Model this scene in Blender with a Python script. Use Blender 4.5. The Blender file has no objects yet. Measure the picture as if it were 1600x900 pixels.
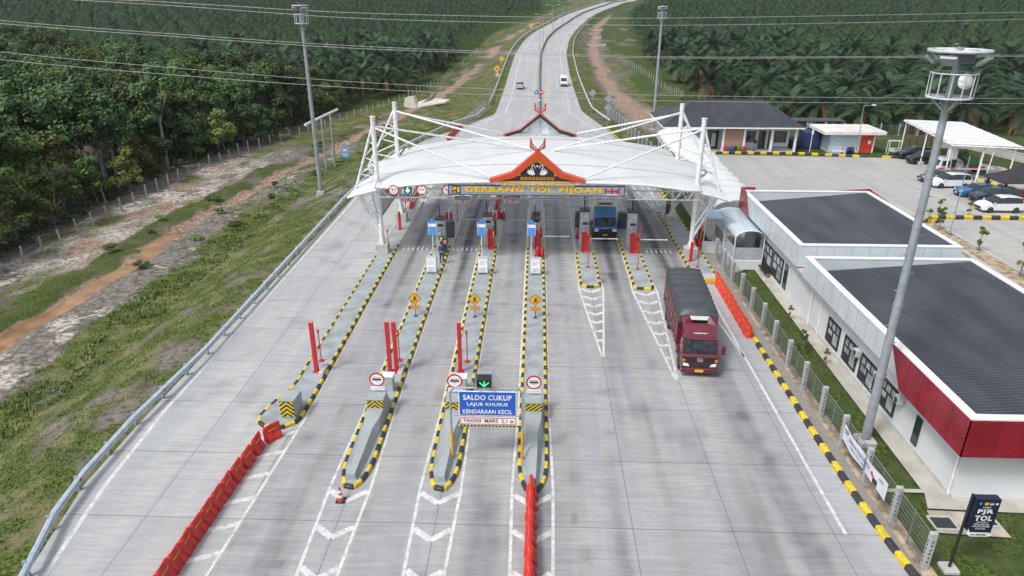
import bpy, bmesh, math, random
import numpy as np
from mathutils import Vector, Matrix
R = math.radians
random.seed(11); rng = np.random.default_rng(11)
SC = bpy.context.scene
COL = SC.collection

# ------------------------------------------------------------------ camera
CAM_H = 21.0; FOC = 1067.0                      # metres above the plaza; focal length in pixels of a 1600 px wide frame
PITCH = math.atan(457 / FOC); YAW = math.atan(42 * math.cos(PITCH) / FOC)
cd = bpy.data.cameras.new('camera'); cam = bpy.data.objects.new('camera', cd); COL.objects.link(cam)
cam.location = (0, 0, CAM_H); cam.rotation_euler = (math.pi / 2 - PITCH, 0, YAW)
cd.sensor_width = 36; cd.lens = 36 * FOC / 1600; cd.clip_end = 6000; cd.clip_start = 0.5
SC.camera = cam
# ------------------------------------------------------------------ sky and sun (bright overcast)
SUN_EL, SUN_AZ = 54, 226
w = bpy.data.worlds.new('World'); SC.world = w; w.use_nodes = True
nt = w.node_tree; bg = nt.nodes['Background']
sky = nt.nodes.new('ShaderNodeTexSky'); sky.sky_type = 'NISHITA'; sky.sun_disc = False
sky.sun_elevation = R(SUN_EL); sky.sun_rotation = R(SUN_AZ); sky.air_density = 1.3; sky.dust_density = 4.0; sky.ozone_density = 1.0
hs = nt.nodes.new('ShaderNodeHueSaturation'); hs.inputs['Saturation'].default_value = 0.42
nt.links.new(sky.outputs[0], hs.inputs['Color']); nt.links.new(hs.outputs[0], bg.inputs['Color'])
bg.inputs['Strength'].default_value = 0.115
sl = bpy.data.lights.new('sun', 'SUN'); so = bpy.data.objects.new('sun', sl); COL.objects.link(so)
sl.energy = 1.5; sl.angle = R(11); sl.color = (1, 0.97, 0.93)
_d = Vector((math.sin(R(SUN_AZ)) * math.cos(R(SUN_EL)), math.cos(R(SUN_AZ)) * math.cos(R(SUN_EL)), math.sin(R(SUN_EL))))
so.rotation_euler = _d.to_track_quat('Z', 'Y').to_euler(); so.location = (0, 0, 60)
SC.view_settings.view_transform = 'Standard'; SC.view_settings.look = 'None'
SC.view_settings.gamma = 1.0; SC.view_settings.use_curve_mapping = False
SC.view_settings.exposure = 0.6

# ------------------------------------------------------------------ measuring the photograph: pixel -> point in the place
_ct, _st, _cp, _sp = math.cos(PITCH), math.sin(PITCH), math.cos(YAW), math.sin(YAW)
_R = (_cp, _sp, 0.0); _F = (-_sp * _ct, _cp * _ct, -_st); _U = (-_sp * _st, _cp * _st, _ct)
def ray(px, py):
    a = (px - 800) / FOC; b = (450 - py) / FOC
    return [_F[i] + a * _R[i] + b * _U[i] for i in range(3)]
def G(px, py, z=0.0):                           # on the level z
    d = ray(px, py); t = (z - CAM_H) / d[2]
    return Vector((d[0] * t, d[1] * t, z))
def AY(px, py, y):                              # on the upright plane at distance y
    d = ray(px, py); t = y / d[1]
    return Vector((d[0] * t, y, CAM_H + d[2] * t))
def AX(px, py, x):
    d = ray(px, py); t = x / d[0]
    return Vector((x, d[1] * t, CAM_H + d[2] * t))

# ------------------------------------------------------------------ numbers
def ss(a, b, x):
    t = np.clip((np.asarray(x, float) - a) / (b - a), 0, 1); return t * t * (3 - 2 * t)
def _hash(ix, iy, s):
    h = np.sin(ix * 127.1 + iy * 311.7 + s * 74.7) * 43758.5453
    return h - np.floor(h)
def vnoise(x, y, s=0):
    x = np.asarray(x, float); y = np.asarray(y, float)
    ix, iy = np.floor(x), np.floor(y); fx, fy = x - ix, y - iy
    fx = fx * fx * (3 - 2 * fx); fy = fy * fy * (3 - 2 * fy)
    a = _hash(ix, iy, s); b = _hash(ix + 1, iy, s); c = _hash(ix, iy + 1, s); d = _hash(ix + 1, iy + 1, s)
    return (a * (1 - fx) + b * fx) * (1 - fy) + (c * (1 - fx) + d * fx) * fy
def fbm(x, y, s=0, o=4):
    v = 0; a = .5; t = 0
    for i in range(o):
        v = v + a * vnoise(np.asarray(x) * 2 ** i, np.asarray(y) * 2 ** i, s + i); t += a; a *= .5
    return v / t
def hx(h):
    c = [int(h[i:i + 2], 16) / 255 for i in (0, 2, 4)]
    return tuple(v / 12.92 if v <= .04045 else ((v + .055) / 1.055) ** 2.4 for v in c)

# ------------------------------------------------------------------ materials
def newmat(name):
    m = bpy.data.materials.new(name); m.use_nodes = True
    t = m.node_tree; return m, t, t.nodes['Principled BSDF']
def mix(t, fac, a, b, mode='MIX'):
    n = t.nodes.new('ShaderNodeMix'); n.data_type = 'RGBA'; n.blend_type = mode
    for k, v in (('Factor', fac), ('A', a), ('B', b)):
        idx = {'Factor': 0, 'A': 6, 'B': 7}[k]
        if hasattr(v, 'is_linked'): t.links.new(v, n.inputs[idx])
        elif k == 'Factor': n.inputs[0].default_value = v
        else: n.inputs[idx].default_value = (*v[:3], 1)
    return n.outputs[2]
def noise(t, scale, coord=None, detail=3, rough=.55, stretch=None):
    n = t.nodes.new('ShaderNodeTexNoise'); n.inputs['Scale'].default_value = scale
    n.inputs['Detail'].default_value = detail; n.inputs['Roughness'].default_value = rough
    c = coord
    if c is None:
        tc = t.nodes.new('ShaderNodeTexCoord'); c = tc.outputs['Object']
    if stretch:
        mp = t.nodes.new('ShaderNodeMapping'); mp.inputs['Scale'].default_value = stretch
        t.links.new(c, mp.inputs['Vector']); c = mp.outputs[0]
    t.links.new(c, n.inputs['Vector']); return n.outputs['Fac']
def ramp(t, fac, a, b):                         # smooth threshold
    n = t.nodes.new('ShaderNodeMapRange'); n.interpolation_type = 'SMOOTHSTEP'
    n.inputs['From Min'].default_value = a; n.inputs['From Max'].default_value = b
    t.links.new(fac, n.inputs['Value']); return n.outputs[0]
def math_(t, op, a, b=None):
    n = t.nodes.new('ShaderNodeMath'); n.operation = op
    for i, v in enumerate((a, b)):
        if v is None: continue
        if hasattr(v, 'is_linked'): t.links.new(v, n.inputs[i])
        else: n.inputs[i].default_value = v
    return n.outputs[0]
MATS = {}
def mat(name, col, rough=.55, metal=0.0, var=.12, scale=3.0, grime=0.0, bump=0.0, spec=None, stretch=None, coat=0.0):
    if name in MATS: return MATS[name]
    m, t, b = newmat(name)
    if isinstance(col, str): col = hx(col)
    lo = [c * (1 - var) for c in col]; hi = [min(1, c * (1 + var)) for c in col]
    n1 = noise(t, scale, stretch=stretch)
    c = mix(t, ramp(t, n1, .3, .7), lo, hi)
    if grime:
        g = ramp(t, noise(t, scale * .45, detail=6, rough=.7), .45, .75)
        c = mix(t, math_(t, 'MULTIPLY', g, grime), c, (.10, .085, .065))
    t.links.new(c, b.inputs['Base Color'])
    b.inputs['Roughness'].default_value = rough; b.inputs['Metallic'].default_value = metal
    if spec is not None: b.inputs['Specular IOR Level'].default_value = spec
    if coat: b.inputs['Coat Weight'].default_value = coat
    if bump:
        bp = t.nodes.new('ShaderNodeBump'); bp.inputs['Strength'].default_value = bump
        t.links.new(noise(t, scale * 6, detail=4), bp.inputs['Height']); t.links.new(bp.outputs[0], b.inputs['Normal'])
    MATS[name] = m; return m
M_WHITE = lambda: mat('white paint', (.74, .76, .78), .45, grime=.10)
M_STEEL = lambda: mat('white painted steel', (.70, .73, .75), .4, grime=.15)
M_GALV = lambda: mat('galvanised steel', (.33, .37, .41), .45, .3, scale=2, grime=.18)
M_DARK = lambda: mat('dark metal', (.035, .037, .04), .5)
M_BLACK = lambda: mat('black paint', (.022, .022, .024), .5, var=.3)
M_YEL = lambda: mat('yellow road paint', (.64, .48, .025), .6, var=.2, grime=.3, scale=6)
M_KBLK = lambda: mat('black kerb paint', (.035, .037, .042), .6, var=.35, scale=5)
M_KGREY = lambda: mat('bare kerb concrete', (.42, .42, .39), .8, var=.15)
M_DECK = lambda: mat('grey island paint', (.285, .325, .345), .6, var=.16, scale=1.3, grime=.4)
M_RED = lambda: mat('red paint', (.50, .018, .022), .45)
M_ORANGE = lambda: mat('orange red plastic', (.60, .045, .022), .45, var=.18, scale=2, grime=.2)
M_BARR = lambda: mat('red plastic', (.56, .026, .02), .45, var=.18, scale=1.6, grime=.25)
M_BLUE = lambda: mat('blue sign face', (.012, .10, .48), .4, var=.05)
M_LBLUE = lambda: mat('light blue sign face', (.05, .25, .68), .4, var=.05)
M_GLASS = lambda: mat('dark glass', (.02, .03, .04), .08, var=.2, spec=.8)
M_TYRE = lambda: mat('tyre rubber', (.018, .018, .018), .8)
M_RIM = lambda: mat('wheel rim', (.45, .46, .48), .3, .8)
M_LAMP = lambda: mat('headlamp glass', (.75, .78, .80), .1, var=.1, spec=.8)
M_TAIL = lambda: mat('tail lamp glass', (.40, .01, .01), .15)
M_CONC = lambda: mat('cast concrete', (.42, .42, .41), .8, scale=2, grime=.25, bump=.1)
M_SIGNY = lambda: mat('yellow sign face', (.75, .40, .01), .45, var=.05)

# ------------------------------------------------------------------ mesh builder
_TXT = {}
def text_geo(s, bold=0.0):
    k = (s, bold)
    if k not in _TXT:
        cu = bpy.data.curves.new('t', 'FONT'); cu.body = s; cu.offset = bold; cu.space_character = 1.0 + bold * 3.2; cu.resolution_u = 3
        o = bpy.data.objects.new('t', cu); me = bpy.data.meshes.new_from_object(o)
        v = [tuple(p.co) for p in me.vertices]; f = [tuple(p.vertices) for p in me.polygons]
        bpy.data.objects.remove(o); bpy.data.curves.remove(cu); bpy.data.meshes.remove(me)
        _TXT[k] = (v, f)
    return _TXT[k]
class MB:
    def __init__(s): s.v = []; s.f = []; s.m = []; s.sm = []
    def add(s, vs, fs, m=0, smooth=False):
        o = len(s.v); s.v += [tuple(p) for p in vs]
        for f in fs: s.f.append(tuple(i + o for i in f)); s.m.append(m); s.sm.append(smooth)
        return s
    def box(s, a, b, m=0, M=None):
        x0, y0, z0 = a; x1, y1, z1 = b
        vs = [(x0, y0, z0), (x1, y0, z0), (x1, y1, z0), (x0, y1, z0), (x0, y0, z1), (x1, y0, z1), (x1, y1, z1), (x0, y1, z1)]
        if M is not None: vs = [M @ Vector(p) for p in vs]
        return s.add(vs, [(0, 3, 2, 1), (4, 5, 6, 7), (0, 1, 5, 4), (1, 2, 6, 5), (2, 3, 7, 6), (3, 0, 4, 7)], m)
    def cbox(s, c, d, m=0, rz=0.0, rx=0.0, ry=0.0):
        M = Matrix.Translation(c) @ Matrix.Rotation(rz, 4, 'Z') @ Matrix.Rotation(ry, 4, 'Y') @ Matrix.Rotation(rx, 4, 'X')
        return s.box((-d[0] / 2, -d[1] / 2, -d[2] / 2), (d[0] / 2, d[1] / 2, d[2] / 2), m, M)
    def bbox(s, a, b, r=.05, m=0, M=None):       # box with chamfered vertical and top edges
        x0, y0, z0 = a; x1, y1, z1 = b
        def ring(x0, y0, x1, y1, r, z): return [(x0 + r, y0, z), (x1 - r, y0, z), (x1, y0 + r, z), (x1, y1 - r, z), (x1 - r, y1, z), (x0 + r, y1, z), (x0, y1 - r, z), (x0, y0 + r, z)]
        vs = ring(x0, y0, x1, y1, r, z0) + ring(x0, y0, x1, y1, r, z1 - r) + ring(x0 + r, y0 + r, x1 - r, y1 - r, r * .5, z1)
        if M is not None: vs = [M @ Vector(p) for p in vs]
        fs = [tuple(range(7, -1, -1)), tuple(range(16, 24))]
        for k in (0, 8):
            for i in range(8): fs.append((k + i, k + (i + 1) % 8, k + 8 + (i + 1) % 8, k + 8 + i))
        return s.add(vs, fs, m)
    def tube(s, p0, p1, r, n=8, r1=None, m=0, caps=True):
        p0, p1 = Vector(p0), Vector(p1); r1 = r if r1 is None else r1
        d = (p1 - p0)
        if d.length < 1e-6: return s
        d.normalize(); a = d.orthogonal().normalized(); b = d.cross(a)
        vs = []
        for p, q in ((p0, r), (p1, r1)):
            for i in range(n):
                t = 2 * math.pi * i / n; vs.append(p + a * (math.cos(t) * q) + b * (math.sin(t) * q))
        fs = [(i, (i + 1) % n, n + (i + 1) % n, n + i) for i in range(n)]
        s.add(vs, fs, m, n > 5)
        if caps: s.add(vs, [tuple(range(n - 1, -1, -1)), tuple(range(n, 2 * n))], m)
        return s
    def path(s, pts, r, n=6, m=0):
        for a, b in zip(pts[:-1], pts[1:]): s.tube(a, b, r, n, m=m)
        return s
    def poly(s, pts, m=0): return s.add(pts, [tuple(range(len(pts)))], m)
    def slab(s, pts, off, m=0, mside=None):       # flat outline pushed along off
        n = len(pts); off = Vector(off); mside = m if mside is None else mside
        q = [Vector(p) for p in pts]; vs = q + [p + off for p in q]
        s.add(vs, [tuple(range(n - 1, -1, -1)), tuple(range(n, 2 * n))], m)
        return s.add(vs, [(i, (i + 1) % n, n + (i + 1) % n, n + i) for i in range(n)], mside)
    def lathe(s, prof, c=(0, 0, 0), n=16, m=0, M=None):
        vs = []
        for r, z in prof:
            for i in range(n):
                t = 2 * math.pi * i / n; p = Vector((r * math.cos(t), r * math.sin(t), z))
                vs.append((M @ p if M is not None else p) + Vector(c))
        fs = []
        for k in range(len(prof) - 1):
            for i in range(n): fs.append((k * n + i, k * n + (i + 1) % n, (k + 1) * n + (i + 1) % n, (k + 1) * n + i))
        s.add(vs, fs, m, True)
        return s.add(vs, [tuple(range(n - 1, -1, -1)), tuple(range((len(prof) - 1) * n, len(prof) * n))], m)
    def disc(s, c, r, nrm=(0, -1, 0), t=.03, n=24, m=0, mside=None):   # a flat round plate, front towards nrm
        c = Vector(c); d = Vector(nrm).normalized(); a = d.orthogonal().normalized(); b = d.cross(a)
        pts = [c + a * (r * math.cos(2 * math.pi * i / n)) + b * (r * math.sin(2 * math.pi * i / n)) for i in range(n)]
        return s.slab([p - d * t for p in pts], d * t, m, mside)
    def text(s, st, c, w, h, m=0, right=(1, 0, 0), up=(0, 0, 1), bold=.02, lift=.006):
        v, f = text_geo(st, bold)
        if not v: return s
        xs = [p[0] for p in v]; ys = [p[1] for p in v]
        x0, x1, y0, y1 = min(xs), max(xs), min(ys), max(ys)
        rt, u = Vector(right).normalized(), Vector(up).normalized(); nn = rt.cross(u)
        c = Vector(c)
        return s.add([c + rt * ((p[0] - (x0 + x1) / 2) / (x1 - x0) * w) + u * ((p[1] - (y0 + y1) / 2) / (y1 - y0) * h) + nn * lift for p in v], f, m)
    def build(s, name, mats, parent=None, world=False, loc=None, sharp=None):
        me = bpy.data.meshes.new(name)
        off = Vector((0, 0, 0))
        if world and parent is not None: off = Vector(parent.location)
        if loc is not None: off = Vector(loc)
        me.from_pydata([(p[0] - off[0], p[1] - off[1], p[2] - off[2]) for p in s.v], [], s.f)
        if not isinstance(mats, (list, tuple)): mats = [mats]
        for k in mats: me.materials.append(k() if callable(k) else k)
        me.polygons.foreach_set('material_index', s.m); me.polygons.foreach_set('use_smooth', s.sm)
        me.update()
        o = bpy.data.objects.new(name, me); COL.objects.link(o)
        if parent is not None: o.parent = parent
        elif loc is not None: o.location = loc
        return o
def nmesh(name, V, F, mats, midx=None, parent=None, attrs=None, smooth=False):   # large meshes from arrays of quads
    me = bpy.data.meshes.new(name); V = np.asarray(V, np.float32); F = np.asarray(F, np.int32)
    me.vertices.add(len(V)); me.vertices.foreach_set('co', V.ravel())
    k = F.shape[1]; me.loops.add(F.size); me.loops.foreach_set('vertex_index', F.ravel())
    me.polygons.add(len(F)); me.polygons.foreach_set('loop_start', np.arange(0, F.size, k, dtype=np.int32))
    for q in mats: me.materials.append(q() if callable(q) else q)
    if midx is not None: me.polygons.foreach_set('material_index', np.asarray(midx, np.int32))
    me.polygons.foreach_set('use_smooth', np.full(len(F), smooth))
    for nm, (typ, arr) in (attrs or {}).items():
        a = me.attributes.new(nm, typ, 'POINT')
        a.data.foreach_set('color' if typ == 'FLOAT_COLOR' else 'value', np.asarray(arr, np.float32).ravel())
    me.update(calc_edges=True); me.validate()
    o = bpy.data.objects.new(name, me); COL.objects.link(o)
    if parent is not None: o.parent = parent
    return o
def tag(o, label=None, cat=None, group=None, kind=None):
    if label: o['label'] = label
    if cat: o['category'] = cat
    if group: o['group'] = group
    if kind: o['kind'] = kind
    return o
def thing(name, label, cat, loc=(0, 0, 0), rz=0.0, group=None):
    o = bpy.data.objects.new(name, None); COL.objects.link(o); o.empty_display_size = .3
    o.location = loc; o.rotation_euler = (0, 0, rz)
    return tag(o, label, cat, group)
def dup(root, loc, rz=0.0, label=None, group=None, scale=None):
    r = root.copy(); COL.objects.link(r); r.location = loc; r.rotation_euler = (0, 0, rz)
    if scale is not None: r.scale = (scale,) * 3 if not hasattr(scale, '__len__') else scale
    if label: r['label'] = label
    if group: r['group'] = group
    for ch in list(root.children):
        c = ch.copy(); COL.objects.link(c); c.parent = r
        for g in list(ch.children):
            e = g.copy(); COL.objects.link(e); e.parent = c
    return r

# ------------------------------------------------------------------ the lie of the land
_XL = [(-60, -16.5), (8, -16.5), (14, -18.6), (20, -19.95), (25, -20.9), (30, -21), (95, -20.6), (108, -17.6), (119, -13), (134, -8.1), (196, -8.0)]
_XR = [(-60, 16.5), (8, 16.5), (14, 15.6), (20.8, 14.95), (25, 14.65), (40, 14.5), (75, 14.4), (107, 13.2), (112, 12.6), (120, 11.6), (138, 8.8), (196, 8.8)]
_CX = [(196, 0.4), (237, 0.9), (275, 3.2), (311, 7.0), (360, 12), (417, 19.5), (460, 27), (496, 35.5), (548, 49), (640, 69), (722, 86), (900, 130)]
def cxf(y): return np.interp(y, [p[0] for p in _CX], [p[1] for p in _CX])
def hillf(y): return 7.0 * ss(150, 330, y) + 9.0 * ss(330, 640, y) + 6 * ss(640, 1000, y)
def xlf(y):
    a = np.interp(y, [p[0] for p in _XL], [p[1] for p in _XL]); return np.where(np.asarray(y) > 196, cxf(y) - 8.4, a)
def xrf(y):
    a = np.interp(y, [p[0] for p in _XR], [p[1] for p in _XR]); return np.where(np.asarray(y) > 196, cxf(y) + 8.4, a)
_DX = [(-60, -40.2), (72, -40.2), (95, -38.4), (115, -35.3), (144, -31.8), (179, -24.6), (240, -18.2), (282, -15.2), (414, -1.5)]
def dxf(y): return np.interp(y, [p[0] for p in _DX], [p[1] for p in _DX]) + .45 * np.sin(np.asarray(y) * .23) + .3 * np.sin(np.asarray(y) * .61 + 1)
def T(x, y):
    x = np.asarray(x, float); y = np.asarray(y, float)
    dl = xlf(y) - x; dr = x - xrf(y)
    h = hillf(y) - .06
    rise = ss(200, 420, y)
    h = h - 3.0 * ss(1.6, 11, dl) * (1 - .5 * rise) + (fbm(x * .35, y * .35, 5) - .5) * .5 * ss(1.5, 5, dl)
    h = h - np.where(y > 108, 1.6 * ss(1.5, 9, dr) * ss(112, 130, y), 0) * (1 - .5 * rise)
    h = h - .75 * np.exp(-((x - dxf(y)) / 1.25) ** 2) * (dl > 0) * (1 - ss(120, 190, y))
    h = h + 9 * ss(90, 420, np.abs(x)) * ss(100, 300, y)
    return h
def GT(px, py):                                  # pixel -> point on the land
    d = ray(px, py); t = 5.0; prev = t
    for i in range(4000):
        x, y, z = d[0] * t, d[1] * t, CAM_H + d[2] * t
        if z <= float(T(x, y)): break
        prev = t; t += max(.15, (z - float(T(x, y))) * .5)
    return Vector((d[0] * t, d[1] * t, float(T(d[0] * t, d[1] * t))))

# ground sheet
def axis(segs):
    out = []
    for a, b, st in segs: out += list(np.arange(a, b, st))
    return np.array(out + [segs[-1][1]])
gx = axis([(-900, -400, 50), (-400, -120, 14), (-120, -62, 2.5), (-62, -20, .7), (-20, 12, 4), (12, 60, 1.2), (60, 120, 5), (120, 400, 14), (400, 900, 50)])
gy = axis([(-120, 8, 8), (8, 130, .8), (130, 260, 2), (260, 700, 7), (700, 1180, 60)])
X, Y = np.meshgrid(gx, gy); Z = T(X, Y)
Z = np.where((X > xlf(Y) + .5) & (X < xrf(Y) - .5), hillf(Y) - .25, Z)
dl = xlf(Y) - X; dr = X - xrf(Y); dd = X - dxf(Y)
n1 = fbm(X * .22, Y * .16, 1); n2 = fbm(X * .7, Y * .6, 2); n3 = fbm(X * .09, Y * .05, 3)
grass = np.full(X.shape, .85); sand = np.zeros(X.shape); red = np.zeros(X.shape); lush = np.zeros(X.shape)
L = dl > 0
near = 1 - ss(95, 135, Y)
slope = L & (dd > 5.5)
grass = np.where(slope, np.clip(.66 + (n1 - .5) * 1.4 + (n2 - .5) * 1.2, 0, 1), grass)
grass = np.where(slope & (dl > 9.5) & (dl < 14.5), np.clip(grass + .25, 0, 1), grass)
g2 = L & (dd <= 5.5) & (dd > 1.0)
sand = np.where(g2, np.clip(.55 + (n2 - .5) * 1.9 - .5 * ss(40, 54, Y) + .45 * ss(60, 80, Y) * (n1 > .45), 0, 1) * near, sand)
grass = np.where(g2, np.clip(.08 + (n1 - .52) * 3 * ss(48, 70, Y), 0, .9) * near + (1 - near) * .8, grass)
d0 = L & (np.abs(dd) < 1.0)
red = np.where(d0, .85, red); grass = np.where(d0, .02, grass); sand = np.where(d0, .15, sand)
g3 = L & (dd < -1.1) & (dd > -3.8)
grass = np.where(g3, np.clip(.7 + (n1 - .5) * 2.4, 0, 1), grass); red = np.where(g3, np.clip((n2 - .45) * 2.5, 0, .7), red); lush = np.where(g3, .5, lush)
g4 = L & (dd <= -3.8) & (dd > -12)
sand = np.where(g4, np.clip(.66 + (n2 - .5) * 2.4 + (n1 - .5), 0, 1) * ss(46, 58, Y) * near, sand)
grass = np.where(g4, np.clip(.12 + (n1 - .55) * 2.5, 0, 1) * ss(46, 58, Y) * near + (1 - ss(46, 58, Y)) * .7 + (1 - near) * .85, grass)
red = np.where(g4, np.clip(.26 + (fbm(X * .3, Y * .3, 9) - .5) * 2.0, 0, .6) * near, red)
far_l = L & (Y > 95)
rp = np.exp(-((dd - .6 + (n1 - .5) * 4) / (1.0 + 1.3 * n2)) ** 2) * ss(85, 105, Y) * (.35 + n3)
red = np.where(far_l, np.maximum(red, np.clip(rp * (.45 + n2 * .6), 0, .9)), red)
sand = np.where(far_l, np.maximum(sand, np.clip((n2 - .52) * 4, 0, .7) * np.exp(-((dd - 4) / 5) ** 2)), sand)
grass = np.where(far_l, grass * (1 - .85 * np.clip(rp, 0, 1)), grass)
fl = L & (dd <= -12)
grass = np.where(fl, .25, grass); red = np.where(fl, .25 * ss(-18, -12, dd), red)
Rr = (dr > 0) & (Y > 112)
ex = np.interp(Y, [118, 135, 150, 181, 248, 356, 480], [23, 24, 21.5, 18.8, 19.5, 27.6, 47]) + (n1 - .5) * 5; ew = np.interp(Y, [118, 140, 160, 250], [4, 6.5, 2.6, 1.9])
er = np.exp(-((X - ex) / ew) ** 2) * Rr * (1 - ss(420, 500, Y))
red = np.maximum(red, np.clip(er * 1.1 * (.25 + n2 * 1.1), 0, .9)); grass = np.where(Rr, np.clip(.72 + (n1 - .5) * 1.4, 0, 1) * (1 - np.clip(er * 1.2, 0, .95)), grass)
plant = ((X > np.interp(Y, [112, 158, 197, 265, 300, 484, 640], [44, 36, 33, 37, 43, 60, 90])) & (Y > 117)) | ((X < np.interp(Y, [150, 165, 177, 202, 242, 347, 420, 640], [-43, -38, -34, -29, -24, -20, -8, 30])) & (Y > 155))
grass = np.where(plant, .95, grass); lush = np.where(plant, 1, lush); red = np.where(plant, 0, red); sand = np.where(plant, 0, sand)
lush = np.where(Rr & (X > 26), .8, lush)
yard = (dr > 0) & (Y <= 112); grass = np.where(yard, .97, grass); lush = np.where(yard, .75, lush)
nx, ny = len(gx), len(gy)
idx = np.arange(nx * ny).reshape(ny, nx)
F = np.stack([idx[:-1, :-1], idx[:-1, 1:], idx[1:, 1:], idx[1:, :-1]], -1).reshape(-1, 4)
zone = np.stack([grass, sand, red, lush], -1).reshape(-1, 4)
def ground_material():
    m, t, b = newmat('earth and grass')
    at = t.nodes.new('ShaderNodeAttribute'); at.attribute_name = 'zone'
    sp = t.nodes.new('ShaderNodeSeparateColor'); t.links.new(at.outputs['Color'], sp.inputs[0])
    g = t.nodes.new('ShaderNodeNewGeometry').outputs['Position']
    nf = noise(t, 2.2, g, 6, .65); nm = noise(t, .5, g, 4, .6); nh = noise(t, 7, g, 3, .6)
    soil = mix(t, ramp(t, nf, .35, .65), (.085, .076, .066), (.24, .22, .195))
    sandc = mix(t, ramp(t, nf, .38, .66), (.19, .165, .14), (.56, .53, .49))
    redc = mix(t, ramp(t, nf, .35, .65), (.16, .10, .072), (.38, .28, .22))
    grc = mix(t, ramp(t, nh, .35, .65), (.024, .040, .010), (.115, .15, .036))
    grc = mix(t, ramp(t, nm, .45, .65), grc, (.17, .155, .085))
    lu = mix(t, ramp(t, nf, .3, .7), (.016, .038, .010), (.045, .085, .022))
    grc = mix(t, math_(t, 'MULTIPLY', at.outputs['Alpha'], ramp(t, nm, .25, .6)), grc, lu)
    def edge(v, amt=.7):                        # break the borders of each zone up with noise
        k = math_(t, 'ADD', v, math_(t, 'MULTIPLY', math_(t, 'SUBTRACT', nf, .5), amt)); return ramp(t, k, .34, .66)
    c = mix(t, edge(sp.outputs[1]), soil, sandc)
    c = mix(t, edge(sp.outputs[2], .6), c, redc)
    c = mix(t, edge(sp.outputs[0], 1.7), c, grc)
    c = mix(t, math_(t, 'MULTIPLY', ramp(t, noise(t, .9, g, 7, .75), .56, .7), .45), c, (.06, .055, .04))
    t.links.new(c, b.inputs['Base Color']); b.inputs['Roughness'].default_value = .95; b.inputs['Specular IOR Level'].default_value = .1
    bp = t.nodes.new('ShaderNodeBump'); bp.inputs['Strength'].default_value = .6; bp.inputs['Distance'].default_value = .12
    t.links.new(nf, bp.inputs['Height']); t.links.new(bp.outputs[0], b.inputs['Normal'])
    return m
ground = nmesh('ground', np.stack([X, Y, Z], -1).reshape(-1, 3), F, [ground_material()], attrs={'zone': ('FLOAT_COLOR', zone)}, smooth=True)
tag(ground, kind='structure')
# muddy water standing in the ditch
mb = MB(); ys = np.arange(8, 74, 2.0)
for a, b in zip(ys[:-1], ys[1:]):
    mb.poly([(dxf(a) - 1.15, a, -3.52), (dxf(a) + 1.1, a, -3.52), (dxf(b) + 1.1, b, -3.52), (dxf(b) - 1.15, b, -3.52)])
tag(mb.build('ditch_water', mat('muddy water', (.30, .175, .095), .22, var=.3, scale=.5, grime=.3)), kind='structure')

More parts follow.
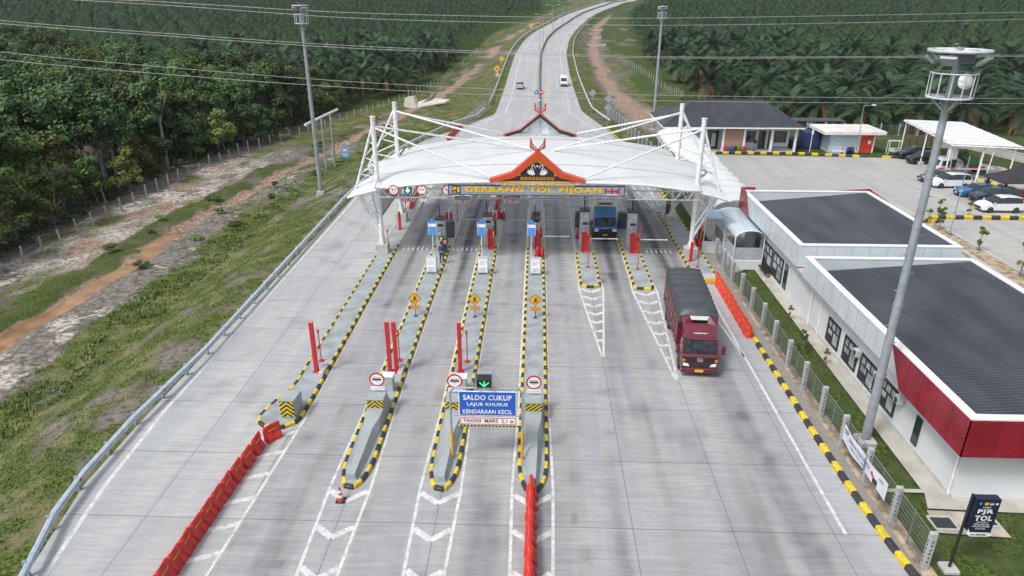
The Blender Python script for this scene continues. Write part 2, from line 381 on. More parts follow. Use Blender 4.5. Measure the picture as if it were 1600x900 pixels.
# ------------------------------------------------------------------ concrete plaza and road
LANES = [-10.75, -6.3, -2.1, 2.2, 6.45, 11.05]
def concrete_material(name, ysp, xsp, x0, base=(.43, .438, .448)):
    m, t, b = newmat(name)
    g = t.nodes.new('ShaderNodeNewGeometry').outputs['Position']
    xyz = t.nodes.new('ShaderNodeSeparateXYZ'); t.links.new(g, xyz.inputs[0])
    nl = noise(t, .12, g, 4); nm = noise(t, 1.0, g, 5, .65, stretch=(.35, 1.6, 1)); nf = noise(t, 14, g, 3)
    nb = noise(t, 1.6, g, 5, .7, stretch=(.25, 2.2, 1))
    c = mix(t, ramp(t, nl, .3, .7), [v * .93 for v in base], [v * 1.06 for v in base])
    c = mix(t, math_(t, 'MULTIPLY', ramp(t, nm, .35, .75), .5), c, [v * .64 for v in base])
    c = mix(t, math_(t, 'MULTIPLY', ramp(t, nb, .55, .75), .35), c, [min(1, v * 1.3) for v in base])
    nx_ = noise(t, 1.0, g, 4, .6, stretch=(.75, .045, 1)); n0_ = noise(t, 1.0, g, 6, .72, stretch=(.5, 5.5, 1))
    c = mix(t, math_(t, 'MULTIPLY', ramp(t, nx_, .42, .62), .55), c, (base[0] * .80, base[1] * .85, base[2] * .93))
    c = mix(t, math_(t, 'MULTIPLY', ramp(t, nx_, .58, .36), .5), c, (base[0] * 1.16, base[1] * 1.13, base[2] * 1.05))
    c = mix(t, math_(t, 'MULTIPLY', ramp(t, n0_, .38, .68), .55), c, [v * .58 for v in base])
    c = mix(t, math_(t, 'MULTIPLY', nf, .22), c, [v * .72 for v in base])
    sp_ = ramp(t, noise(t, .55, g, 5, .8), .66, .74); c = mix(t, math_(t, 'MULTIPLY', sp_, .3), c, (.16, .15, .14))
    fx = math_(t, 'DIVIDE', math_(t, 'SUBTRACT', xyz.outputs[0], x0), xsp); fy = math_(t, 'DIVIDE', xyz.outputs[1], ysp)
    cmb = t.nodes.new('ShaderNodeCombineXYZ')
    t.links.new(math_(t, 'FLOOR', fx), cmb.inputs[0]); t.links.new(math_(t, 'FLOOR', fy), cmb.inputs[1])
    wn = t.nodes.new('ShaderNodeTexWhiteNoise'); wn.noise_dimensions = '2D'; t.links.new(cmb.outputs[0], wn.inputs['Vector'])
    c = mix(t, math_(t, 'MULTIPLY', wn.outputs['Value'], .34), c, [v * .70 for v in base])
    for f, s, wd in ((fx, xsp, .026), (fy, ysp, .03)):          # sealed joints between the slabs
        fr = math_(t, 'FRACT', f); dd_ = math_(t, 'MULTIPLY', math_(t, 'MINIMUM', fr, math_(t, 'SUBTRACT', 1, fr)), s)
        j = math_(t, 'SUBTRACT', 1, ramp(t, dd_, wd * .5, wd)); c = mix(t, math_(t, 'MULTIPLY', j, .7), c, (.12, .12, .12))
    at = t.nodes.new('ShaderNodeAttribute'); at.attribute_name = 'stain'
    st = math_(t, 'MULTIPLY', at.outputs['Fac'], math_(t, 'ADD', .55, math_(t, 'MULTIPLY', nm, .9)))
    c = mix(t, st, c, (.045, .047, .055))
    t.links.new(c, b.inputs['Base Color']); b.inputs['Roughness'].default_value = .75; b.inputs['Specular IOR Level'].default_value = .3
    return m
ry = axis([(4, 130, .5), (130, 250, 3), (250, 900, 10)])
rv = np.linspace(0, 1, 141)
YY, VV = np.meshgrid(ry, rv, indexing='ij')
XX = xlf(YY) * (1 - VV) + xrf(YY) * VV; ZZ = hillf(YY)
st = np.zeros(XX.shape)
sm = fbm(XX * 1.3, YY * .05, 21); s2 = fbm(XX * 3, YY * .07, 22); s3 = fbm(XX * .5, YY * .5, 23)
amp = [.5, .6, .22, .22, .8, .8]; yc = [(44, 82), (44, 82), (52, 80), (50, 80), (46, 78), (48, 78)]
for cx, a, (y0, y1) in zip(LANES, amp, yc):
    env = ss(y0 - 10, y0 + 14, YY) * (1 - ss(y1 - 8, y1 + 14, YY))
    off = (fbm(YY * .06, YY * 0 + cx, 24) - .5) * .8
    st += a * np.exp(-((XX - cx - off) / .33) ** 2) * (.06 + .94 * env) * (.6 + .8 * s2)
    for q in (-.85, .85):
        st += .24 * a * np.exp(-((XX - cx - off - q) / .24) ** 2) * (.12 + .88 * ss(26, 52, YY) * (1 - ss(85, 110, YY))) * (.4 + 1.1 * s2)
    st += .22 * a * np.exp(-((XX - cx) / 1.4) ** 2) * env
st += np.clip((sm - .5) * .9, 0, .3) * (XX > -12.5) * (1 - ss(90, 125, YY))
st += (.09 + .12 * np.clip(fbm(XX * .9, YY * .03, 31) * 2 - .6, 0, 1)) * (XX > -12.6) * (XX < 13.6) * (YY < 100)
st += np.clip((s3 - .62) * 1.2, 0, .3)
for _k in range(90):                              # oil drips and old spills
    _x, _y = random.choice(LANES) + random.gauss(0, .8), random.uniform(12, 75); _r = random.uniform(.12, .45)
    st += random.uniform(.12, .4) * np.exp(-(((XX - _x) / _r) ** 2 + ((YY - _y) / (_r * 1.5)) ** 2))
for q in (-3.3, 3.6): st += .08 * np.exp(-((XX - cxf(np.maximum(YY, 196)) - q) / .9) ** 2) * ss(120, 150, YY)
st = st * (1 - .8 * ss(108, 140, YY)); st = np.clip(st, 0, .88)
n0, n1_ = XX.shape; idx = np.arange(n0 * n1_).reshape(n0, n1_)
F = np.stack([idx[:-1, :-1], idx[:-1, 1:], idx[1:, 1:], idx[1:, :-1]], -1).reshape(-1, 4)
road = nmesh('road', np.stack([XX, YY, ZZ], -1).reshape(-1, 3), F, [concrete_material('worn concrete slabs', 4.6, 4.25, -16.9)], attrs={'stain': ('FLOAT', st)}, smooth=True)
tag(road, kind='structure')

# painted lines: sheets 4 mm above the slabs
def strip(mb, pts, wd, m=0, z=.004):
    P = [Vector((p[0], p[1], 0)) for p in pts]
    for a, b in zip(P[:-1], P[1:]):
        d = (b - a).normalized(); n = Vector((-d.y, d.x, 0)) * wd / 2
        q = [a - n, b - n, b + n, a + n]
        mb.poly([(p.x, p.y, float(hillf(p.y)) + z) for p in q][::1], m)
M_LINE = lambda: mat('white road paint', (.56, .575, .58), .7, var=.16, scale=4, grime=.55)
mk = MB()
strip(mk, [(-17.6, 10), (-18.25, 14), (-19.2, 20), (-19.9, 25), (-20.25, 31), (-20.3, 92), (-18, 103), (-11.6, 117.5), (-6.2, 136), (-6.0, 150)], .21)
strip(mk, [(13.33, 23), (13.33, 96), (12, 108), (6.4, 135), (6.35, 150)], .16); strip(mk, [(13.9, 16), (13.5, 20.7)], .16)
for sd in (-1, 1):
    strip(mk, [(float(cxf(y)) + sd * 6.3, y, 0) for y in np.arange(150, 700, 8)], .16)
ye = MB()
for sd in (-1, 1): strip(ye, [(float(cxf(y)) + sd * 1.15, y, 0) for y in np.arange(118, 700, 8)], .12)
tag(ye.build('median_line', mat('yellow line paint', (.55, .44, .20), .7, grime=.2)), kind='structure')
for k in range(7): strip(mk, [(-12.4 + k * 1.05, 112 + k * 3.3), (-12.0 + k * 1.05, 113.3 + k * 3.3)], .14)
def hatch(cx, ytip, y_end, w0, w1, n, up):      # two converging edge lines with chevrons between, before an island's nose
    for sd in (-1, 1): strip(mk, [(cx + sd * w0, ytip), (cx + sd * w1, y_end)], .14)
    for i in range(n):
        f = (i + .45) / n; y = ytip + (y_end - ytip) * f; hw = w0 + (w1 - w0) * f
        if hw < .2: continue
        k = hw * .75 * (1 if up else -1)
        strip(mk, [(cx - hw + .05, y + k), (cx, y)], .3, z=.006); strip(mk, [(cx + hw - .05, y + k), (cx, y)], .3, z=.0075)
for cx in (-8.42, -4.22, .03):
    hatch(cx, 25.3, 9.5, .95, .5 if cx < 0 else .62, 7, True)
    for sd in (-1, 1): strip(mk, [(cx + sd * .95, 25.3), (cx + sd * .92, 27.5), (cx + sd * .83, 31), (cx + sd * .83, 71)], .13)
for cx, y0 in ((4.38, 49), (8.5, 48.7)):
    hatch(cx, y0, 38.2 if cx < 5 else 35.5, .95, .05, 8, True)
    for sd in (-1, 1): strip(mk, [(cx + sd * .95, y0), (cx + sd * .85, 51), (cx + sd * .85, 74)], .12)
strip(mk, [(12.6, 52.5), (12.75, 45), (13.3, 38.5)], .14); strip(mk, [(12.7, 45), (13.2, 47)], .13)
strip(mk, [(-12.3, 30.5), (-12.35, 70)], .12); strip(mk, [(-13.0, 14), (-12.3, 30.5)], .14)
for i in range(9): strip(mk, [(-14.6 + .06 * i, 15.2 + i * 1.7), (-12.95 + .075 * i, 15.9 + i * 1.7)], .28, z=.006)
for cx in (-8.42, -4.22, .03, 4.38, 8.5): hatch(cx, 75, 90, .85, .12, 7, False)
hatch(-13.2, 73, 92, .9, .3, 9, False)
strip(mk, [(12.7, 70), (10.2, 92)], .14); strip(mk, [(12.9, 70), (12.2, 92)], .14)
for i in range(7): strip(mk, [(12.5 - i * .35, 72 + i * 3), (12.75 - i * .1, 72.6 + i * 3)], .2, z=.006)
for cx in (LANES[0], LANES[5], LANES[1]):
    for q in range(6): strip(mk, [(cx - 1.1 + q * .42, 57.3), (cx - 1.1 + q * .42, 58.2)], .16)
    strip(mk, [(cx - 1.3, 58.5), (cx + 1.3, 58.5)], .06)
for cx in LANES[:4]: strip(mk, [(cx - 1.1, 66.6), (cx + 1.1, 66.6)], .12)
tag(mk.build('road_markings', M_LINE), kind='structure')

# ------------------------------------------------------------------ kerbs and toll islands
def kerb(mb, pts, wd=.2, h=.2, blk=.55, mats=(0, 1), grey=None, start=0, z0=0.0, closed=False):
    P = [Vector((p[0], p[1], 0)) for p in pts]
    if closed: P.append(P[0])
    L = [0]
    for a, b in zip(P[:-1], P[1:]): L.append(L[-1] + (b - a).length)
    def at(s):
        s = min(max(s, 0), L[-1]); i = max(0, min(len(P) - 2, int(np.searchsorted(L, s, 'right')) - 1))
        return P[i].lerp(P[i + 1], (s - L[i]) / max(1e-6, L[i + 1] - L[i]))
    n = max(1, round(L[-1] / blk)); st = L[-1] / n
    for k in range(n):
        a, b = at(k * st + .006), at((k + 1) * st - .006); d = (b - a).normalized(); nn = Vector((-d.y, d.x, 0))
        jit = random.uniform(-.008, .008)
        m = mats[(k + start) % 2]
        if grey is not None and (a.y + b.y) / 2 > grey: m = 2
        sec = [(-wd / 2, z0 - .05), (wd / 2, z0 - .05), (wd / 2, z0 + h * .7), (wd * .32, z0 + h), (-wd * .32, z0 + h), (-wd / 2, z0 + h * .7)]
        vs = [(p + nn * (u + jit)) + Vector((0, 0, v + jit)) for p in (a, b) for u, v in sec]
        mb.add(vs, [(5, 4, 3, 2, 1, 0), (6, 7, 8, 9, 10, 11)] + [(i, (i + 1) % 6, 6 + (i + 1) % 6, 6 + i) for i in range(6)], m)
def arc(cx, cy, rx, ry_, a0, a1, n): return [(cx + rx * math.cos(R(a0 + (a1 - a0) * i / n)), cy + ry_ * math.sin(R(a0 + (a1 - a0) * i / n))) for i in range(n + 1)]
def island(label, outline, loc, grey):
    t = thing('toll_island', label, 'traffic island', loc, 0, 'raised islands between the toll lanes')
    k = MB(); kerb(k, outline, closed=True, grey=grey); k.build('kerb', [M_YEL, M_KBLK, M_KGREY], t, True)
    c = Vector((sum(p[0] for p in outline) / len(outline), 0, 0))
    d = MB(); d.poly([(p[0], p[1], .165) for p in outline]); d.build('deck', M_DECK, t, True)
    return t
def long_outline(cx, hw, yt, y_end):
    left = [(cx - hw, y_end - .6), (cx - hw, yt + 4), (cx - hw * .97, yt + 2), (cx - hw * .8, yt + 1), (cx - hw * .45, yt + .3), (cx - .12, yt + .08)]
    right = [(2 * cx - x, y) for x, y in left[::-1]]
    return left + right + [(cx + hw * .5, y_end), (cx - hw * .5, y_end)]
# the leftmost, with a bulb at its near end
o1 = [(-13.85, 72.4), (-13.88, 34.2), (-14.05, 33.0), (-14.45, 32.1)] + arc(-13.62, 30.75, 1.12, 1.1, 150, 345, 9) + [(-12.48, 32), (-12.48, 72.8)]
island('grey island with a round bulb end beside the long red barrier line', o1, (-13.2, 50, 0), 58)
names = {-8.42: 'long pointed island on which three people stand', -4.22: 'long pointed island carrying the left leg of the blue sign gantry', .03: 'long pointed island with red barriers trailing from its near tip'}
for cx in (-8.42, -4.22, .03):
    island(names[cx], long_outline(cx, .67, 25.0, 72.5 if cx < -1 else 76.5), (cx, 48, 0), 58)
def short_outline(cx, hw, yt, y_end):
    return [(cx - hw, y_end - .6), (cx - hw, yt + .45), (cx - hw * .75, yt + .03), (cx + hw * .75, yt + .03), (cx + hw, yt + .45), (cx + hw, y_end - .6), (cx + hw * .5, y_end), (cx - hw * .5, y_end)]
island('short round ended island left of the blue truck', short_outline(4.38, .74, 49.25, 75.5), (4.38, 60, 0), 57)
island('short round ended island between the blue truck and the maroon truck', short_outline(8.5, .72, 49.0, 75.5), (8.5, 60, 0), 63)
island('rightmost island under the canopy with the wide column base', [(12.85, 71), (12.85, 51.2), (14.65, 51.2), (14.65, 71.4), (13.8, 71.8)], (13.7, 60, 0), 70)
# kerb along the right side of the plaza
t = thing('roadside_kerb', 'long yellow and black painted kerb curving along the right edge of the plaza', 'kerb', (14.8, 30, 0))
k = MB(); kerb(k, [(15.9, 12.5), (15.35, 17), (15.05, 20.8), (14.85, 23), (14.72, 25.7), (14.62, 30), (14.6, 40.8)], .3, .24, .72); k.build('kerb_blocks', [M_YEL, M_KBLK], t, True)
t = thing('roadside_kerb', 'distant yellow and black kerb between the canopy and the rear wire fence', 'kerb', (13.6, 90, 0))
k = MB(); kerb(k, [(14.5, 74), (14.4, 95), (13.1, 108), (11.75, 120)], .3, .22, .62); k.build('kerb_blocks', [M_YEL, M_KBLK], t, True)

# crash blocks and chevron boards at the near island ends
def chevron(mb, c, wd, h, n, diag=False):       # black board with yellow chevrons, face towards the traffic
    x, y, z = c
    mb.box((x - wd / 2, y, z - h / 2), (x + wd / 2, y + .03, z + h / 2), 1)
    y -= .004; bw = h / n
    for k in range(-4, int(n) + 5):
        z0 = z - h / 2 + (k * 2) * bw * .62
        for sd in (-1, 1):
            if diag: pts = [(-wd / 2, z0 - wd * .4), (wd / 2, z0 + wd * .4), (wd / 2, z0 + wd * .4 + bw * .62), (-wd / 2, z0 - wd * .4 + bw * .62)]
            else: pts = [(0, z0), (sd * wd / 2, z0 - wd * .42), (sd * wd / 2, z0 - wd * .42 + bw * .62), (0, z0 + bw * .62)]
            # clip to the board
            P = pts
            for lim, sg in ((z - h / 2, 1), (z + h / 2, -1)):
                Q = []
                for i in range(len(P)):
                    a, b = P[i], P[(i + 1) % len(P)]
                    ia, ib = (a[1] - lim) * sg >= 0, (b[1] - lim) * sg >= 0
                    if ia: Q.append(a)
                    if ia != ib:
                        f = (lim - a[1]) / (b[1] - a[1]); Q.append((a[0] + (b[0] - a[0]) * f, lim))
                P = Q
                if not P: break
            if len(P) > 2:
                V = [(x + p[0], y, p[1]) for p in P]
                if sd > 0 or diag: mb.poly(V, 0)
                else: mb.poly(V[::-1], 0)
            if diag: break
M_BLK = lambda: mat('grey crash block paint', (.31, .35, .365), .6, var=.1, scale=1, grime=.2)
for cx, lb, dg in ((-8.42, 'sloping grey crash block with chevrons on the island where three people stand', False), (-4.22, 'sloping grey crash block partly behind the blue gantry board', False), (.03, 'sloping grey crash block with slanted stripes right of the blue gantry board', True)):
    t = thing('crash_block', lb, 'crash block', (cx, 28.5, .165), 0, 'crash blocks at the island noses')
    b = MB()
    def sec(y, wb, wt, h): return [(cx - wb, y, .165), (cx + wb, y, .165), (cx + wt, y, .165 + h), (cx - wt, y, .165 + h)]
    S = [sec(25.55, .22, .14, .32), sec(27.2, .40, .20, .42), sec(29.0, .48, .22, .5), sec(30.0, .50, .40, .55), sec(30.75, .50, .44, .58)]
    for a, q in zip(S[:-1], S[1:]):
        b.add(a + q, [(0, 1, 5, 4), (1, 2, 6, 5), (2, 3, 7, 6), (3, 0, 4, 7)])
    b.poly(S[0])
    T1 = [sec(30.75, .5, .44, 1.05), sec(31.7, .5, .46, 1.05), sec(32.3, .5, .3, .5)]
    for a, q in zip(T1[:-1], T1[1:]): b.add(a + q, [(0, 1, 5, 4), (1, 2, 6, 5), (2, 3, 7, 6), (3, 0, 4, 7)])
    b.poly(T1[0]); b.poly(T1[-1][::-1])
    b.build('block', M_BLK, t, True)
    c = MB(); chevron(c, (cx, 30.71, .98), .86, .44, 2.5, dg); c.build('chevron_board', [M_YEL, M_BLACK], t, True)
t = thing('crash_block', 'upright grey crash block with a tall chevron face on the bulb ended island', 'crash block', (-13.1, 31, .165), 0, 'crash blocks at the island noses')
b = MB(); b.slab([(-13.5, 30.5, .165), (-12.72, 30.5, .165), (-12.66, 31.6, .165), (-13.5, 31.6, .165)], (0, 0, 1.05)); b.build('block', M_BLK, t, True)
c = MB(); chevron(c, (-13.11, 30.46, .72), .76, .92, 4.4); c.build('chevron_board', [M_YEL, M_BLACK], t, True)
# ------------------------------------------------------------------ the canopy over the lanes
CY0, CY1 = 54.0, 71.5
def roof_pt(s, t):                               # s across -1..1, t front 0 .. rear 1
    W = np.interp(t, [0, .12, .28, .5, .68, .8, 1], [15.9, 15.4, 14.3, 14.9, 17.0, 15.2, 14.3])
    zc = np.interp(t, [0, .08, .25, .45, .7, .9, 1], [7.28, 7.5, 7.95, 8.25, 8.15, 7.85, 7.6])
    dr = np.interp(t, [0, .15, .4, .68, 1], [1.75, 1.5, 1.75, 2.6, 1.45])
    a = abs(s)
    x = s * W; y = CY0 + (CY1 - CY0) * t + 1.5 * a ** 2 * (1 - t) * .8 - 1.2 * a ** 2 * t * .4
    z = zc - dr * a ** float(np.interp(t, [0, .3, 1], [3.2, 2.4, 2.2])) - .25 * math.sin(math.pi * min(1, a)) ** 2 * (1 - abs(2 * t - 1)) + .05 * math.cos(s * 26) * (t * (1 - t)) * 1.5
    return (float(x) + .1, float(y), float(z))
t_can = thing('canopy', 'large white tensile membrane canopy spanning all the toll lanes on tubular masts', 'canopy', (0, 62, 0))
NS, NT = 72, 26
vs = [roof_pt(-1 + 2 * i / NS, j / NT) for j in range(NT + 1) for i in range(NS + 1)]
fs = [(j * (NS + 1) + i, j * (NS + 1) + i + 1, (j + 1) * (NS + 1) + i + 1, (j + 1) * (NS + 1) + i) for j in range(NT) for i in range(NS)]
M_MEMB = mat('white membrane', (.80, .825, .835), .45, var=.04, scale=.4, grime=.08, stretch=(2, .6, 1))
b = MB(); b.add(vs, fs, 0, True); _mt = M_MEMB.node_tree; _tr = _mt.nodes.new('ShaderNodeBsdfTranslucent'); _tr.inputs['Color'].default_value = (.9, .92, .92, 1); _mx = _mt.nodes.new('ShaderNodeMixShader'); _mx.inputs[0].default_value = .34
_mt.links.new(_mt.nodes['Principled BSDF'].outputs[0], _mx.inputs[1]); _mt.links.new(_tr.outputs[0], _mx.inputs[2]); _mt.links.new(_mx.outputs[0], _mt.nodes['Material Output'].inputs['Surface'])
mem = b.build('membrane', M_MEMB, t_can, True)
for tt in (.2, .78):
    b = MB(); b.path([Vector(roof_pt(-1 + 2 * i / 40, tt)) + Vector((0, 0, .01)) for i in range(1, 40)], .03, 5)
    b.build('seam_rope', mat('grey seam rope', (.22, .23, .24), .7), t_can, True)
b = MB()
fr = [Vector(roof_pt(-1 + 2 * i / 40, 0)) + Vector((0, -.02, -.12)) for i in range(41)]
rr = [Vector(roof_pt(-1 + 2 * i / 40, 1)) + Vector((0, .02, -.12)) for i in range(41)]
b.path(fr, .13, 8); b.build('edge_tube', M_STEEL, t_can, True); b = MB(); b.path(rr, .13, 8); b.build('edge_tube', M_STEEL, t_can, True)
b = MB()
for p in fr[1:-1]: b.tube(p + Vector((0, .05, .16)), p + Vector((0, -.1, .12)), .02, 5)
b.build('clamp_plates', M_GALV, t_can, True)
b = MB()
for i in range(-6, 7):                           # ribs under the membrane
    b.path([Vector(roof_pt(i / 6.5, j / 10)) + Vector((0, 0, -.3)) for j in range(11)], .09, 6)
for tt in (.28, .68): b.path([Vector(roof_pt(-1 + 2 * i / 30, tt)) + Vector((0, 0, -.42)) for i in range(31)], .12, 6)
b.build('roof_ribs', M_STEEL, t_can, True)
def lattice(b, P, Q, n, r):                      # zigzag between two polylines given by end points
    P0, P1, Q0, Q1 = map(Vector, (*P, *Q))
    for i in range(n):
        a = P0.lerp(P1, i / n); c = Q0.lerp(Q1, (i + .5) / n); e = P0.lerp(P1, (i + 1) / n)
        b.tube(a, c, r, 6); b.tube(c, e, r, 6)
for sd in (-1, 1):
    for y, top, zr, ztip, xt in ((56.3, 11.9, 6.7, 5.85, 15.35), (65.4, 11.75, 6.4, 5.6, 16.4)):
        x = sd * 13.45
        t = t_can
        b = MB(); b.tube((x, y, .9), (x, y, top), .2, 12); b.tube((x, y, top - .02), (x, y, top + .04), .235, 12)
        for k in range(4):
            a = k * math.pi / 2 + .4; b.slab([(x, y, 1), (x + .48 * math.cos(a), y + .48 * math.sin(a), 1), (x + .2 * math.cos(a), y + .2 * math.sin(a), 1.7)], (.03, .03, 0))
        b.build('mast_column', M_STEEL, t, True)
        b = MB(); b.bbox((x - .55, y - .5, .1), (x + .55, y + .5, 1.0), .03); b.build('column_plinth', M_CONC, t, True)
        b = MB(); A = (x + sd * .05, y, 1.8); tip = (sd * xt, y - .1, ztip - .1)
        b.tube(A, tip, .12, 8); b.tube((x + sd * .1, y, 2.3), (sd * (xt - 1.0), y + 1.1, ztip + .1), .10, 8); b.tube((x, y, 2.6), (sd * (xt - .6), y - 1.2 if y < 60 else y - 1.4, ztip), .08, 6)
        lattice(b, ((x, y, 2.6), (x, y, zr)), ((x + sd * .25, y, 2.3), (sd * (xt - .25), y, ztip - .4)), 4, .05)
        b.build('branch_strut', M_STEEL, t, True)
        b = MB(); b.tube((x, y, top - .5), (sd * (xt - .05), y - .1, ztip + .1), .105, 8)
        lattice(b, ((x, y, zr + .1), (x, y, top - 1.0)), ((sd * (xt - .3), y, ztip + .6), (x + sd * .35, y, top - 1.2)), 3, .06)
        b.build('back_stay', M_STEEL, t, True)
        b = MB(); b.tube((x, y, top - .75), (sd * .95 + .6, 61.2, 8.3), .085, 8)
        b.tube((x, y, top - .85), (sd * 3.8 + .1, 54.1, 7.5) if y < 60 else (sd * 3.9 + .25, 71.4, 7.9), .085, 8); b.build('tie_tube', M_STEEL, t, True)
# truss beams under the front and rear edges
for y, z0, z1 in ((54.6, 5.62, 6.38), (70.6, 5.7, 6.4)):
    b = MB(); b.tube((-13.3, y, z0), (13.4, y, z0), .06, 6); b.tube((-13.3, y, z1), (13.4, y, z1), .07, 6)
    lattice(b, ((-13.3, y, z0), (13.4, y, z0)), ((-13.3, y, z1), (13.4, y, z1)), 26, .04)
    for x in (-13.3, -6, 0, 6, 13.4): b.tube((x, y, z1), (x, y + (1.5 if y < 60 else -1.5), 7.0), .05, 6)
    b.build('truss_beam', mat('weathered steel truss', (.40, .41, .41), .5, grime=.3), t_can, True)
# ribbed side screens between the columns
for sd, nm in ((-1, 'left'), (1, 'right')):
    b = MB()
    n = 9
    for i in range(n):
        y0 = 57.4 + i * 1.45; b.box((sd * 13.75 - .03, y0, 3.0 - .0), (sd * 13.75 + .03, y0 + 1.43, 6.25))
    for z in (2.95, 6.3): b.box((sd * 13.75 - .07, 57.2, z - .05), (sd * 13.75 + .07, 70.5, z + .05), 1)
    b.build('side_screen', [mat('beige cladding', (.50, .49, .46), .6, var=.06, grime=.2), M_DARK], t_can, True)
    b = MB(); b.tube((sd * 13.68, 57.2, 6.2), (sd * 13.68, 65, 2.6), .07, 6); b.build('brace', M_DARK, t_can, True)

# gables: bent orange bargeboards with a painted panel
def gable(front, y, label):
    t = thing('canopy_gable', label, 'gable', (0, y, 7.5), 0, 'peaked gables on the canopy edges')
    s = 1 if front else -1
    c = .08 if front else .3; ze = 7.38 if front else 7.72; za = 9.72 if front else 9.95; th = .62 if front else .30; tl = .25 if front else .14
    h = za - ze
    out = [(-3.85, ze + .02), (-2.1, ze + .2 * h + .1), (0, za)]
    inn = [(0, za - .62), (-1.85, ze + .1 * h), (-3.8, ze - .22)]
    pts = [(c + x, y, z) for x, z in out] + [(c - x, y, z) for x, z in out[-2::-1]] + [(c - x, y, z) for x, z in inn[::-1]] + [(c + x, y, z) for x, z in inn[1:]]
    n = len(pts)
    b = MB(); q = [Vector(p) for p in pts]; off = Vector((0, .75 * s, 0))
    # outline: left tip top .. apex .. right tip top, right tip bottom .. inner apex .. left tip bottom
    ring = [(c - 3.85, ze + .02), (c - 2.1, ze + .2 * h + .1), (c, za), (c + 2.1, ze + .2 * h + .1), (c + 3.85, ze + .02), (c + 3.8, ze - tl), (c + (1.8 if front else 1.95), ze + (.1 if front else .18) * h - .05), (c, za - th), (c - (1.8 if front else 1.95), ze + (.1 if front else .18) * h - .05), (c - 3.8, ze - tl)]
    V = [(x, y, z) for x, z in ring]; W = [(x, y + .75 * s, z) for x, z in ring]
    F2 = [(0, 1, 8, 9), (1, 2, 7, 8), (2, 3, 6, 7), (3, 4, 5, 6)]
    b.add(V + W, F2 + [tuple(i + 10 for i in f[::-1]) for f in F2] + [(i, (i + 1) % 10, 10 + (i + 1) % 10, 10 + i) for i in range(10)])
    b.build('bargeboard', mat('orange red cladding', (.56, .07, .022), .38, var=.06, grime=.08) if front else mat('faded pink red cladding', (.50, .13, .10), .5, grime=.15), t, True)
    yp = y + .12 * s
    if front:
        b = MB(); b.slab([(c - 3.3, yp, ze - .12), (c + 3.3, yp, ze - .12), (c + 1.78, yp, ze + .1 * h - .02), (c, yp, za - .58), (c - 1.78, yp, ze + .1 * h - .02)], (0, .06, 0)); b.build('panel', M_BLACK, t, True)
        yy = yp - .03
        b = MB()
        b.slab([(c - 1.95, yy, ze + .32), (c - 1.35, yy, ze + .32), (c - 1.35, yy, ze + .72), (c, yy, za - .86), (c, yy, za - .60), (c - 1.72, yy, ze + .42)], (0, .02, 0))
        b.slab([(c + 1.95, yy, ze + .32), (c + 1.35, yy, ze + .32), (c + 1.35, yy, ze + .72), (c, yy, za - .86), (c, yy, za - .60), (c + 1.72, yy, ze + .42)][::-1], (0, .02, 0))
        b.box((c - 3.0, yy, ze - .2), (c + 3.0, yy + .02, ze - .1))
        for k in range(9):                        # row of rings
            cx, cz = c - 1.22 + k * .305, ze + .12; m = 10
            for i in range(m):
                a0, a1 = 2 * math.pi * i / m, 2 * math.pi * (i + 1) / m
                b.slab([(cx + .075 * math.cos(a0), yy, cz + .075 * math.sin(a0)), (cx + .13 * math.cos(a0), yy, cz + .13 * math.sin(a0)), (cx + .13 * math.cos(a1), yy, cz + .13 * math.sin(a1)), (cx + .075 * math.cos(a1), yy, cz + .075 * math.sin(a1))], (0, -.015, 0))
        b.build('gold_trim', mat('ochre yellow paint', (.62, .32, .03), .5), t, True)
        b = MB()
        for k in range(46):                       # ochre fringe hanging under the board
            x = c - 2.9 + k * .13; b.box((x, yp + .02, ze - .5 - .06 * (k % 3)), (x + .075, yp + .05, ze - .2))
        b.build('fringe', mat('pale ochre fringe', (.60, .42, .14), .6), t, True)
        b = MB()                                  # the pair of white swans
        for sd in (-1, 1):
            P = lambda x, z: Vector((c + sd * x, yy - .012, ze + z))
            body = [(.22, .42), (.5, .40), (.72, .5), (.86, .72), (.68, .66), (.80, .9), (.56, .74), (.58, .98), (.42, .74), (.30, .70), (.2, .55)]
            b.slab([P(*p) for p in (body if sd > 0 else body[::-1])], (0, .012, 0))
            neck = [(.28, .62), (.34, .82), (.44, 1.0), (.44, 1.16), (.32, 1.22), (.22, 1.14), (.20, 1.02)]
            b.path([P(*p) for p in neck], .035, 5); b.tube(P(.2, 1.03), P(.16, .92), .03, 5, .01)
        b.slab([Vector((c + x, yy - .012, ze + z)) for x, z in ((0, 1.02), (.09, 1.14), (.05, 1.2), (0, 1.16), (-.05, 1.2), (-.09, 1.14))], (0, .012, 0))
        b.build('swan_pair', M_WHITE, t, True)
        b = MB(); b.box((c - .09, y + .3, ze - .9), (c + .09, y + .42, ze + .2)); b.build('post', M_RED, t, True)
    else:
        b = MB(); b.slab([(c - 2.4, yp, ze + .02), (c + 2.4, yp, ze + .02), (c + 1.6, yp, ze + .1 * h + .1), (c, yp, za - .5), (c - 1.6, yp, ze + .1 * h + .1)], (0, -.05, 0)); b.build('panel', mat('pale blue sheet', (.68, .78, .82), .5, grime=.1), t, True)
        b = MB()
        for x0, z0_, x1, z1_ in ((-3.6, ze - .1, -2.0, ze + .2 * h - .1), (-2.0, ze + .2 * h - .1, 0, za - .3), (3.6, ze - .1, 2.0, ze + .2 * h - .1), (2.0, ze + .2 * h - .1, 0, za - .3)):
            b.slab([(c + x0, y - .82, z0_ - .1), (c + x1, y - .82, z1_ - .1), (c + x1, y - .82, z1_ + .23), (c + x0, y - .82, z0_ + .2)], (0, .06, 0))
        b.build('dark_edge', M_BLACK, t, True)
        b = MB(); b.tube((c, y - .25, ze - .3), (c, y - .25, za - .4), .05, 6)
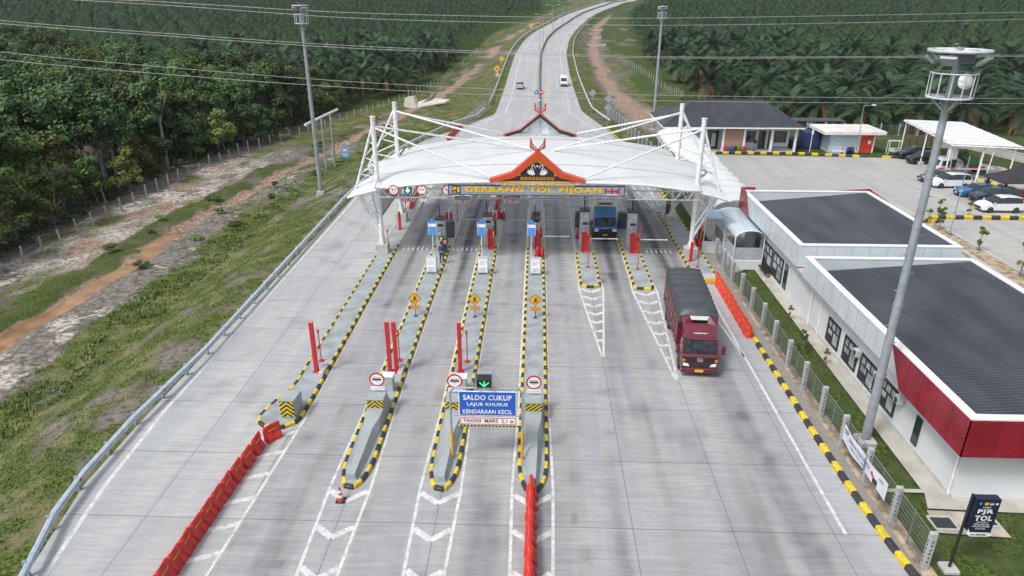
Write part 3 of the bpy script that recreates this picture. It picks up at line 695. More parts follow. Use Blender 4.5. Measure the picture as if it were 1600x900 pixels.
        for x in (-2.0, -1, 1, 2.0): b.tube((c + x, y - .25, ze - .3), (c + x, y - .25, ze + (.3 if abs(x) > 1.5 else 1.0)), .035, 6)
        b.build('strut', M_STEEL, t, True)
    b = MB()
    for sd in (-1, 1):
        q = [(c - sd * .12, za - .05), (c + sd * .42, za + .58), (c + sd * .50, za + .92), (c + sd * .62, za + .95), (c + sd * .62, za + .2), (c + sd * .3, za + .05), (c + sd * .12, za - .12)]
        b.slab([(x, y + .2 * s + sd * .03, z) for x, z in q], (0, .12, 0), 0)
        b.slab([(x, y + .2 * s + sd * .03 - .02, z) for x, z in [(c + sd * .1, za + .1), (c + sd * .48, za + .55), (c + sd * .5, za + .42), (c + sd * .2, za + .1)]], (0, .02, 0), 1)
    b.build('crossed_finial', [mat('dull red paint', (.42, .06, .05), .5), mat('silver paint', (.5, .48, .46), .4)], t, True)
    return t
gable(True, 53.75, 'orange front gable with a black panel, two white swans and a crossed finial')
gable(False, 71.9, 'rear gable seen from behind with pale sheeting and pinkish red bargeboards')

# name board on the truss
t = thing('name_board', 'long blue grey board with yellow letters GERBANG TOL PIJOAN under the front gable', 'sign', (0, 54, 6.1))
X0, X1, Z0, Z1 = -7.12, 7.12, 6.08, 6.86; y = 54.0
b = MB(); b.box((X0, y, Z0), (X1, y + .16, Z1)); b.build('board', mat('blue grey board', (.25, .32, .45), .45, var=.06), t, True)
b = MB()
for z in (Z0, Z1): b.box((X0 - .03, y - .02, z - .035), (X1 + .03, y + .18, z + .035))
for x in (X0, X1): b.box((x - .035, y - .022, Z0 - .03), (x + .035, y + .178, Z1 + .03))
b.build('frame', M_DARK, t, True)
b = MB(); b.text('GERBANG TOL PIJOAN', (-.25, y - .035, 6.47), 11.1, .60, 0, bold=.06)
b.build('lettering', mat('yellow letters', (.72, .44, .005), .4, var=.05), t, True)
b = MB(); b.box((X0 + .28, y - .02, Z0 + .1), (X0 + .98, y, Z1 - .08), 1)
x = X0 + .28
for q in ([(.06, .06), (.3, .06), (.3, .2), (.06, .12)], [(.06, .24), (.2, .3), (.34, .3), (.34, .54), (.06, .54)], [(.42, .06), (.62, .14), (.62, .54), (.42, .54)]):
    b.slab([(x + u, y - .03, Z0 + .1 + v) for u, v in q], (0, .008, 0), 0)
b.build('yellow_emblem', [M_SIGNY, M_BLACK], t, True)
b = MB(); x = X1 - 1.6; yy = y - .03
for u0, v0, u1, v1 in ((0, .16, .14, .66), (.52, .16, .66, .66), (0, .34, 1.25, .44)): b.box((x + u0, yy + .001 * u1, Z0 + v0), (x + u1, yy + .025, Z0 + v1))
b.slab([(x + .8, yy - .002, Z0 + .42), (x + 1.2, yy - .002, Z0 + .66), (x + 1.36, yy - .002, Z0 + .66), (x + .95, yy - .002, Z0 + .40)], (0, .025, 0))
b.slab([(x + .8, yy - .003, Z0 + .38), (x + .95, yy - .003, Z0 + .40), (x + 1.3, yy - .003, Z0 + .16), (x + 1.14, yy - .003, Z0 + .16)], (0, .025, 0))
b.build('red_emblem', M_RED, t, True)
b = MB(); b.box((x, yy, Z0 + .06), (x + 1.2, yy + .02, Z0 + .12)); b.build('underline', M_WHITE, t, True)

# lane furniture hung from the truss
def round_sign(name, label, c, r, txt, group=None, w=.5):
    t = thing(name, label, 'road sign', c, 0, group)
    b = MB(); b.disc(c, r, m=0); b.build('rim', M_RED, t, True)
    b = MB(); b.disc(Vector(c) + Vector((0, -.006, 0)), r * .8); b.build('face', M_WHITE, t, True)
    if txt:
        b = MB()
        for i, (s, dz, hh, ww) in enumerate(txt): b.text(s, Vector(c) + Vector((0, -.012, dz)), ww, hh, 0, bold=.02)
        b.build('symbol', M_BLACK, t, True)
    return t
for i, (px, tx, lb) in enumerate(((615, '2,1', 'round red rimmed height limit sign at the left end of the truss'), (659, '4,1 m', 'round red rimmed limit sign right of the lit green arrow box'), (699, '2,1', 'round limit sign half hidden by the left end of the name board'))):
    p = AY(px, 297, 54.35 if i < 2 else 54.3); t = round_sign('round_sign', lb, (p.x, p.y, p.z), .43, [(tx, .04, .2, .42)] + ([('m', -.17, .08, .14)] if i != 1 else []), 'round lane signs on the truss')
    b = MB()
    if i == 1: b.slab([(p.x - .08, p.y - .012, p.z + .34), (p.x + .08, p.y - .012, p.z + .34), (p.x, p.y - .012, p.z + .24)], (0, .004, 0)); b.slab([(p.x - .08, p.y - .012, p.z - .34), (p.x + .08, p.y - .012, p.z - .34), (p.x, p.y - .012, p.z - .24)][::-1], (0, .004, 0)); b.build('arrowheads', M_BLACK, t, True)
for px, lb in ((742, 'round sign edge peeping under the yellow letters BANG'), (805, 'round sign edge peeping below the name board by the letters TOL')):
    p = AY(px, 301, 54.5); round_sign('round_sign', lb, (p.x, p.y, p.z), .36, None, 'round lane signs on the truss')
M_EMIT = {}
def emit(name, col, st):
    if name not in M_EMIT:
        m, t_, bs = newmat(name); bs.inputs['Base Color'].default_value = (*col, 1)
        c = mix(t_, noise(t_, 40), [v * .8 for v in col], col); t_.links.new(c, bs.inputs['Emission Color']); bs.inputs['Emission Strength'].default_value = st; M_EMIT[name] = m
    return M_EMIT[name]
def down_arrow(b, c, s, m=0):
    x, y, z = c
    b.slab([(x + u * s, y, z + v * s) for u, v in ((-.1, .5), (-.1, -.1), (-.36, .14), (-.36, -.1), (0, -.48), (.36, -.1), (.36, .14), (.1, -.1), (.1, .5))], (0, .01, 0), m)
p = AY(637, 297, 54.4)
t = thing('lane_signal', 'green lit lane signal box with a white down arrow on the truss', 'lane signal', p)
b = MB(); b.box((p.x - .3, p.y, p.z - .3), (p.x + .3, p.y + .2, p.z + .3)); b.build('housing', M_DARK, t, True)
b = MB(); b.box((p.x - .26, p.y - .006, p.z - .26), (p.x + .26, p.y - .001, p.z + .26)); b.build('face', mat('dark green panel', (.01, .16, .10), .4), t, True)
b = MB(); down_arrow(b, (p.x, p.y - .02, p.z), .46); b.build('arrow', emit('white green lamp', (.75, 1, .88), .8), t, True)
for px, lb in ((637, 'blue lane board with red slanted stripes under the green arrow box'), (722, 'blue lane board with red slanted stripes below the letters GERB'), (800, 'blue lane board with red slanted stripes below the letters NG TOL')):
    p = AY(px, 306 + (0 if px < 700 else 3), 55.4)
    t = thing('hanging_board', lb, 'lane board', p, 0, 'striped boards hanging over the left lanes')
    b = MB(); b.box((p.x - .66, p.y, p.z - .15), (p.x + .66, p.y + .05, p.z + .13)); b.build('blue_board', M_BLUE, t, True)
    b = MB()
    for k in range(7): b.box((p.x - .5 + k * .155, p.y - .006, p.z - .05), (p.x - .5 + k * .155 + (.11 if k != 3 else .05), p.y - .001, p.z + .03))
    b.build('lettering', M_WHITE, t, True)
    b = MB(); b.box((p.x - .66, p.y + .005, p.z - .5), (p.x + .66, p.y + .04, p.z - .17), 0)
    for k in range(8):
        u = -.62 + k * .17; sl_ = .13 if k < 4 else -.13
        b.slab([(p.x + u + .02, p.y - .003, p.z - .5), (p.x + u + .10, p.y - .003, p.z - .5), (p.x + u + .10 + sl_ * .6, p.y - .003, p.z - .17), (p.x + u + .02 + sl_ * .6, p.y - .003, p.z - .17)], (0, .004, 0), 1)
    b.build('striped_bar', [M_WHITE, M_RED], t, True)
    b = MB(); b.tube((p.x - .5, p.y + .02, p.z + .1), (p.x - .5, 54.9, 5.7), .02, 5); b.tube((p.x + .5, p.y + .02, p.z + .1), (p.x + .5, 54.9, 5.7), .02, 5); b.build('hanger', M_DARK, t, True)

# ------------------------------------------------------------------ gantry over the car lane
t = thing('sign_gantry', 'slim steel gantry with yellow legs carrying the blue board SALDO CUKUP over one lane', 'gantry', (-2.2, 27.4, .165))
y = 27.35; xl, xr_ = -3.9, -.5
for x in (xl, xr_):
    b = MB(); b.tube((x, y, .17), (x, y, 1.95), .065, 10); b.build('leg', mat('amber yellow paint', (.66, .33, .01), .45), t, True)
    b = MB(); b.tube((x, y, 1.95), (x, y, 3.95), .05, 10); b.tube((x, y, 3.95), (x + (.2 if x < -1 else -.2), y, 4.18), .05, 8); b.build('upper_post', M_GALV, t, True)
    b = MB(); b.box((x - .16, y - .16, .165), (x + .16, y + .16, .2))
    for sx in (-.1, .1):
        for sy in (-.1, .1): b.tube((x + sx, y + sy, .2), (x + sx, y + sy, .26), .02, 6)
    b.build('base_plate', M_GALV, t, True)
b = MB(); b.tube((xl + .2, y, 4.18), (xr_ - .2, y, 4.18), .05, 10); b.tube((xl, y, 2.68), (xr_, y, 2.68), .025, 6); b.tube((-2.85, y, 4.18), (-2.85, y + .6, 4.2), .02, 5)
b.path([(-2.7, y, 4.2), (-2.7, y + .1, 4.95), (-1.9, y + .1, 4.95), (-1.35, y, 4.2)], .018, 5); b.build('top_beam', M_GALV, t, True)
b = MB(); b.bbox((-3.5, y - .09, 2.72), (-.78, y - .05, 4.06), .01); b.build('white_border', M_WHITE, t, True)
b = MB(); b.box((-3.46, y - .1, 2.76), (-.82, y - .091, 4.02)); b.build('blue_board', M_BLUE, t, True)
b = MB()
for s, z, wd, h in (('SALDO CUKUP', 3.73, 2.28, .29), ('LAJUR KHUSUS', 3.34, 1.92, .235), ('KENDARAAN KECIL', 2.96, 2.34, .235)): b.text(s, (-2.14, y - .101, z), wd, h, 0, bold=.022)
b.build('lettering', M_WHITE, t, True)
b = MB(); b.box((-3.47, y - .08, 2.2), (-.76, y - .05, 2.64), 0)
for a, c in (((-3.44, y - .09, 2.23), (-.79, y - .081, 2.26)), ((-3.44, y - .09, 2.58), (-.79, y - .081, 2.61)), ((-3.44, y - .0902, 2.26), (-3.41, y - .081, 2.58)), ((-.82, y - .0902, 2.26), (-.79, y - .081, 2.58))): b.box(a, c, 1)
b.text('TINGGI  MAKS  2,1 m', (-2.115, y - .082, 2.42), 2.4, .235, 2, bold=.02)
b.build('height_limit_board', [M_WHITE, M_RED, mat('maroon letters', (.16, .02, .05), .5)], t, True)
b = MB()
for k in range(34): b.box((-3.55 + k * .085, y - .03, 2.06), (-3.55 + (k + 1) * .085 - .002, y + .03, 2.11), k % 2)
for x in (-3.4, -.9): b.tube((x, y, 2.11), (x, y, 2.22), .012, 5, m=1)
b.build('height_bar', [M_YEL, M_BLACK], t, True)
t2 = thing('lane_signal', 'black signal box with a green down arrow on top of the blue sign gantry', 'lane signal', (-2.27, y, 4.23))
b = MB(); b.box((-2.58, y - .05, 4.24), (-1.98, y + .25, 4.74)); b.box((-2.62, y - .3, 4.74), (-1.94, y + .25, 4.78)); b.box((-2.62, y - .3, 4.3), (-2.585, y + .2, 4.74)); b.box((-1.975, y - .3, 4.3), (-1.94, y + .2, 4.74)); b.build('housing', M_BLACK, t2, True)
b = MB(); P = lambda u, v: Vector((-2.28 + u, y - .07, 4.47 + v))
b.path([P(0, .16), P(0, -.14)], .035, 5); b.path([P(-.22, .06), P(0, -.16), P(.22, .06)], .035, 5); b.build('arrow', emit('green lamp', (.05, .75, .28), .7), t2, True)

# no-passing customs style signs on the crash blocks
for cx, lb in ((-8.42, 'round red rimmed black bar sign on the island with three people'), (-4.22, 'round red rimmed sign with a black bar left of the blue gantry board'), (.03, 'round red rimmed sign with a black bar right of the blue gantry board')):
    c = (cx, 31.55, 2.0)
    t = round_sign('round_sign', lb, c, .42, None, 'black bar signs on the crash blocks')
    b = MB(); b.box((cx - .24, 31.53, 1.97), (cx + .24, 31.54, 2.06))
    for k in range(6): b.box((cx - .2 + k * .07, 31.531, 2.1), (cx - .16 + k * .07, 31.541, 2.14))
    for k in range(3): b.box((cx - .08 + k * .06, 31.531, 1.9), (cx - .05 + k * .06, 31.541, 1.935))
    b.build('black_bar', M_BLACK, t, True)
    b = MB(); b.box((cx - .38, 31.54, 1.36), (cx + .38, 31.56, 1.58), 0)
    for k in range(9): b.box((cx - .32 + k * .07, 31.534, 1.45), (cx - .28 + k * .07, 31.54, 1.49), 1)
    b.build('plate', [M_WHITE, mat('pale blue grey paint', (.35, .40, .5), .5)], t, True)
    b = MB(); b.tube((cx + .02, 31.6, 1.2), (cx + .02, 31.6, 2.2), .03, 8); b.build('post', M_GALV, t, True)
# equipment boxes behind
for cx, lb, k in ((-8.3, 'grey steel cabinet behind the leftmost black bar sign', 1), (-4.1, 'grey steel cabinet half hidden behind the gantry sign', 0)):
    t = thing('lane_cabinet', lb, 'cabinet', (cx, 33.6, .165), 0, 'grey cabinets on the islands')
    b = MB(); b.bbox((cx - .3, 33.3, .165), (cx + .3, 33.85, 1.1), .03); b.build('housing', mat('light grey steel', (.40, .44, .45), .45, grime=.1), t, True)
    b = MB(); b.box((cx - .33, 33.27, 1.1), (cx + .33, 33.88, 1.14)); b.build('lid', M_STEEL, t, True)
for cx, y0, lb in ((-8.88, 34.2, 'pale low sensor box on the left kerb near the pair of thick red posts'), (-7.95, 35.6, 'pale low sensor box on the right kerb beside the pair of thick red posts'), (-12.65, 35.5, 'pale low sensor box on the kerb beside the single thick red post'), (-4.72, 34.6, 'pale low sensor box behind the gantry beside a single red post')):
    t = thing('sensor_box', lb, 'sensor box', (cx, y0, .2), 0, 'pale boxes on the kerbs')
    b = MB(); b.bbox((cx - .14, y0 - .6, .1), (cx + .14, y0 + .6, .42), .03); b.build('housing', mat('pale grey plastic', (.50, .53, .54), .5, grime=.2), t, True)
    b = MB()
    for q in range(5): b.box((cx - .07, y0 - .45 + q * .2, .42), (cx + .07, y0 - .4 + q * .2, .427))
    b.build('slots', M_DARK, t, True)

# thick and thin red posts
def red_post(x, y, h, label, z0=.165):
    t = thing('height_post', label, 'post', (x, y, z0), 0, 'thick red posts on the islands')
    b = MB(); b.box((-.11, -.11, 0), (.11, .11, h)); b.box((-.115, -.115, h), (.115, .115, h + .03), 1); b.build('post', [M_RED, mat('faded red paint', (.6, .2, .18), .5)], t)
    b = MB(); b.box((-.2, -.2, 0), (.2, .2, .05)); b.build('base_plate', M_RED, t)
def thin_pole(x, y, h, label, z0=.165):
    t = thing('sensor_pole', label, 'pole', (x, y, z0), 0, 'thin red poles on the islands')
    b = MB(); b.tube((0, 0, 0), (0, 0, h), .035, 8); b.build('pole', M_RED, t)
    b = MB(); b.box((-.15, -.15, 0), (.15, .15, .05)); b.build('base_plate', M_RED, t)
    b = MB(); b.box((-.06, -.06, h - .12), (.06, .06, h + .05)); b.build('head', M_RED, t)
red_post(-13.05, 35.4, 3.3, 'single thick red post on the bulb ended leftmost island')
red_post(-8.62, 35.55, 3.35, 'left one of the pair of thick red posts behind the grey cabinet')
red_post(-8.22, 35.55, 3.35, 'right one of the pair of thick red posts behind the grey cabinet')
red_post(-4.4, 35.7, 3.3, 'thick red post rising behind the top left of the gantry')
thin_pole(-13.15, 36.7, 2.1, 'thin red pole beside the single thick post of the leftmost island')
thin_pole(-8.3, 36.9, 2.1, 'thin red pole right behind the pair of thick red posts')
thin_pole(-4.1, 36.9, 2.1, 'thin red pole behind the thick red post at the gantry')
red_post(-13.1, 62.6, 1.75, 'short thick red post before the rear left column plinth')
red_post(-8.5, 62.6, 1.8, 'left short red post behind the booth cabinet with three people')
red_post(-8.1, 62.6, 1.8, 'right short red post behind the booth cabinet with three people')
red_post(-3.95, 62.6, 1.8, 'short thick red post behind the second booth cabinet')
red_post(13.25, 56.2 - 1.2, 1.7, 'thick red post at the foot of the right front canopy column')
thin_pole(-12.98, 56.6, 1.9, 'thin red pole at the left front column plinth')
thin_pole(-12.98, 65.3, 2.0, 'thin red pole at the rear of the leftmost island')
thin_pole(-7.85, 65.6, 2.2, 'tall thin red pole at the rear of the island with three people')
thin_pole(4.4, 53.2, 3.4, 'tall thin red pole in front of the barrier left of the blue truck')
thin_pole(8.48, 52.9, 3.6, 'tall thin red pole in front of the barrier right of the blue truck')
thin_pole(13.55, 53.6, 3.6, 'tall thin red pole in front of the right front canopy column')
# kiosk boards, price boards, walking-person signs on three islands
which = ('the island with three people', 'the second island from the left pair of booths', 'the middle island')
def price_board(cx, lb):
    t = thing('price_board', lb, 'sign', (cx - .4, 55.2, .165), 0, 'blue boards on white poles')
    x = cx - .38; y = 55.2
    b = MB(); b.tube((x, y, .165), (x, y, 3.6), .035, 8); b.build('pole', M_WHITE, t, True)
    b = MB(); b.box((x - .36, y - .05, 2.2), (x + .36, y - .03, 3.4), 0); b.slab([(x - .36, y - .05, 3.4), (x + .36, y - .05, 3.4), (x + .2, y - .05, 3.5), (x - .2, y - .05, 3.5)], (0, .02, 0), 0)
    b.box((x - .33, y - .056, 2.92), (x + .33, y - .051, 3.2), 1)
    for i in range(3):
        for j in range(4): b.box((x - .27 + i * .2, y - .056, 2.3 + j * .14), (x - .14 + i * .2, y - .051, 2.34 + j * .14), 2)
    b.box((x - .36, y - .054, 2.2), (x - .335, y - .051, 3.4), 1); b.box((x + .335, y - .054, 2.2), (x + .36, y - .051, 3.4), 1)
    b.build('board', [M_LBLUE, M_WHITE, mat('sky blue paint', (.25, .5, .85), .5)], t, True)
def kiosk(cx, lb):
    t = thing('notice_stand', lb, 'notice stand', (cx, 51.4, .165), 0, 'white notice stands on the islands')
    x = cx; y = 51.3
    b = MB(); b.slab([(x - .42, y, .3), (x + .42, y, .3), (x + .42, y + .2, 1.55), (x - .42, y + .2, 1.55)], (0, .35, 0))
    for sx in (-.36, .36): b.box((x + sx - .03, y + .05, .165), (x + sx + .03, y + .3, .32))
    b.build('cabinet', mat('light grey steel', (.40, .44, .45), .45, grime=.1), t, True)
    b = MB(); P = lambda u, v: (x + u, y + .16 * v - .012, .35 + 1.18 * v)
    b.poly([P(-.37, .03), P(.37, .03), P(.37, .97), P(-.37, .97)], 0)
    for k, (v, wd, m) in enumerate(((.85, .2, 1), (.76, .28, 2), (.68, .28, 1), (.6, .28, 2), (.52, .22, 1))):
        b.poly([(q[0], q[1] - .004, q[2]) for q in (P(-wd, v - .015), P(wd, v - .015), P(wd, v + .015), P(-wd, v + .015))], m)
    for i in range(6):
        for j in range(3): b.poly([(q[0], q[1] - .004, q[2]) for q in (P(-.3 + i * .1, .08 + j * .1), P(-.22 + i * .1, .08 + j * .1), P(-.22 + i * .1, .14 + j * .1), P(-.3 + i * .1, .14 + j * .1))], 1)
    b.build('notice_sheet', [M_WHITE, mat('grey blue print', (.28, .36, .46), .5), mat('pink print', (.6, .35, .35), .5)], t, True)
def ped_sign(cx, lb):
    t = thing('walking_sign', lb, 'road sign', (cx, 43.4, .165), 0, 'yellow diamond signs on the islands')
    x, y, z = cx + .04, 43.35, 1.52
    b = MB(); b.tube((x, y + .03, .165), (x, y + .03, 1.6), .025, 6); b.box((x - .12, y - .1, .165), (x + .12, y + .14, .19)); b.build('post', M_DARK, t, True)
    b = MB(); D = lambda r, yy: [(x, yy, z - r), (x + r, yy, z), (x, yy, z + r), (x - r, yy, z)]
    b.slab(D(.46, y), (0, .015, 0), 1); b.slab(D(.41, y - .004), (0, .003, 0), 0); b.build('diamond', [M_SIGNY, M_BLACK], t, True)
    b = MB(); Q = lambda u, v: Vector((x + u, y - .014, z + v))
    b.disc(Q(.03, .2), .045, t=.004, n=10); b.path([Q(.02, .14), Q(-.02, -.02), Q(-.1, -.2)], .032, 5); b.path([Q(-.02, -.02), Q(.09, -.1), Q(.1, -.22)], .03, 5); b.path([Q(-.12, .0), Q(.02, .12), Q(.13, .02)], .024, 5)
    b.build('walking_figure', M_BLACK, t, True)
    b = MB(); b.box((x - .32, y, .72), (x + .34, y + .015, 1.0), 1); b.box((x - .29, y - .004, .75), (x + .31, y - .0005, .97), 0)
    for k in range(6): b.box((x - .22 + k * .08, y - .008, .83), (x - .17 + k * .08, y - .004, .89), 1)
    b.build('plate', [mat('orange sign face', (.72, .30, .01), .5), mat('brown print', (.25, .1, .02), .5)], t, True)
for cx, n in ((-8.42, 'the island where three people stand'), (-4.22, 'the island left of the gantry lane'), (.03, 'the middle island ending in red barriers')):
    price_board(cx, 'light blue board on a white pole on ' + n); kiosk(cx, 'white notice on a grey stand on ' + n); ped_sign(cx, 'yellow diamond walking sign on ' + n)
# booth cabinets with short masts
M_BOOTH = lambda: mat('booth grey steel', (.46, .50, .53), .45, grime=.12)
def booth(x, y, lb, h=2.7, wd=.78, red=False):
    t = thing('toll_terminal', lb, 'toll terminal', (x, y, .165), 0, 'toll terminals under the canopy')
    b = MB(); b.bbox((-wd / 2, 0, 0), (wd / 2, 1.0, h), .04); b.build('housing', M_BOOTH, t)
    b = MB(); b.box((-wd / 2 - .05, -.08, h), (wd / 2 + .05, 1.05, h + .12)); b.build('roof_cap', M_DARK, t)
    b = MB(); b.tube((-.02, .4, h + .1), (-.08, .3, h + 1.1), .05, 6); b.box((-.12, .24, h + 1.0), (-.02, .4, h + 1.25)); b.build('camera_mast', M_BLACK, t)
    b = MB(); b.box((-.28, -.03, 1.15), (.2, 0, 1.75), 0); b.box((-.2, -.05, 1.3), (.1, -.031, 1.6), 1); 
    b.build('reader_panel', [M_GALV, mat('pale screen', (.6, .66, .7), .2), M_GLASS], t)
    MB().box((-.18, -.02, 2.1), (.3, 0, 2.35)).build('display_window', M_GLASS, t)
    b = MB()
    for q in ((-.25, 2.0), (0.05, 1.9), (-.1, .9), (.2, 1.95)): b.tube((q[0], -.012, q[1]), (q[0] + .07, -.012, q[1] - .16), .025, 5)
    b.build('red_stickers', M_RED, t)
    return t
booth(-8.42, 57.2, 'grey toll terminal with red stickers in front of the people in vests')
booth(-4.32, 58.4, 'grey toll terminal half hidden by the second blue board')
booth(.0, 58.7, 'grey toll terminal behind the middle island barrier gate', 2.3)
booth(4.35, 58.2, 'grey toll terminal left of the blue truck', 3.3)
booth(8.55, 58.0, 'grey toll terminal right of the blue truck', 3.3)
def gate(x, y, lb, arm):
    t = thing('barrier_gate', lb, 'barrier gate', (x, y, .165), 0, 'red barrier gates under the canopy')
    b = MB(); b.bbox((-.28, -.2, 0), (.06, .35, 1.75), .02, 0); b.bbox((.07, -.25, 0), (.33, .4, 1.6), .02, 1)
    b.box((-.2, -.208, .2), (-.12, -.2, 1.6), 2); b.box((.16, -.258, .2), (.22, -.25, 1.5), 2); b.build('housing', [M_RED, M_ORANGE, mat('deep red paint', (.3, .012, .015), .5)], t)
    b = MB()
    if arm: 
        for k in range(6): b.box((.34 + k * .42, -.3, 1.28), (.34 + (k + 1) * .42 - .003, -.24, 1.37), 0 if k % 3 else 1)
        b.box((.2, -.31, 1.2), (.4, -.2, 1.45), 2)
        b.build('boom', [M_WHITE, mat('grey white boom paint', (.55, .56, .57), .5), M_DARK], t)
    else:
        for k in range(5): b.box((.2, -.32, 1.2 + k * .5), (.26, -.26, 1.2 + (k + 1) * .5 - .003), k % 2)
        b.build('boom', [M_WHITE, M_RED], t)
gate(-3.95, 57.5, 'red barrier gate with raised boom on the second island', False)
gate(.18, 57.5, 'red barrier gate on the middle island with its boom lowered', True)
gate(4.35, 57.0, 'red barrier gate left of the blue truck with its boom before the truck', True)
gate(8.62, 56.9, 'red barrier gate right of the blue truck with lowered boom', True)
for x, y, lb in ((-8.0, 60.3, 'dark cabinet right behind the terminal with red stickers'), (.05, 63.5, 'dark cabinet behind the middle island terminal'), (4.25, 63.8, 'dark cabinet behind the terminal left of the blue truck'), (8.4, 63.6, 'dark cabinet right beside the box of the blue truck'), (12.9 + .65, 66.8, 'dark cabinet on the rightmost island under the truss'), (-4.1, 61.0, 'dark cabinet behind the second terminal')):
    t = thing('equipment_cabinet', lb, 'cabinet', (x, y, .165), 0, 'dark equipment cabinets under the canopy')
    b = MB(); b.bbox((-.4, 0, .0), (.4, .7, 1.55), .04); b.build('housing', mat('charcoal steel', (.07, .072, .078), .5), t)
    b = MB(); b.box((-.34, -.015, .2), (-.02, 0, 1.4)); b.box((.02, -.015, .2), (.34, 0, 1.4)); b.build('door', mat('dark grey steel', (.10, .10, .11), .5), t)
for x, y, lb in ((.05, 61.5, 'low red valve unit on the middle island before the dark cabinet'), (14.35, 58.7, 'red extinguisher trolley behind the right front column'), (.2, 55.6, 'low red box behind the middle notice stand'), (-3.7, 66.5, 'red low unit at the rear of the second island'), (4.0, 60.6, 'red low unit behind the terminal left of the blue truck')):
    t = thing('red_unit', lb, 'fire unit', (x, y, .165), 0, 'small red units under the canopy')
    b = MB(); b.lathe([(.16, 0), (.2, .1), (.2, .7), (.12, .85), (.05, .95)], n=12); b.lathe([(.16, 0), (.2, .1), (.2, .55), (.05, .75)], (.38, .1, 0), n=12); b.build('tank', M_RED, t)
    b = MB(); b.path([(0, 0, .9), (.1, 0, 1.1), (.38, .1, .75)], .03, 6); b.box((-.25, -.2, 0), (.6, .3, .06)); b.build('pipework', M_DARK, t)

# ------------------------------------------------------------------ people
def skin(name, pts, edges, m, parent, sub=2):
    me = bpy.data.meshes.new(name); me.from_pydata([p[:3] for p in pts], edges, []); me.materials.append(m)
    o = bpy.data.objects.new(name, me); COL.objects.link(o)
    sk = o.modifiers.new('skin', 'SKIN'); sk.use_smooth_shade = True
    if not me.skin_vertices: me.skin_vertices.new()
    for i, p in enumerate(pts):
        r = p[3]; me.skin_vertices[0].data[i].radius = (r, r if len(p) < 5 else p[4]); me.skin_vertices[0].data[i].use_root = (i == 0)
    s = o.modifiers.new('sub', 'SUBSURF'); s.levels = sub; s.render_levels = sub
    bpy.context.view_layer.update()
    dg = bpy.context.evaluated_depsgraph_get(); nm = bpy.data.meshes.new_from_object(o.evaluated_get(dg)); nm.name = name
    o.modifiers.clear(); o.data = nm
    if m is not None and not nm.materials: nm.materials.append(m)
    o.parent = parent
    return o
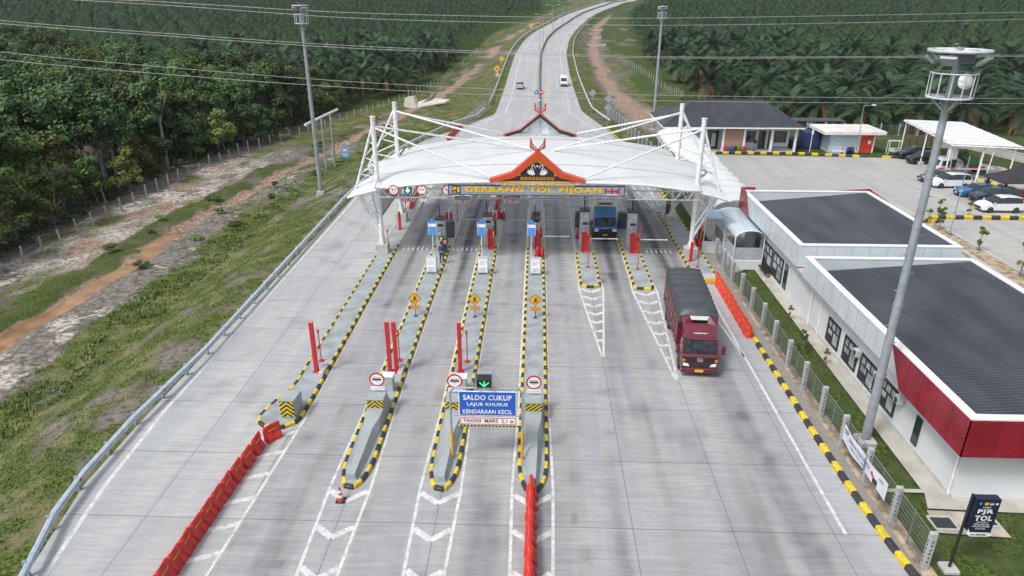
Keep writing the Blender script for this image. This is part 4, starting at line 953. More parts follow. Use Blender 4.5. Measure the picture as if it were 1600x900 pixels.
def person(label, loc, rz, top, vest, legs=(.02, .02, .025), skinc=(.30, .17, .10), armbend=0.0, stride=.05, cap=None):
    t = thing('person', label, 'person', loc, rz, 'people standing by the toll terminal')
    mS = mat('brown skin', skinc, .55, var=.06); mH = mat('black hair', (.012, .011, .01), .5)
    # facing -y in local space
    P = [(0, 0, .95, .12, .09), (0, .0, 1.12, .125, .085), (0, -.005, 1.32, .15, .095), (0, 0, 1.44, .10, .07), (0, -.01, 1.50, .05), (0, -.02, 1.56, .055), (0, -.02, 1.64, .078, .092), (0, -.015, 1.71, .055, .07)]
    E = [(0, 1), (1, 2), (2, 3), (3, 4), (4, 5), (5, 6), (6, 7)]
    for sd in (-1, 1):
        b0 = len(P); fy = -.10 - armbend
        P += [(sd * .17, 0, 1.40, .06), (sd * .23, .01, 1.14, .042), (sd * .23, fy, .95 + armbend * .6, .034), (sd * .225, fy - .04, .87 + armbend * .75, .028)]
        E += [(3, b0), (b0, b0 + 1), (b0 + 1, b0 + 2), (b0 + 2, b0 + 3)]
        for k in range(4):
            f0 = len(P); P += [(sd * (.25 - k * .018), fy - .06, .82 + armbend * .8, .010), (sd * (.245 - k * .016), fy - .075, .77 + armbend * .85 + abs(k - 1.5) * .008, .008)]
            E += [(b0 + 3, f0), (f0, f0 + 1)]
        f0 = len(P); P += [(sd * .195, fy - .075, .85 + armbend * .8, .010)]; E += [(b0 + 3, f0)]
        l0 = len(P)
        P += [(sd * .09, 0, .88, .085), (sd * .10, -.02 + sd * stride, .49, .058), (sd * .105, .02 + sd * stride * 1.8, .09, .042), (sd * .11, -.14 + sd * stride * 1.8, .04, .036)]
        E += [(0, l0), (l0, l0 + 1), (l0 + 1, l0 + 2), (l0 + 2, l0 + 3)]
    skin('body', P, E, mS, t)
    # trousers
    Q = [(0, 0, .98, .135, .105)]; E2 = []
    for sd in (-1, 1):
        l0 = len(Q); Q += [(sd * .09, 0, .86, .10), (sd * .10, -.02 + sd * stride, .49, .074), (sd * .105, .02 + sd * stride * 1.8, .10, .066)]; E2 += [(0, l0), (l0, l0 + 1), (l0 + 1, l0 + 2)]
    skin('trousers', Q, E2, mat('cloth ' + str(legs), legs, .8), t)
    for sd in (-1, 1):
        yb = .02 + sd * stride * 1.8
        b = MB(); b.bbox((sd * .105 - .055, yb - .2, 0), (sd * .105 + .055, yb + .07, .09), .02); b.build('shoe', M_BLACK, t)
    Q = [(0, 0, 1.0, .15, .115), (0, 0, 1.2, .15, .11), (0, 0, 1.36, .175, .115), (0, 0, 1.45, .10, .08)]; E2 = [(0, 1), (1, 2), (2, 3)]
    for sd in (-1, 1):
        l0 = len(Q); Q += [(sd * .18, 0, 1.40, .075), (sd * .235, .01, 1.14, .056), (sd * .232, -.1 - armbend, .97 + armbend * .6, .046)]; E2 += [(3, l0), (l0, l0 + 1), (l0 + 1, l0 + 2)]
    skin('shirt', Q, E2, mat('cloth ' + str(top), top, .8), t)
    if vest:
        skin('vest', [(0, 0, .98, .17, .135), (0, 0, 1.2, .168, .128), (0, 0, 1.38, .19, .13), (0, 0, 1.46, .12, .09)], [(0, 1), (1, 2), (2, 3)], mat('cloth ' + str(vest), vest, .6), t)
        b = MB()
        for z, r in ((1.1, .176), (1.25, .182)): b.lathe([(r, z), (r + .004, z + .01), (r + .004, z + .04), (r, z + .05)], n=18, M=Matrix.Diagonal((1, .78, 1, 1)))
        b.build('reflective_band', mat('silver tape', (.6, .62, .6), .3, .3), t)
    skin('hair', [(0, .02, 1.66, .082, .085), (0, .005, 1.735, .06, .08)], [(0, 1)], mH if cap is None else mat('cloth ' + str(cap), cap, .8), t, 2)
    b = MB()
    for sd in (-1, 1): b.lathe([(.002, -.009), (.009, -.004), (.009, .004), (.002, .009)], (sd * .03, -.108, 1.655), 8)
    b.build('eye', M_BLACK, t)
    b = MB(); b.slab([(-.012, -.112, 1.615), (.012, -.112, 1.615), (0, -.105, 1.655)], (0, -.018, 0)); b.build('nose', mS, t)
    b = MB(); b.box((-.022, -.105, 1.59), (.022, -.099, 1.598)); b.build('mouth', mat('lip brown', (.22, .09, .07), .5), t)
    return t
person('person in a lime green safety vest with back turned at the terminal', (-8.22, 56.55, .165), R(175), (.02, .02, .03), (.30, .62, .05), armbend=.12)
person('person in a coral red safety vest beside the lime vest', (-7.86, 55.9, .165), R(195), (.03, .03, .04), (.75, .10, .09), stride=.14)
person('person in dark blue uniform standing nearest with arms behind the back', (-7.9, 53.9, .165), R(172), (.025, .04, .11), None, stride=.05)

# ------------------------------------------------------------------ water filled barriers and cone
def make_barrier(label, group, m=M_BARR):
    t = thing('water_barrier', label, 'barrier', (0, 0, 0), 0, group)
    L = .90; b = MB()
    def sec(x, k): return [(x, -.26 * k, 0), (x, .26 * k, 0), (x, .24 * k, .22), (x, .10 * k, .42), (x, .075 * k, .86), (x, -.075 * k, .86), (x, -.10 * k, .42), (x, -.24 * k, .22)]
    S = [sec(-L / 2, .55), sec(-L / 2 + .07, 1), sec(-.12, 1), sec(-.1, .8), sec(.1, .8), sec(.12, 1), sec(L / 2 - .07, 1), sec(L / 2, .55)]
    vs = [p for s_ in S for p in s_]; fs = [tuple(range(7, -1, -1)), tuple(range(56, 64))]
    for k in range(7):
        for i in range(8): fs.append((k * 8 + i, k * 8 + (i + 1) % 8, k * 8 + 8 + (i + 1) % 8, k * 8 + 8 + i))
    b.add(vs, fs); b.box((-L / 2 - .04, -.05, .15), (-L / 2 + .02, .05, .8)); b.box((-.3, -.03, .86), (.3, .03, .9)); b.build('shell', m, t)
    b = MB()
    for k in range(5): b.cbox((-.2 + k * .1, -.094, .62), (.07, .01, .09), 0, ry=.15)
    b.build('yellow_mark', mat('orange yellow print', (.75, .32, .03), .5), t)
    b = MB(); b.tube((.35, 0, .86), (.35, 0, .92), .05, 8); b.build('filler_cap', m, t)
    return t
def barrier_row(pts, label, group, m=M_BARR, pitch=.92, flip=False, last=None):
    P = [Vector((p[0], p[1], 0)) for p in pts]; first = None; s = 0; k = 0
    for a, b in zip(P[:-1], P[1:]):
        d = b - a; n = max(1, round(d.length / pitch)); rz = math.atan2(d.y, d.x) + (math.pi if flip else 0)
        for i in range(n):
            c = a + d * ((i + .5) / n); c.z = .004 + float(hillf(c.y))
            if first is None: first = make_barrier(label, group, m); first.location = c; first.rotation_euler = (0, 0, rz + .05)
            else: dup(first, c, rz + .05 + random.uniform(-.05, .05), scale=(1, 1, random.uniform(.96, 1.04)))
barrier_row([(-12.95, 29.3), (-13.75, 28.35)], 'red water barrier touching the bulb end of the leftmost island', 'red barrier at the bulb', flip=True)
barrier_row([(-13.72, 28.3), (-13.95, 25.2), (-14.1, 21.5), (-14.2, 17.2)], 'red water barrier in the long straight line at the lower left', 'long line of red barriers at lower left', flip=True, pitch=.92)
barrier_row([(-.02, 25.3), (.05, 24.6)], 'small red barrier end against the tip of the middle island', 'red barrier at the middle island tip')
barrier_row([(-.0, 24.9), (-.02, 22.6), (.0, 17.6)], 'red water barrier in the line trailing from the middle island', 'red barriers trailing from the middle island', pitch=.95)
barrier_row([(14.45, 51.0), (14.35, 41.0)], 'orange red water barrier in the row beside the wire fence behind the maroon truck', 'orange barriers beside the fence', M_ORANGE, pitch=1.0)
barrier_row([(-13.3, 69.6), (-13.95, 78.5)], 'red water barrier in the line behind the left canopy column', 'red barriers behind the left column', M_BARR)
barrier_row([(-4.15, 69.6), (-4.2, 76.0)], 'red water barrier in the line at the rear of the second island', 'red barriers at the rear of the second island', M_BARR)
barrier_row([(-14.0, 107.5), (-13.2, 119)], 'red water barrier across the far left entry lane beyond the canopy', 'red barriers beyond the canopy', M_BARR)
barrier_row([(12.3, 100.5), (11.9, 102)], 'lone red barrier at the far right beyond the canopy', 'red barriers far right', M_BARR)
t = thing('traffic_cone', 'orange traffic cone with white bands at the near tip of the island with three people', 'cone', (-8.62, 24.3, .006))
b = MB(); b.lathe([(.15, .05), (.11, .3), (.085, .45), (.05, .68), (.035, .75)], n=16); b.build('cone', M_ORANGE, t)
b = MB(); b.lathe([(.128, .24), (.112, .36)], n=16); b.lathe([(.09, .47), (.07, .6)], n=16); b.build('white_band', M_WHITE, t)
b = MB(); b.box((-.2, -.2, 0), (.2, .2, .05)); b.build('base', M_BLACK, t)
t = thing('lane_box', 'small white box with a yellow front at the near end of the rightmost island', 'box', (14.0, 51.0, 0))
b = MB(); b.box((13.35, 50.4, .0), (14.3, 51.3, .5)); b.build('box', M_CONC, t, True)
b = MB(); b.box((13.35, 50.36, .1), (14.3, 50.4, .42)); b.build('front', M_SIGNY, t, True)
# ------------------------------------------------------------------ right side: verge, fence, office buildings
def sheet(name, pts, m, z=.0):
    b = MB(); b.poly([(p[0], p[1], z) for p in pts]); return tag(b.build(name, m), kind='structure')
def paver_material():
    m, t, b = newmat('grey block paving')
    g = t.nodes.new('ShaderNodeNewGeometry').outputs['Position']
    br = t.nodes.new('ShaderNodeTexBrick'); br.inputs['Scale'].default_value = 4.5; br.inputs['Mortar Size'].default_value = .035
    br.inputs['Color1'].default_value = (.26, .255, .24, 1); br.inputs['Color2'].default_value = (.34, .335, .32, 1); br.inputs['Mortar'].default_value = (.11, .10, .085, 1)
    t.links.new(g, br.inputs['Vector']); n = ramp(t, noise(t, 1.3, g, 6, .7), .5, .7)
    t.links.new(mix(t, math_(t, 'MULTIPLY', n, .6), br.outputs['Color'], (.20, .15, .10)), b.inputs['Base Color']); b.inputs['Roughness'].default_value = .9
    return m
sheet('paving', [(14.7, 24), (15.38, 20.5), (15.4, 58), (14.65, 58)], paver_material(), .06)
sheet('paving_apron', [(14.7, 52), (14.7, 58.5), (18.5, 62.5), (20.5, 62.5), (19, 54.5), (15.4, 52)], mat('brown grey slab', (.27, .25, .21), .85, scale=.8, var=.3, grime=.3), .052)
m_dirt = mat('dry earth', (.33, .26, .18), .95, scale=1.6, var=.5, grime=.4)
sheet('earth_strip', [(15.35, 20.6), (16.0, 20.6), (15.9, 54), (15.38, 54)], m_dirt, .03)
m_walk = mat('pale concrete path', (.42, .40, .36), .85, scale=.9, var=.12, grime=.3)
sheet('path', [(17.95, 25.65), (17.6, 24.7), (30, 24.2), (30, 25.6), (19.1, 25.6), (19.1, 54.5), (18.25, 54.5)], m_walk, .05)
sheet('path_crossing', [(16.1, 25.75), (16.1, 26.0), (18.0, 26.0), (18.0, 25.75)], m_walk, .045)
sheet('path_pad', [(17.25, 23.2), (17.5, 24.6), (20.2, 24.5), (20.2, 23.0)], mat('stained concrete pad', (.40, .37, .31), .85, scale=.7, var=.25, grime=.5), .04)
for k, (x, y, lb) in enumerate(((17.75, 23.75, 'black steel drain cover on the concrete pad behind the navy sign'), (19.6, 24.0, 'dark drain pit cover near the right frame edge'))):
    t = thing('drain_cover', lb, 'drain cover', (x, y, .045))
    b = MB(); b.bbox((-.42, -.33, 0), (.42, .33, .05), .01); b.build('plate', M_DARK, t)
    b = MB()
    for s in (-1, 1): b.box((-.5, s * .39 - .05, 0), (.5, s * .39 + .05, .06)); b.box((s * .48 - .04, -.339, 0), (s * .48 + .04, .339, .06))
    b.build('frame', M_CONC, t)
# wire fence with concrete posts
def make_fence(label, pts, loc, h=1.9, rail=True, post_w=.24):
    t = thing('wire_fence', label, 'fence', loc)
    pm = None; me_p = None
    for i, (x, y) in enumerate(pts):
        if me_p is None:
            b = MB(); b.bbox((-post_w / 2 - .02, -.1, 0), (post_w / 2 + .02, .1, h), .025, 0)
            for k in range(6): b.box((-.035, -.105, .45 + k * .2), (.035, -.0985, .53 + k * .2), 1); b.box((-post_w / 2 - .0275, -.035, .45 + k * .2), (-post_w / 2 - .0185, .035, .53 + k * .2), 1)
            o = b.build('post', [mat('precast fence concrete', (.36, .37, .385), .75, grime=.25), M_DARK], t); me_p = o.data
        else:
            o = bpy.data.objects.new('post', me_p); COL.objects.link(o); o.parent = t
        o.location = Vector((x, y, .0)) - t.location
    wires = {}
    for i in range(len(pts) - 1):
        a, c = Vector((*pts[i], 0)), Vector((*pts[i + 1], 0)); L = (c - a).length; k = round(L, 1)
        if k not in wires:
            b = MB()
            for q in range(9): b.box((.1, -.006, .12 + q * .2), (L - .1, .006, .132 + q * .2))
            n = max(3, int(L / .11))
            for q in range(1, n): x = L * q / n; b.box((x - .005, -.012, .1), (x + .005, -.006, 1.75))
            b.tube((L / 2, 0, 0), (L / 2, 0, 1.85), .022, 6); b.tube((.1, 0, 1.75), (L - .1, 0, 1.75), .018, 5)
            o = b.build('wire_panel', mat('galvanised wire', (.20, .22, .225), .5, .3), t); wires[k] = o.data
        else:
            o = bpy.data.objects.new('wire_panel', wires[k]); COL.objects.link(o); o.parent = t
        o.location = a - t.location; o.rotation_euler = (0, 0, math.atan2(c.y - a.y, c.x - a.x))
    return t
fp = [(15.6 - .012 * k * (k < 8), 21.15 + 2.68 * k) for k in range(14)]
make_fence('wire mesh fence on grey concrete posts between the plaza kerb and the lawn', fp, (15.6, 21.15, 0))
make_fence('wire mesh fence on grey posts far behind the canopy along the right road edge', [(13.9 + .055 * k * 1.7 if False else 13.6 + (133 - (133 - 2.7 * k)) * .075, 133 - 2.7 * k) for k in range(18)], (14, 133, 0))
# printed banner tied to the fence
t = thing('fence_banner', 'white printed banner with blue grey lettering tied to the wire fence', 'banner', (15.5, 26.7, .6))
ys = np.linspace(24.45, 29.0, 24); b = MB(); xo = lambda y: 15.44 + .03 * math.sin(y * 3.1)
for a, c in zip(ys[:-1], ys[1:]):
    zt = lambda y: 1.50 - .10 * math.sin((y - 24.45) / 4.55 * math.pi)
    zb = lambda y: .62 + .10 * math.sin(y * 2.0) * .4
    if 25.2 < (a + c) / 2 < 25.55:
        b.poly([(xo(a), a, zb(a) + .34), (xo(a), a, zt(a)), (xo(c), c, zt(c)), (xo(c), c, zb(c) + .34)])
    else: b.poly([(xo(a), a, zb(a)), (xo(a), a, zt(a)), (xo(c), c, zt(c)), (xo(c), c, zb(c))])
bo = b.build('cloth', mat('white vinyl', (.66, .68, .76), .4, var=.05), t, True); s_ = bo.modifiers.new('s', 'SOLIDIFY'); s_.thickness = .008
b = MB(); xf = 15.40
b.text('Selamat Natal 2024 &', (xf, 27.1, 1.16), 2.2, .2, 0, right=(0, -1, 0)); b.text('Tahun Baru 2025', (xf, 27.2, .88), 1.7, .13, 0, right=(0, -1, 0))
b.box((xf - .004, 28.35, 1.3), (xf, 28.8, 1.38)); b.box((xf - .004, 28.45, 1.18), (xf, 28.75, 1.22)); b.box((xf - .004, 24.75, 1.25), (xf, 25.1, 1.31))
b.build('lettering', mat('blue grey print', (.12, .14, .24), .5), t, True)
b = MB(); b.disc((xf - .002, 25.75, 1.08), .1, (-1, 0, 0), .005, 12); b.disc((xf - .002, 25.62, 1.0), .07, (-1, 0, 0), .006, 10); b.build('red_emblem', M_RED, t, True)
# PJR TOL sign
t = thing('post_sign', 'navy sign reading PJR TOL on a slanting looking black post by the lawn', 'sign', (16.66, 21.25, 0))
t['label'] = 'navy blue box sign reading PJR TOL on a black post on the lawn'
b = MB(); b.tube((16.66, 21.25, 0), (16.66, 21.25, 3.7), .055, 10); b.build('post', M_BLACK, t, True)
b = MB(); b.bbox((16.35, 20.95, -.05), (16.97, 21.55, .1), .04); b.build('footing', M_CONC, t, True)
x0, x1, z0, z1, y = 16.72, 17.62, 1.92, 3.62, 21.05
b = MB(); b.slab([(x0, y, z0 + .25), (x0 + .06, y, z0 + .1), (x1, y, z0 + .1), (x1, y, z1), (x0, y, z1)], (0, .3, 0)); b.build('box', mat('navy paint', (.012, .018, .045), .4), t, True)
b = MB()
for s, z, wd, h, bo in (('UNIT', 3.25, .3, .07, .02), ('PJR', 3.04, .60, .25, .045), ('TOL', 2.74, .66, .25, .045), ('DETASEMEN', 2.55, .42, .055, .01), ('DITLANTAS', 2.44, .56, .08, .03), ('POLDA JAMBI', 2.33, .64, .08, .03), ('POLRI', 2.23, .36, .06, .01)): b.text(s, ((x0 + x1) / 2, y - .004, z), wd, h, 0, bold=bo)
b.build('lettering', M_WHITE, t, True)
MB().text('hki', (17.31, y - .004, 3.42), .16, .1, 0, bold=.04).build('white_emblem', M_WHITE, t, True); MB().disc((17.5, y - .006, 3.42), .05, t=.004, n=12).build('round_emblem', M_WHITE, t, True)
b = MB(); b.slab([(x0 + .02, y - .004, z0 + .3), (x0 + .12, y - .004, z0 + .12), (x1 - .06, y - .004, z0 + .12), (x1 + .08, y - .004, z0 + .02), (x1 - .06, y - .004, z0 - .08), (x0 + .16, y - .004, z0 - .08), (x0 + .04, y - .004, z0 + .02)][::-1], (0, .05, 0))
b.build('arrow_plate', M_WHITE, t, True)
b = MB(); b.text('150 METER', (17.16, y - .012, z0 + .02), .6, .08, 0, bold=.04); b.build('arrow_lettering', M_BLACK, t, True)
b = MB(); b.box((17.05, y - .006, 3.36), (17.19, y - .002, 3.48), 0); b.disc((16.9, y - .006, 3.42), .06, t=.004, n=12, m=1); b.build('small_emblems', [M_SIGNY, M_LBLUE], t, True)

# ---- office buildings
M_WALL = lambda: mat('white wall paint', (.62, .65, .68), .6, var=.05, scale=.5, grime=.07)
M_CLAD = lambda: mat('white cladding panel', (.53, .59, .63), .3, var=.07, scale=.6, grime=.10)
M_COP = lambda: mat('white coping', (.70, .73, .75), .4, var=.04, grime=.08)
M_MAR = lambda: mat('maroon cladding', (.24, .014, .03), .22, var=.22, scale=.7)
M_ROOF = lambda: mat('charcoal roof sheet', (.058, .065, .080), .42, var=.22, scale=.7, stretch=(1, .3, 1), grime=.1)
def corrugated(x0, x1, y0, y1, zl, zr, pitch):
    b = MB(); n = int((y1 - y0) / pitch)
    for i in range(n):
        y = y0 + i * pitch; a = pitch
        for (ya, za), (yb, zb) in (((0, 0), (.45, 0)), ((.45, 0), (.6, .085)), ((.6, .085), (.85, .085)), ((.85, .085), (1, 0))):
            b.poly([(x0, y + ya * a, zl + za), (x1, y + ya * a, zr + za), (x1, y + yb * a, zr + zb), (x0, y + yb * a, zl + zb)])
    return b
def parapet_ring(x0, x1, y0, y1, z0, z1, th):
    b = MB()
    b.box((x0, y0, z0), (x1, y0 + th, z1)); b.box((x0, y1 - th, z0), (x1, y1, z1))
    b.box((x0, y0 + th, z0), (x0 + th, y1 - th, z1)); b.box((x1 - th, y0 + th, z0), (x1, y1 - th, z1)); return b
def coping_ring(x0, x1, y0, y1, z1, th):
    e = .03; return parapet_ring(x0 - e, x1 + e, y0 - e, y1 + e, z1, z1 + .06, th + 2 * e)
def window(parent, x, y0, y1, z0, z1, bars=True):
    o = MB().box((x - .03, y0, z0), (x + .02, y1, z1)).build('window', mat('office glass', (.30, .37, .38), .08, var=.45, scale=1.4, spec=.8), parent, True)
    b = MB(); f = .11; xo_ = x - .07
    for a, c in (((y0 - .02, z0 - .02), (y1 + .02, z0 + f)), ((y0 - .02, z1 - f), (y1 + .02, z1 + .02)), ((y0 - .02, z0 + f), (y0 + f, z1 - f)), ((y1 - f, z0 + f), (y1 + .02, z1 - f))): b.box((xo_, a[0], a[1]), (x + .01, c[0], c[1]))
    if bars:
        ym = (y0 + y1) / 2; zt = z0 + (z1 - z0) * .62
        b.box((xo_, y0 + f, zt - .04), (x + .008, y1 - f, zt + .04)); b.box((xo_, ym - .05, z0 + f), (x + .007, ym + .05, zt - .04)); b.box((xo_, y0 + (y1 - y0) * .33 - .03, zt + .04), (x + .007, y0 + (y1 - y0) * .33 + .03, z1 - f)); b.box((xo_, y0 + (y1 - y0) * .66 - .03, zt + .04), (x + .007, y0 + (y1 - y0) * .66 + .03, z1 - f))
        b.box((xo_ - .003, ym + .05, z0 + f), (x + .006, y1 - f, z0 + (zt - z0) * .55))
    b.build('frame', M_BLACK, o).location = -Vector((0, 0, 0))
    fr_ = o.children[0]; fr_.location = -Vector(parent.location)
    return o
ta = thing('office_building', 'near white office with dark corrugated roof and maroon corner cladding', 'building', (19, 25.5, 0), 0, 'white office buildings beside the plaza')
tb = thing('office_building', 'farther white office with dark corrugated roof and a maroon fin by the arched canopy', 'building', (19, 46, 0), 0, 'white office buildings beside the plaza')
MB().box((19.0, 25.5, 0), (29.0, 43.6, 3.7)).build('wall', M_WALL, ta, True)
MB().box((18.95, 25.44, 0), (19.0, 43.6, .25)).build('plinth', mat('grey plinth', (.45, .46, .46), .7), ta, True)
corrugated(18.66, 29.05, 25.06, 43.76, 3.78, 4.66, .24).build('roof', M_ROOF, ta, True)
parapet_ring(18.32, 29.4, 24.72, 44.1, 3.3, 4.7, .36).build('parapet', M_CLAD, ta, True)
coping_ring(18.32, 29.4, 24.72, 44.1, 4.7, .36).build('coping', M_COP, ta, True)
b = MB(); b.slab([(18.27, 31.6, 4.68), (18.27, 24.66, 4.68), (18.27, 24.66, 2.86), (18.27, 25.7, 2.86), (18.27, 30.1, 2.86)], (.04, 0, 0))
b.box((18.27, 24.66, 2.86), (29.5, 24.71, 4.68)); b.box((18.31, 24.72, 2.86), (29.4, 25.5, 3.0)); b.build('maroon_cladding', M_MAR, ta, True)
b = MB()
for k in range(1, 5): b.box((18.262, 24.66 + k * 1.25, 2.88), (18.268, 24.675 + k * 1.25, 4.66))
for k in range(1, 9): b.box((18.3 + k * 1.25, 24.652, 2.88), (18.315 + k * 1.25, 24.658, 4.66))
b.build('panel_joint', mat('dark maroon joint', (.1, .006, .012), .5), ta, True)
for y0, y1 in ((38.5, 40.3), (35.95, 37.75), (33.6, 35.45), (31.2, 32.95)): window(ta, 18.99, y0, y1, .5, 2.05)
MB().box((18.93, 28.7, .45), (18.99, 29.2, 2.0)).build('slit_window', M_GLASS, ta, True)
for y in (25.62, 41.6, 43.3): MB().tube((18.93, y, .1), (18.93, y, 3.3), .05, 8).build('downpipe', M_WHITE, ta, True)
for y in (31.0, 33.3, 36): 
    o = MB().box((18.62, y - .55, 1.75), (18.95, y - .05, 2.12)).build('air_conditioner', mat('pale grey appliance', (.5, .5, .48), .5), ta, True)
    f = MB(); f.lathe([(.16, 0), (.16, .01), (.02, .015)], n=14, M=Matrix.Translation((18.62, y - .3, 1.93)) @ Matrix.Rotation(-math.pi / 2, 4, 'Y')); fo = f.build('fan', M_DARK, o); fo.location = -Vector(ta.location)
for pr_, x_, ya_, yb_, za_, zb_ in ((ta, 18.314, 32.0, 44.0, 3.32, 4.68), (tb, 18.414, 45.7, 57.2, 3.42, 4.94)):
    b = MB()
    for k in range(int((yb_ - ya_) / 1.22)): b.box((x_, ya_ + k * 1.22, za_), (x_ + .008, ya_ + k * 1.22 + .022, zb_))
    if pr_ is tb:
        for k in range(1, 9): b.box((18.42 + k * 1.22, 45.594, 3.42), (18.442 + k * 1.22, 45.602, 4.94))
    b.build('panel_seam', mat('grey sealant', (.25, .27, .29), .7), pr_, True)
MB().box((18.5, 43.9, 3.15), (22.5, 46.0, 3.3)).build('link_slab', mat('weathered slab', (.45, .42, .36), .85, grime=.3), ta, True)
b = MB()
for k in range(4): b.box((18.9, 39.5 + k * 1.1, 3.12), (18.99, 39.72 + k * 1.1, 3.22))
b.build('wall_lamp', M_DARK, ta, True)
MB().box((19.0, 45.9, 0), (29.2, 59.6, 3.85)).build('wall', M_WALL, tb, True)
MB().box((19.0, 43.6, 0), (24, 45.9, 3.15)).build('link_wall', M_WALL, tb, True)
corrugated(18.76, 29.2, 45.94, 59.96, 3.95, 4.92, .24).build('roof', M_ROOF, tb, True)
parapet_ring(18.42, 29.55, 45.6, 60.3, 3.4, 4.96, .36).build('parapet', M_CLAD, tb, True)
coping_ring(18.42, 29.55, 45.6, 60.3, 4.96, .36).build('coping', M_COP, tb, True)
b = MB(); b.slab([(18.36, 60.5, 5.25), (18.36, 60.5, 3.4), (18.36, 57.3, 3.4), (18.36, 58.9, 5.25)], (.05, 0, 0)); b.box((18.36, 60.36, 3.4), (19.6, 60.45, 5.25)); b.build('maroon_fin', M_MAR, tb, True); b = MB(); b.slab([(26.2, 60.34, 4.98), (29.65, 60.34, 5.2), (29.65, 60.34, 3.4), (26.2, 60.34, 3.4)], (0, .06, 0)); b.slab([(29.6, 60.3, 5.2), (29.6, 56.5, 5.02), (29.6, 56.5, 3.4), (29.6, 60.3, 3.4)], (.05, 0, 0)); b.build('maroon_fin', M_MAR, tb, True)
for y0, y1 in ((51.9, 54.3), (49.4, 51.6)): window(tb, 18.99, y0, y1, .5, 2.4)
MB().box((18.93, 48.3, .45), (18.99, 48.95, 2.4)).build('slit_window', M_GLASS, tb, True)
MB().box((18.93, 55.3, .1), (18.99, 56.5, 2.3)).build('door', M_GLASS, tb, True)
b = MB(); b.slab([(29.55, 38, 3.4), (31.2, 38, 3.2), (31.2, 50, 3.2), (29.55, 50, 3.4)], (0, 0, .05)); b.build('side_awning', mat('pale translucent sheet', (.48, .58, .62), .25), ta, True)
# arched entrance canopy and its low walls
t = thing('arched_canopy', 'silvery arched entrance canopy with glass walls beside the farther office', 'canopy', (17.6, 57, 0))
b = MB(); n = 12
def arch_pt(i, y): a = math.pi * i / n; return (17.6 - 1.2 * math.cos(a), y, 2.75 + .62 * math.sin(a))
for k in range(6):
    ya, yb = 53.6 + k * 1.15, 53.6 + (k + 1) * 1.15 - .02
    for i in range(n): b.poly([arch_pt(i, ya), arch_pt(i + 1, ya), arch_pt(i + 1, yb), arch_pt(i, yb)])
o = b.build('arched_roof', mat('pale blue polycarbonate', (.45, .54, .60), .18, var=.08, spec=.7), t, True); o.modifiers.new('s', 'SOLIDIFY').thickness = .02
b = MB(); b.slab([(14.9, 58.2, 2.95), (17.0, 58.2, 2.95), (17.0, 60.9, 2.95), (14.9, 60.9, 2.95)], (0, 0, .05)); b.build('flat_roof', mat('pale blue translucent sheet', (.38, .55, .70), .2), t, True)
b = MB()
for x in (16.42, 18.78):
    for y in (53.7, 57, 60.3): b.tube((x, y, 0), (x, y, 2.78), .045, 6)
for x, y in ((15, 58.3), (15, 60.8)): b.tube((x, y, 0), (x, y, 2.95), .045, 6)
for y in (53.7, 60.3): b.path([arch_pt(i, y) for i in range(n + 1)], .04, 6)
b.build('steel_frame', M_STEEL, t, True)
b = MB(); b.box((16.42, 53.9, .8), (16.45, 60.2, 1.9)); b.box((16.5, 53.68, .8), (18.7, 53.71, 1.9)); b.build('glass_wall', mat('clear grey glass', (.35, .40, .44), .1, spec=.7), t, True)
b = MB(); b.box((16.3, 53.55, 0), (16.5, 60.3, .8)); b.box((16.5, 53.55, 0), (18.75, 53.68, .8)); b.box((14.7, 57.4, 0), (16.3, 57.55, 1.1)); b.build('low_wall', M_WALL, t, True)
t = thing('bench', 'dark row of seats outside the farther office windows', 'bench', (18.75, 52.6, .05))
b = MB()
for k in range(5): b.bbox((18.5, 51.6 + k * .52, .42), (18.95, 52.05 + k * .52, .48), .02)
b.build('seat', M_BLACK, t, True)
b = MB()
for k in range(5): b.box((18.93, 51.6 + k * .52, .5), (18.97, 52.05 + k * .52, .85))
b.build('backrest', M_BLACK, t, True)
b = MB(); b.box((18.6, 51.6, .36), (18.9, 54.15, .41))
for y in (51.8, 53.9): b.box((18.65, y, .05), (18.72, y + .06, .37)); b.box((18.82, y, .05), (18.88, y + .06, .37))
b.build('leg_frame', M_GALV, t, True)
# scalloped membrane walkway from the canopy to the house
t = thing('covered_walkway', 'white scalloped membrane walkway running from the canopy right end to the brick fronted house', 'walkway', (19, 80, 0))
b = MB(); NY, NX = 120, 14; V = []
for j in range(NY + 1):
    y = 61.5 + 37.5 * j / NY; ph = (j / NY * 15) % 1.0
    for i in range(NX + 1):
        u = i / NX; a = math.pi * u
        V.append((19.0 + .02 * (y - 60) * (1 if y > 80 else .5) - (2.55 - .35 * math.sin(math.pi * ph)) * math.cos(a), y, 2.55 + 1.0 * math.sin(a) ** .8 - .38 * math.sin(math.pi * ph) * (.35 + .65 * math.sin(a)) + .2))
b.add(V, [(j * (NX + 1) + i, j * (NX + 1) + i + 1, (j + 1) * (NX + 1) + i + 1, (j + 1) * (NX + 1) + i) for j in range(NY) for i in range(NX)], 0, True)
o = b.build('membrane', M_MEMB, t, True)
b = MB()
for k in range(16):
    y = 61.5 + 2.5 * k; xc = 19.0 + .02 * (y - 60) * (1 if y > 80 else .5)
    for sd in (-1, 1): b.tube((xc + sd * 2.25, y, 0), (xc + sd * 2.25, y, 2.7), .06, 6)
b.build('post', M_STEEL, t, True)

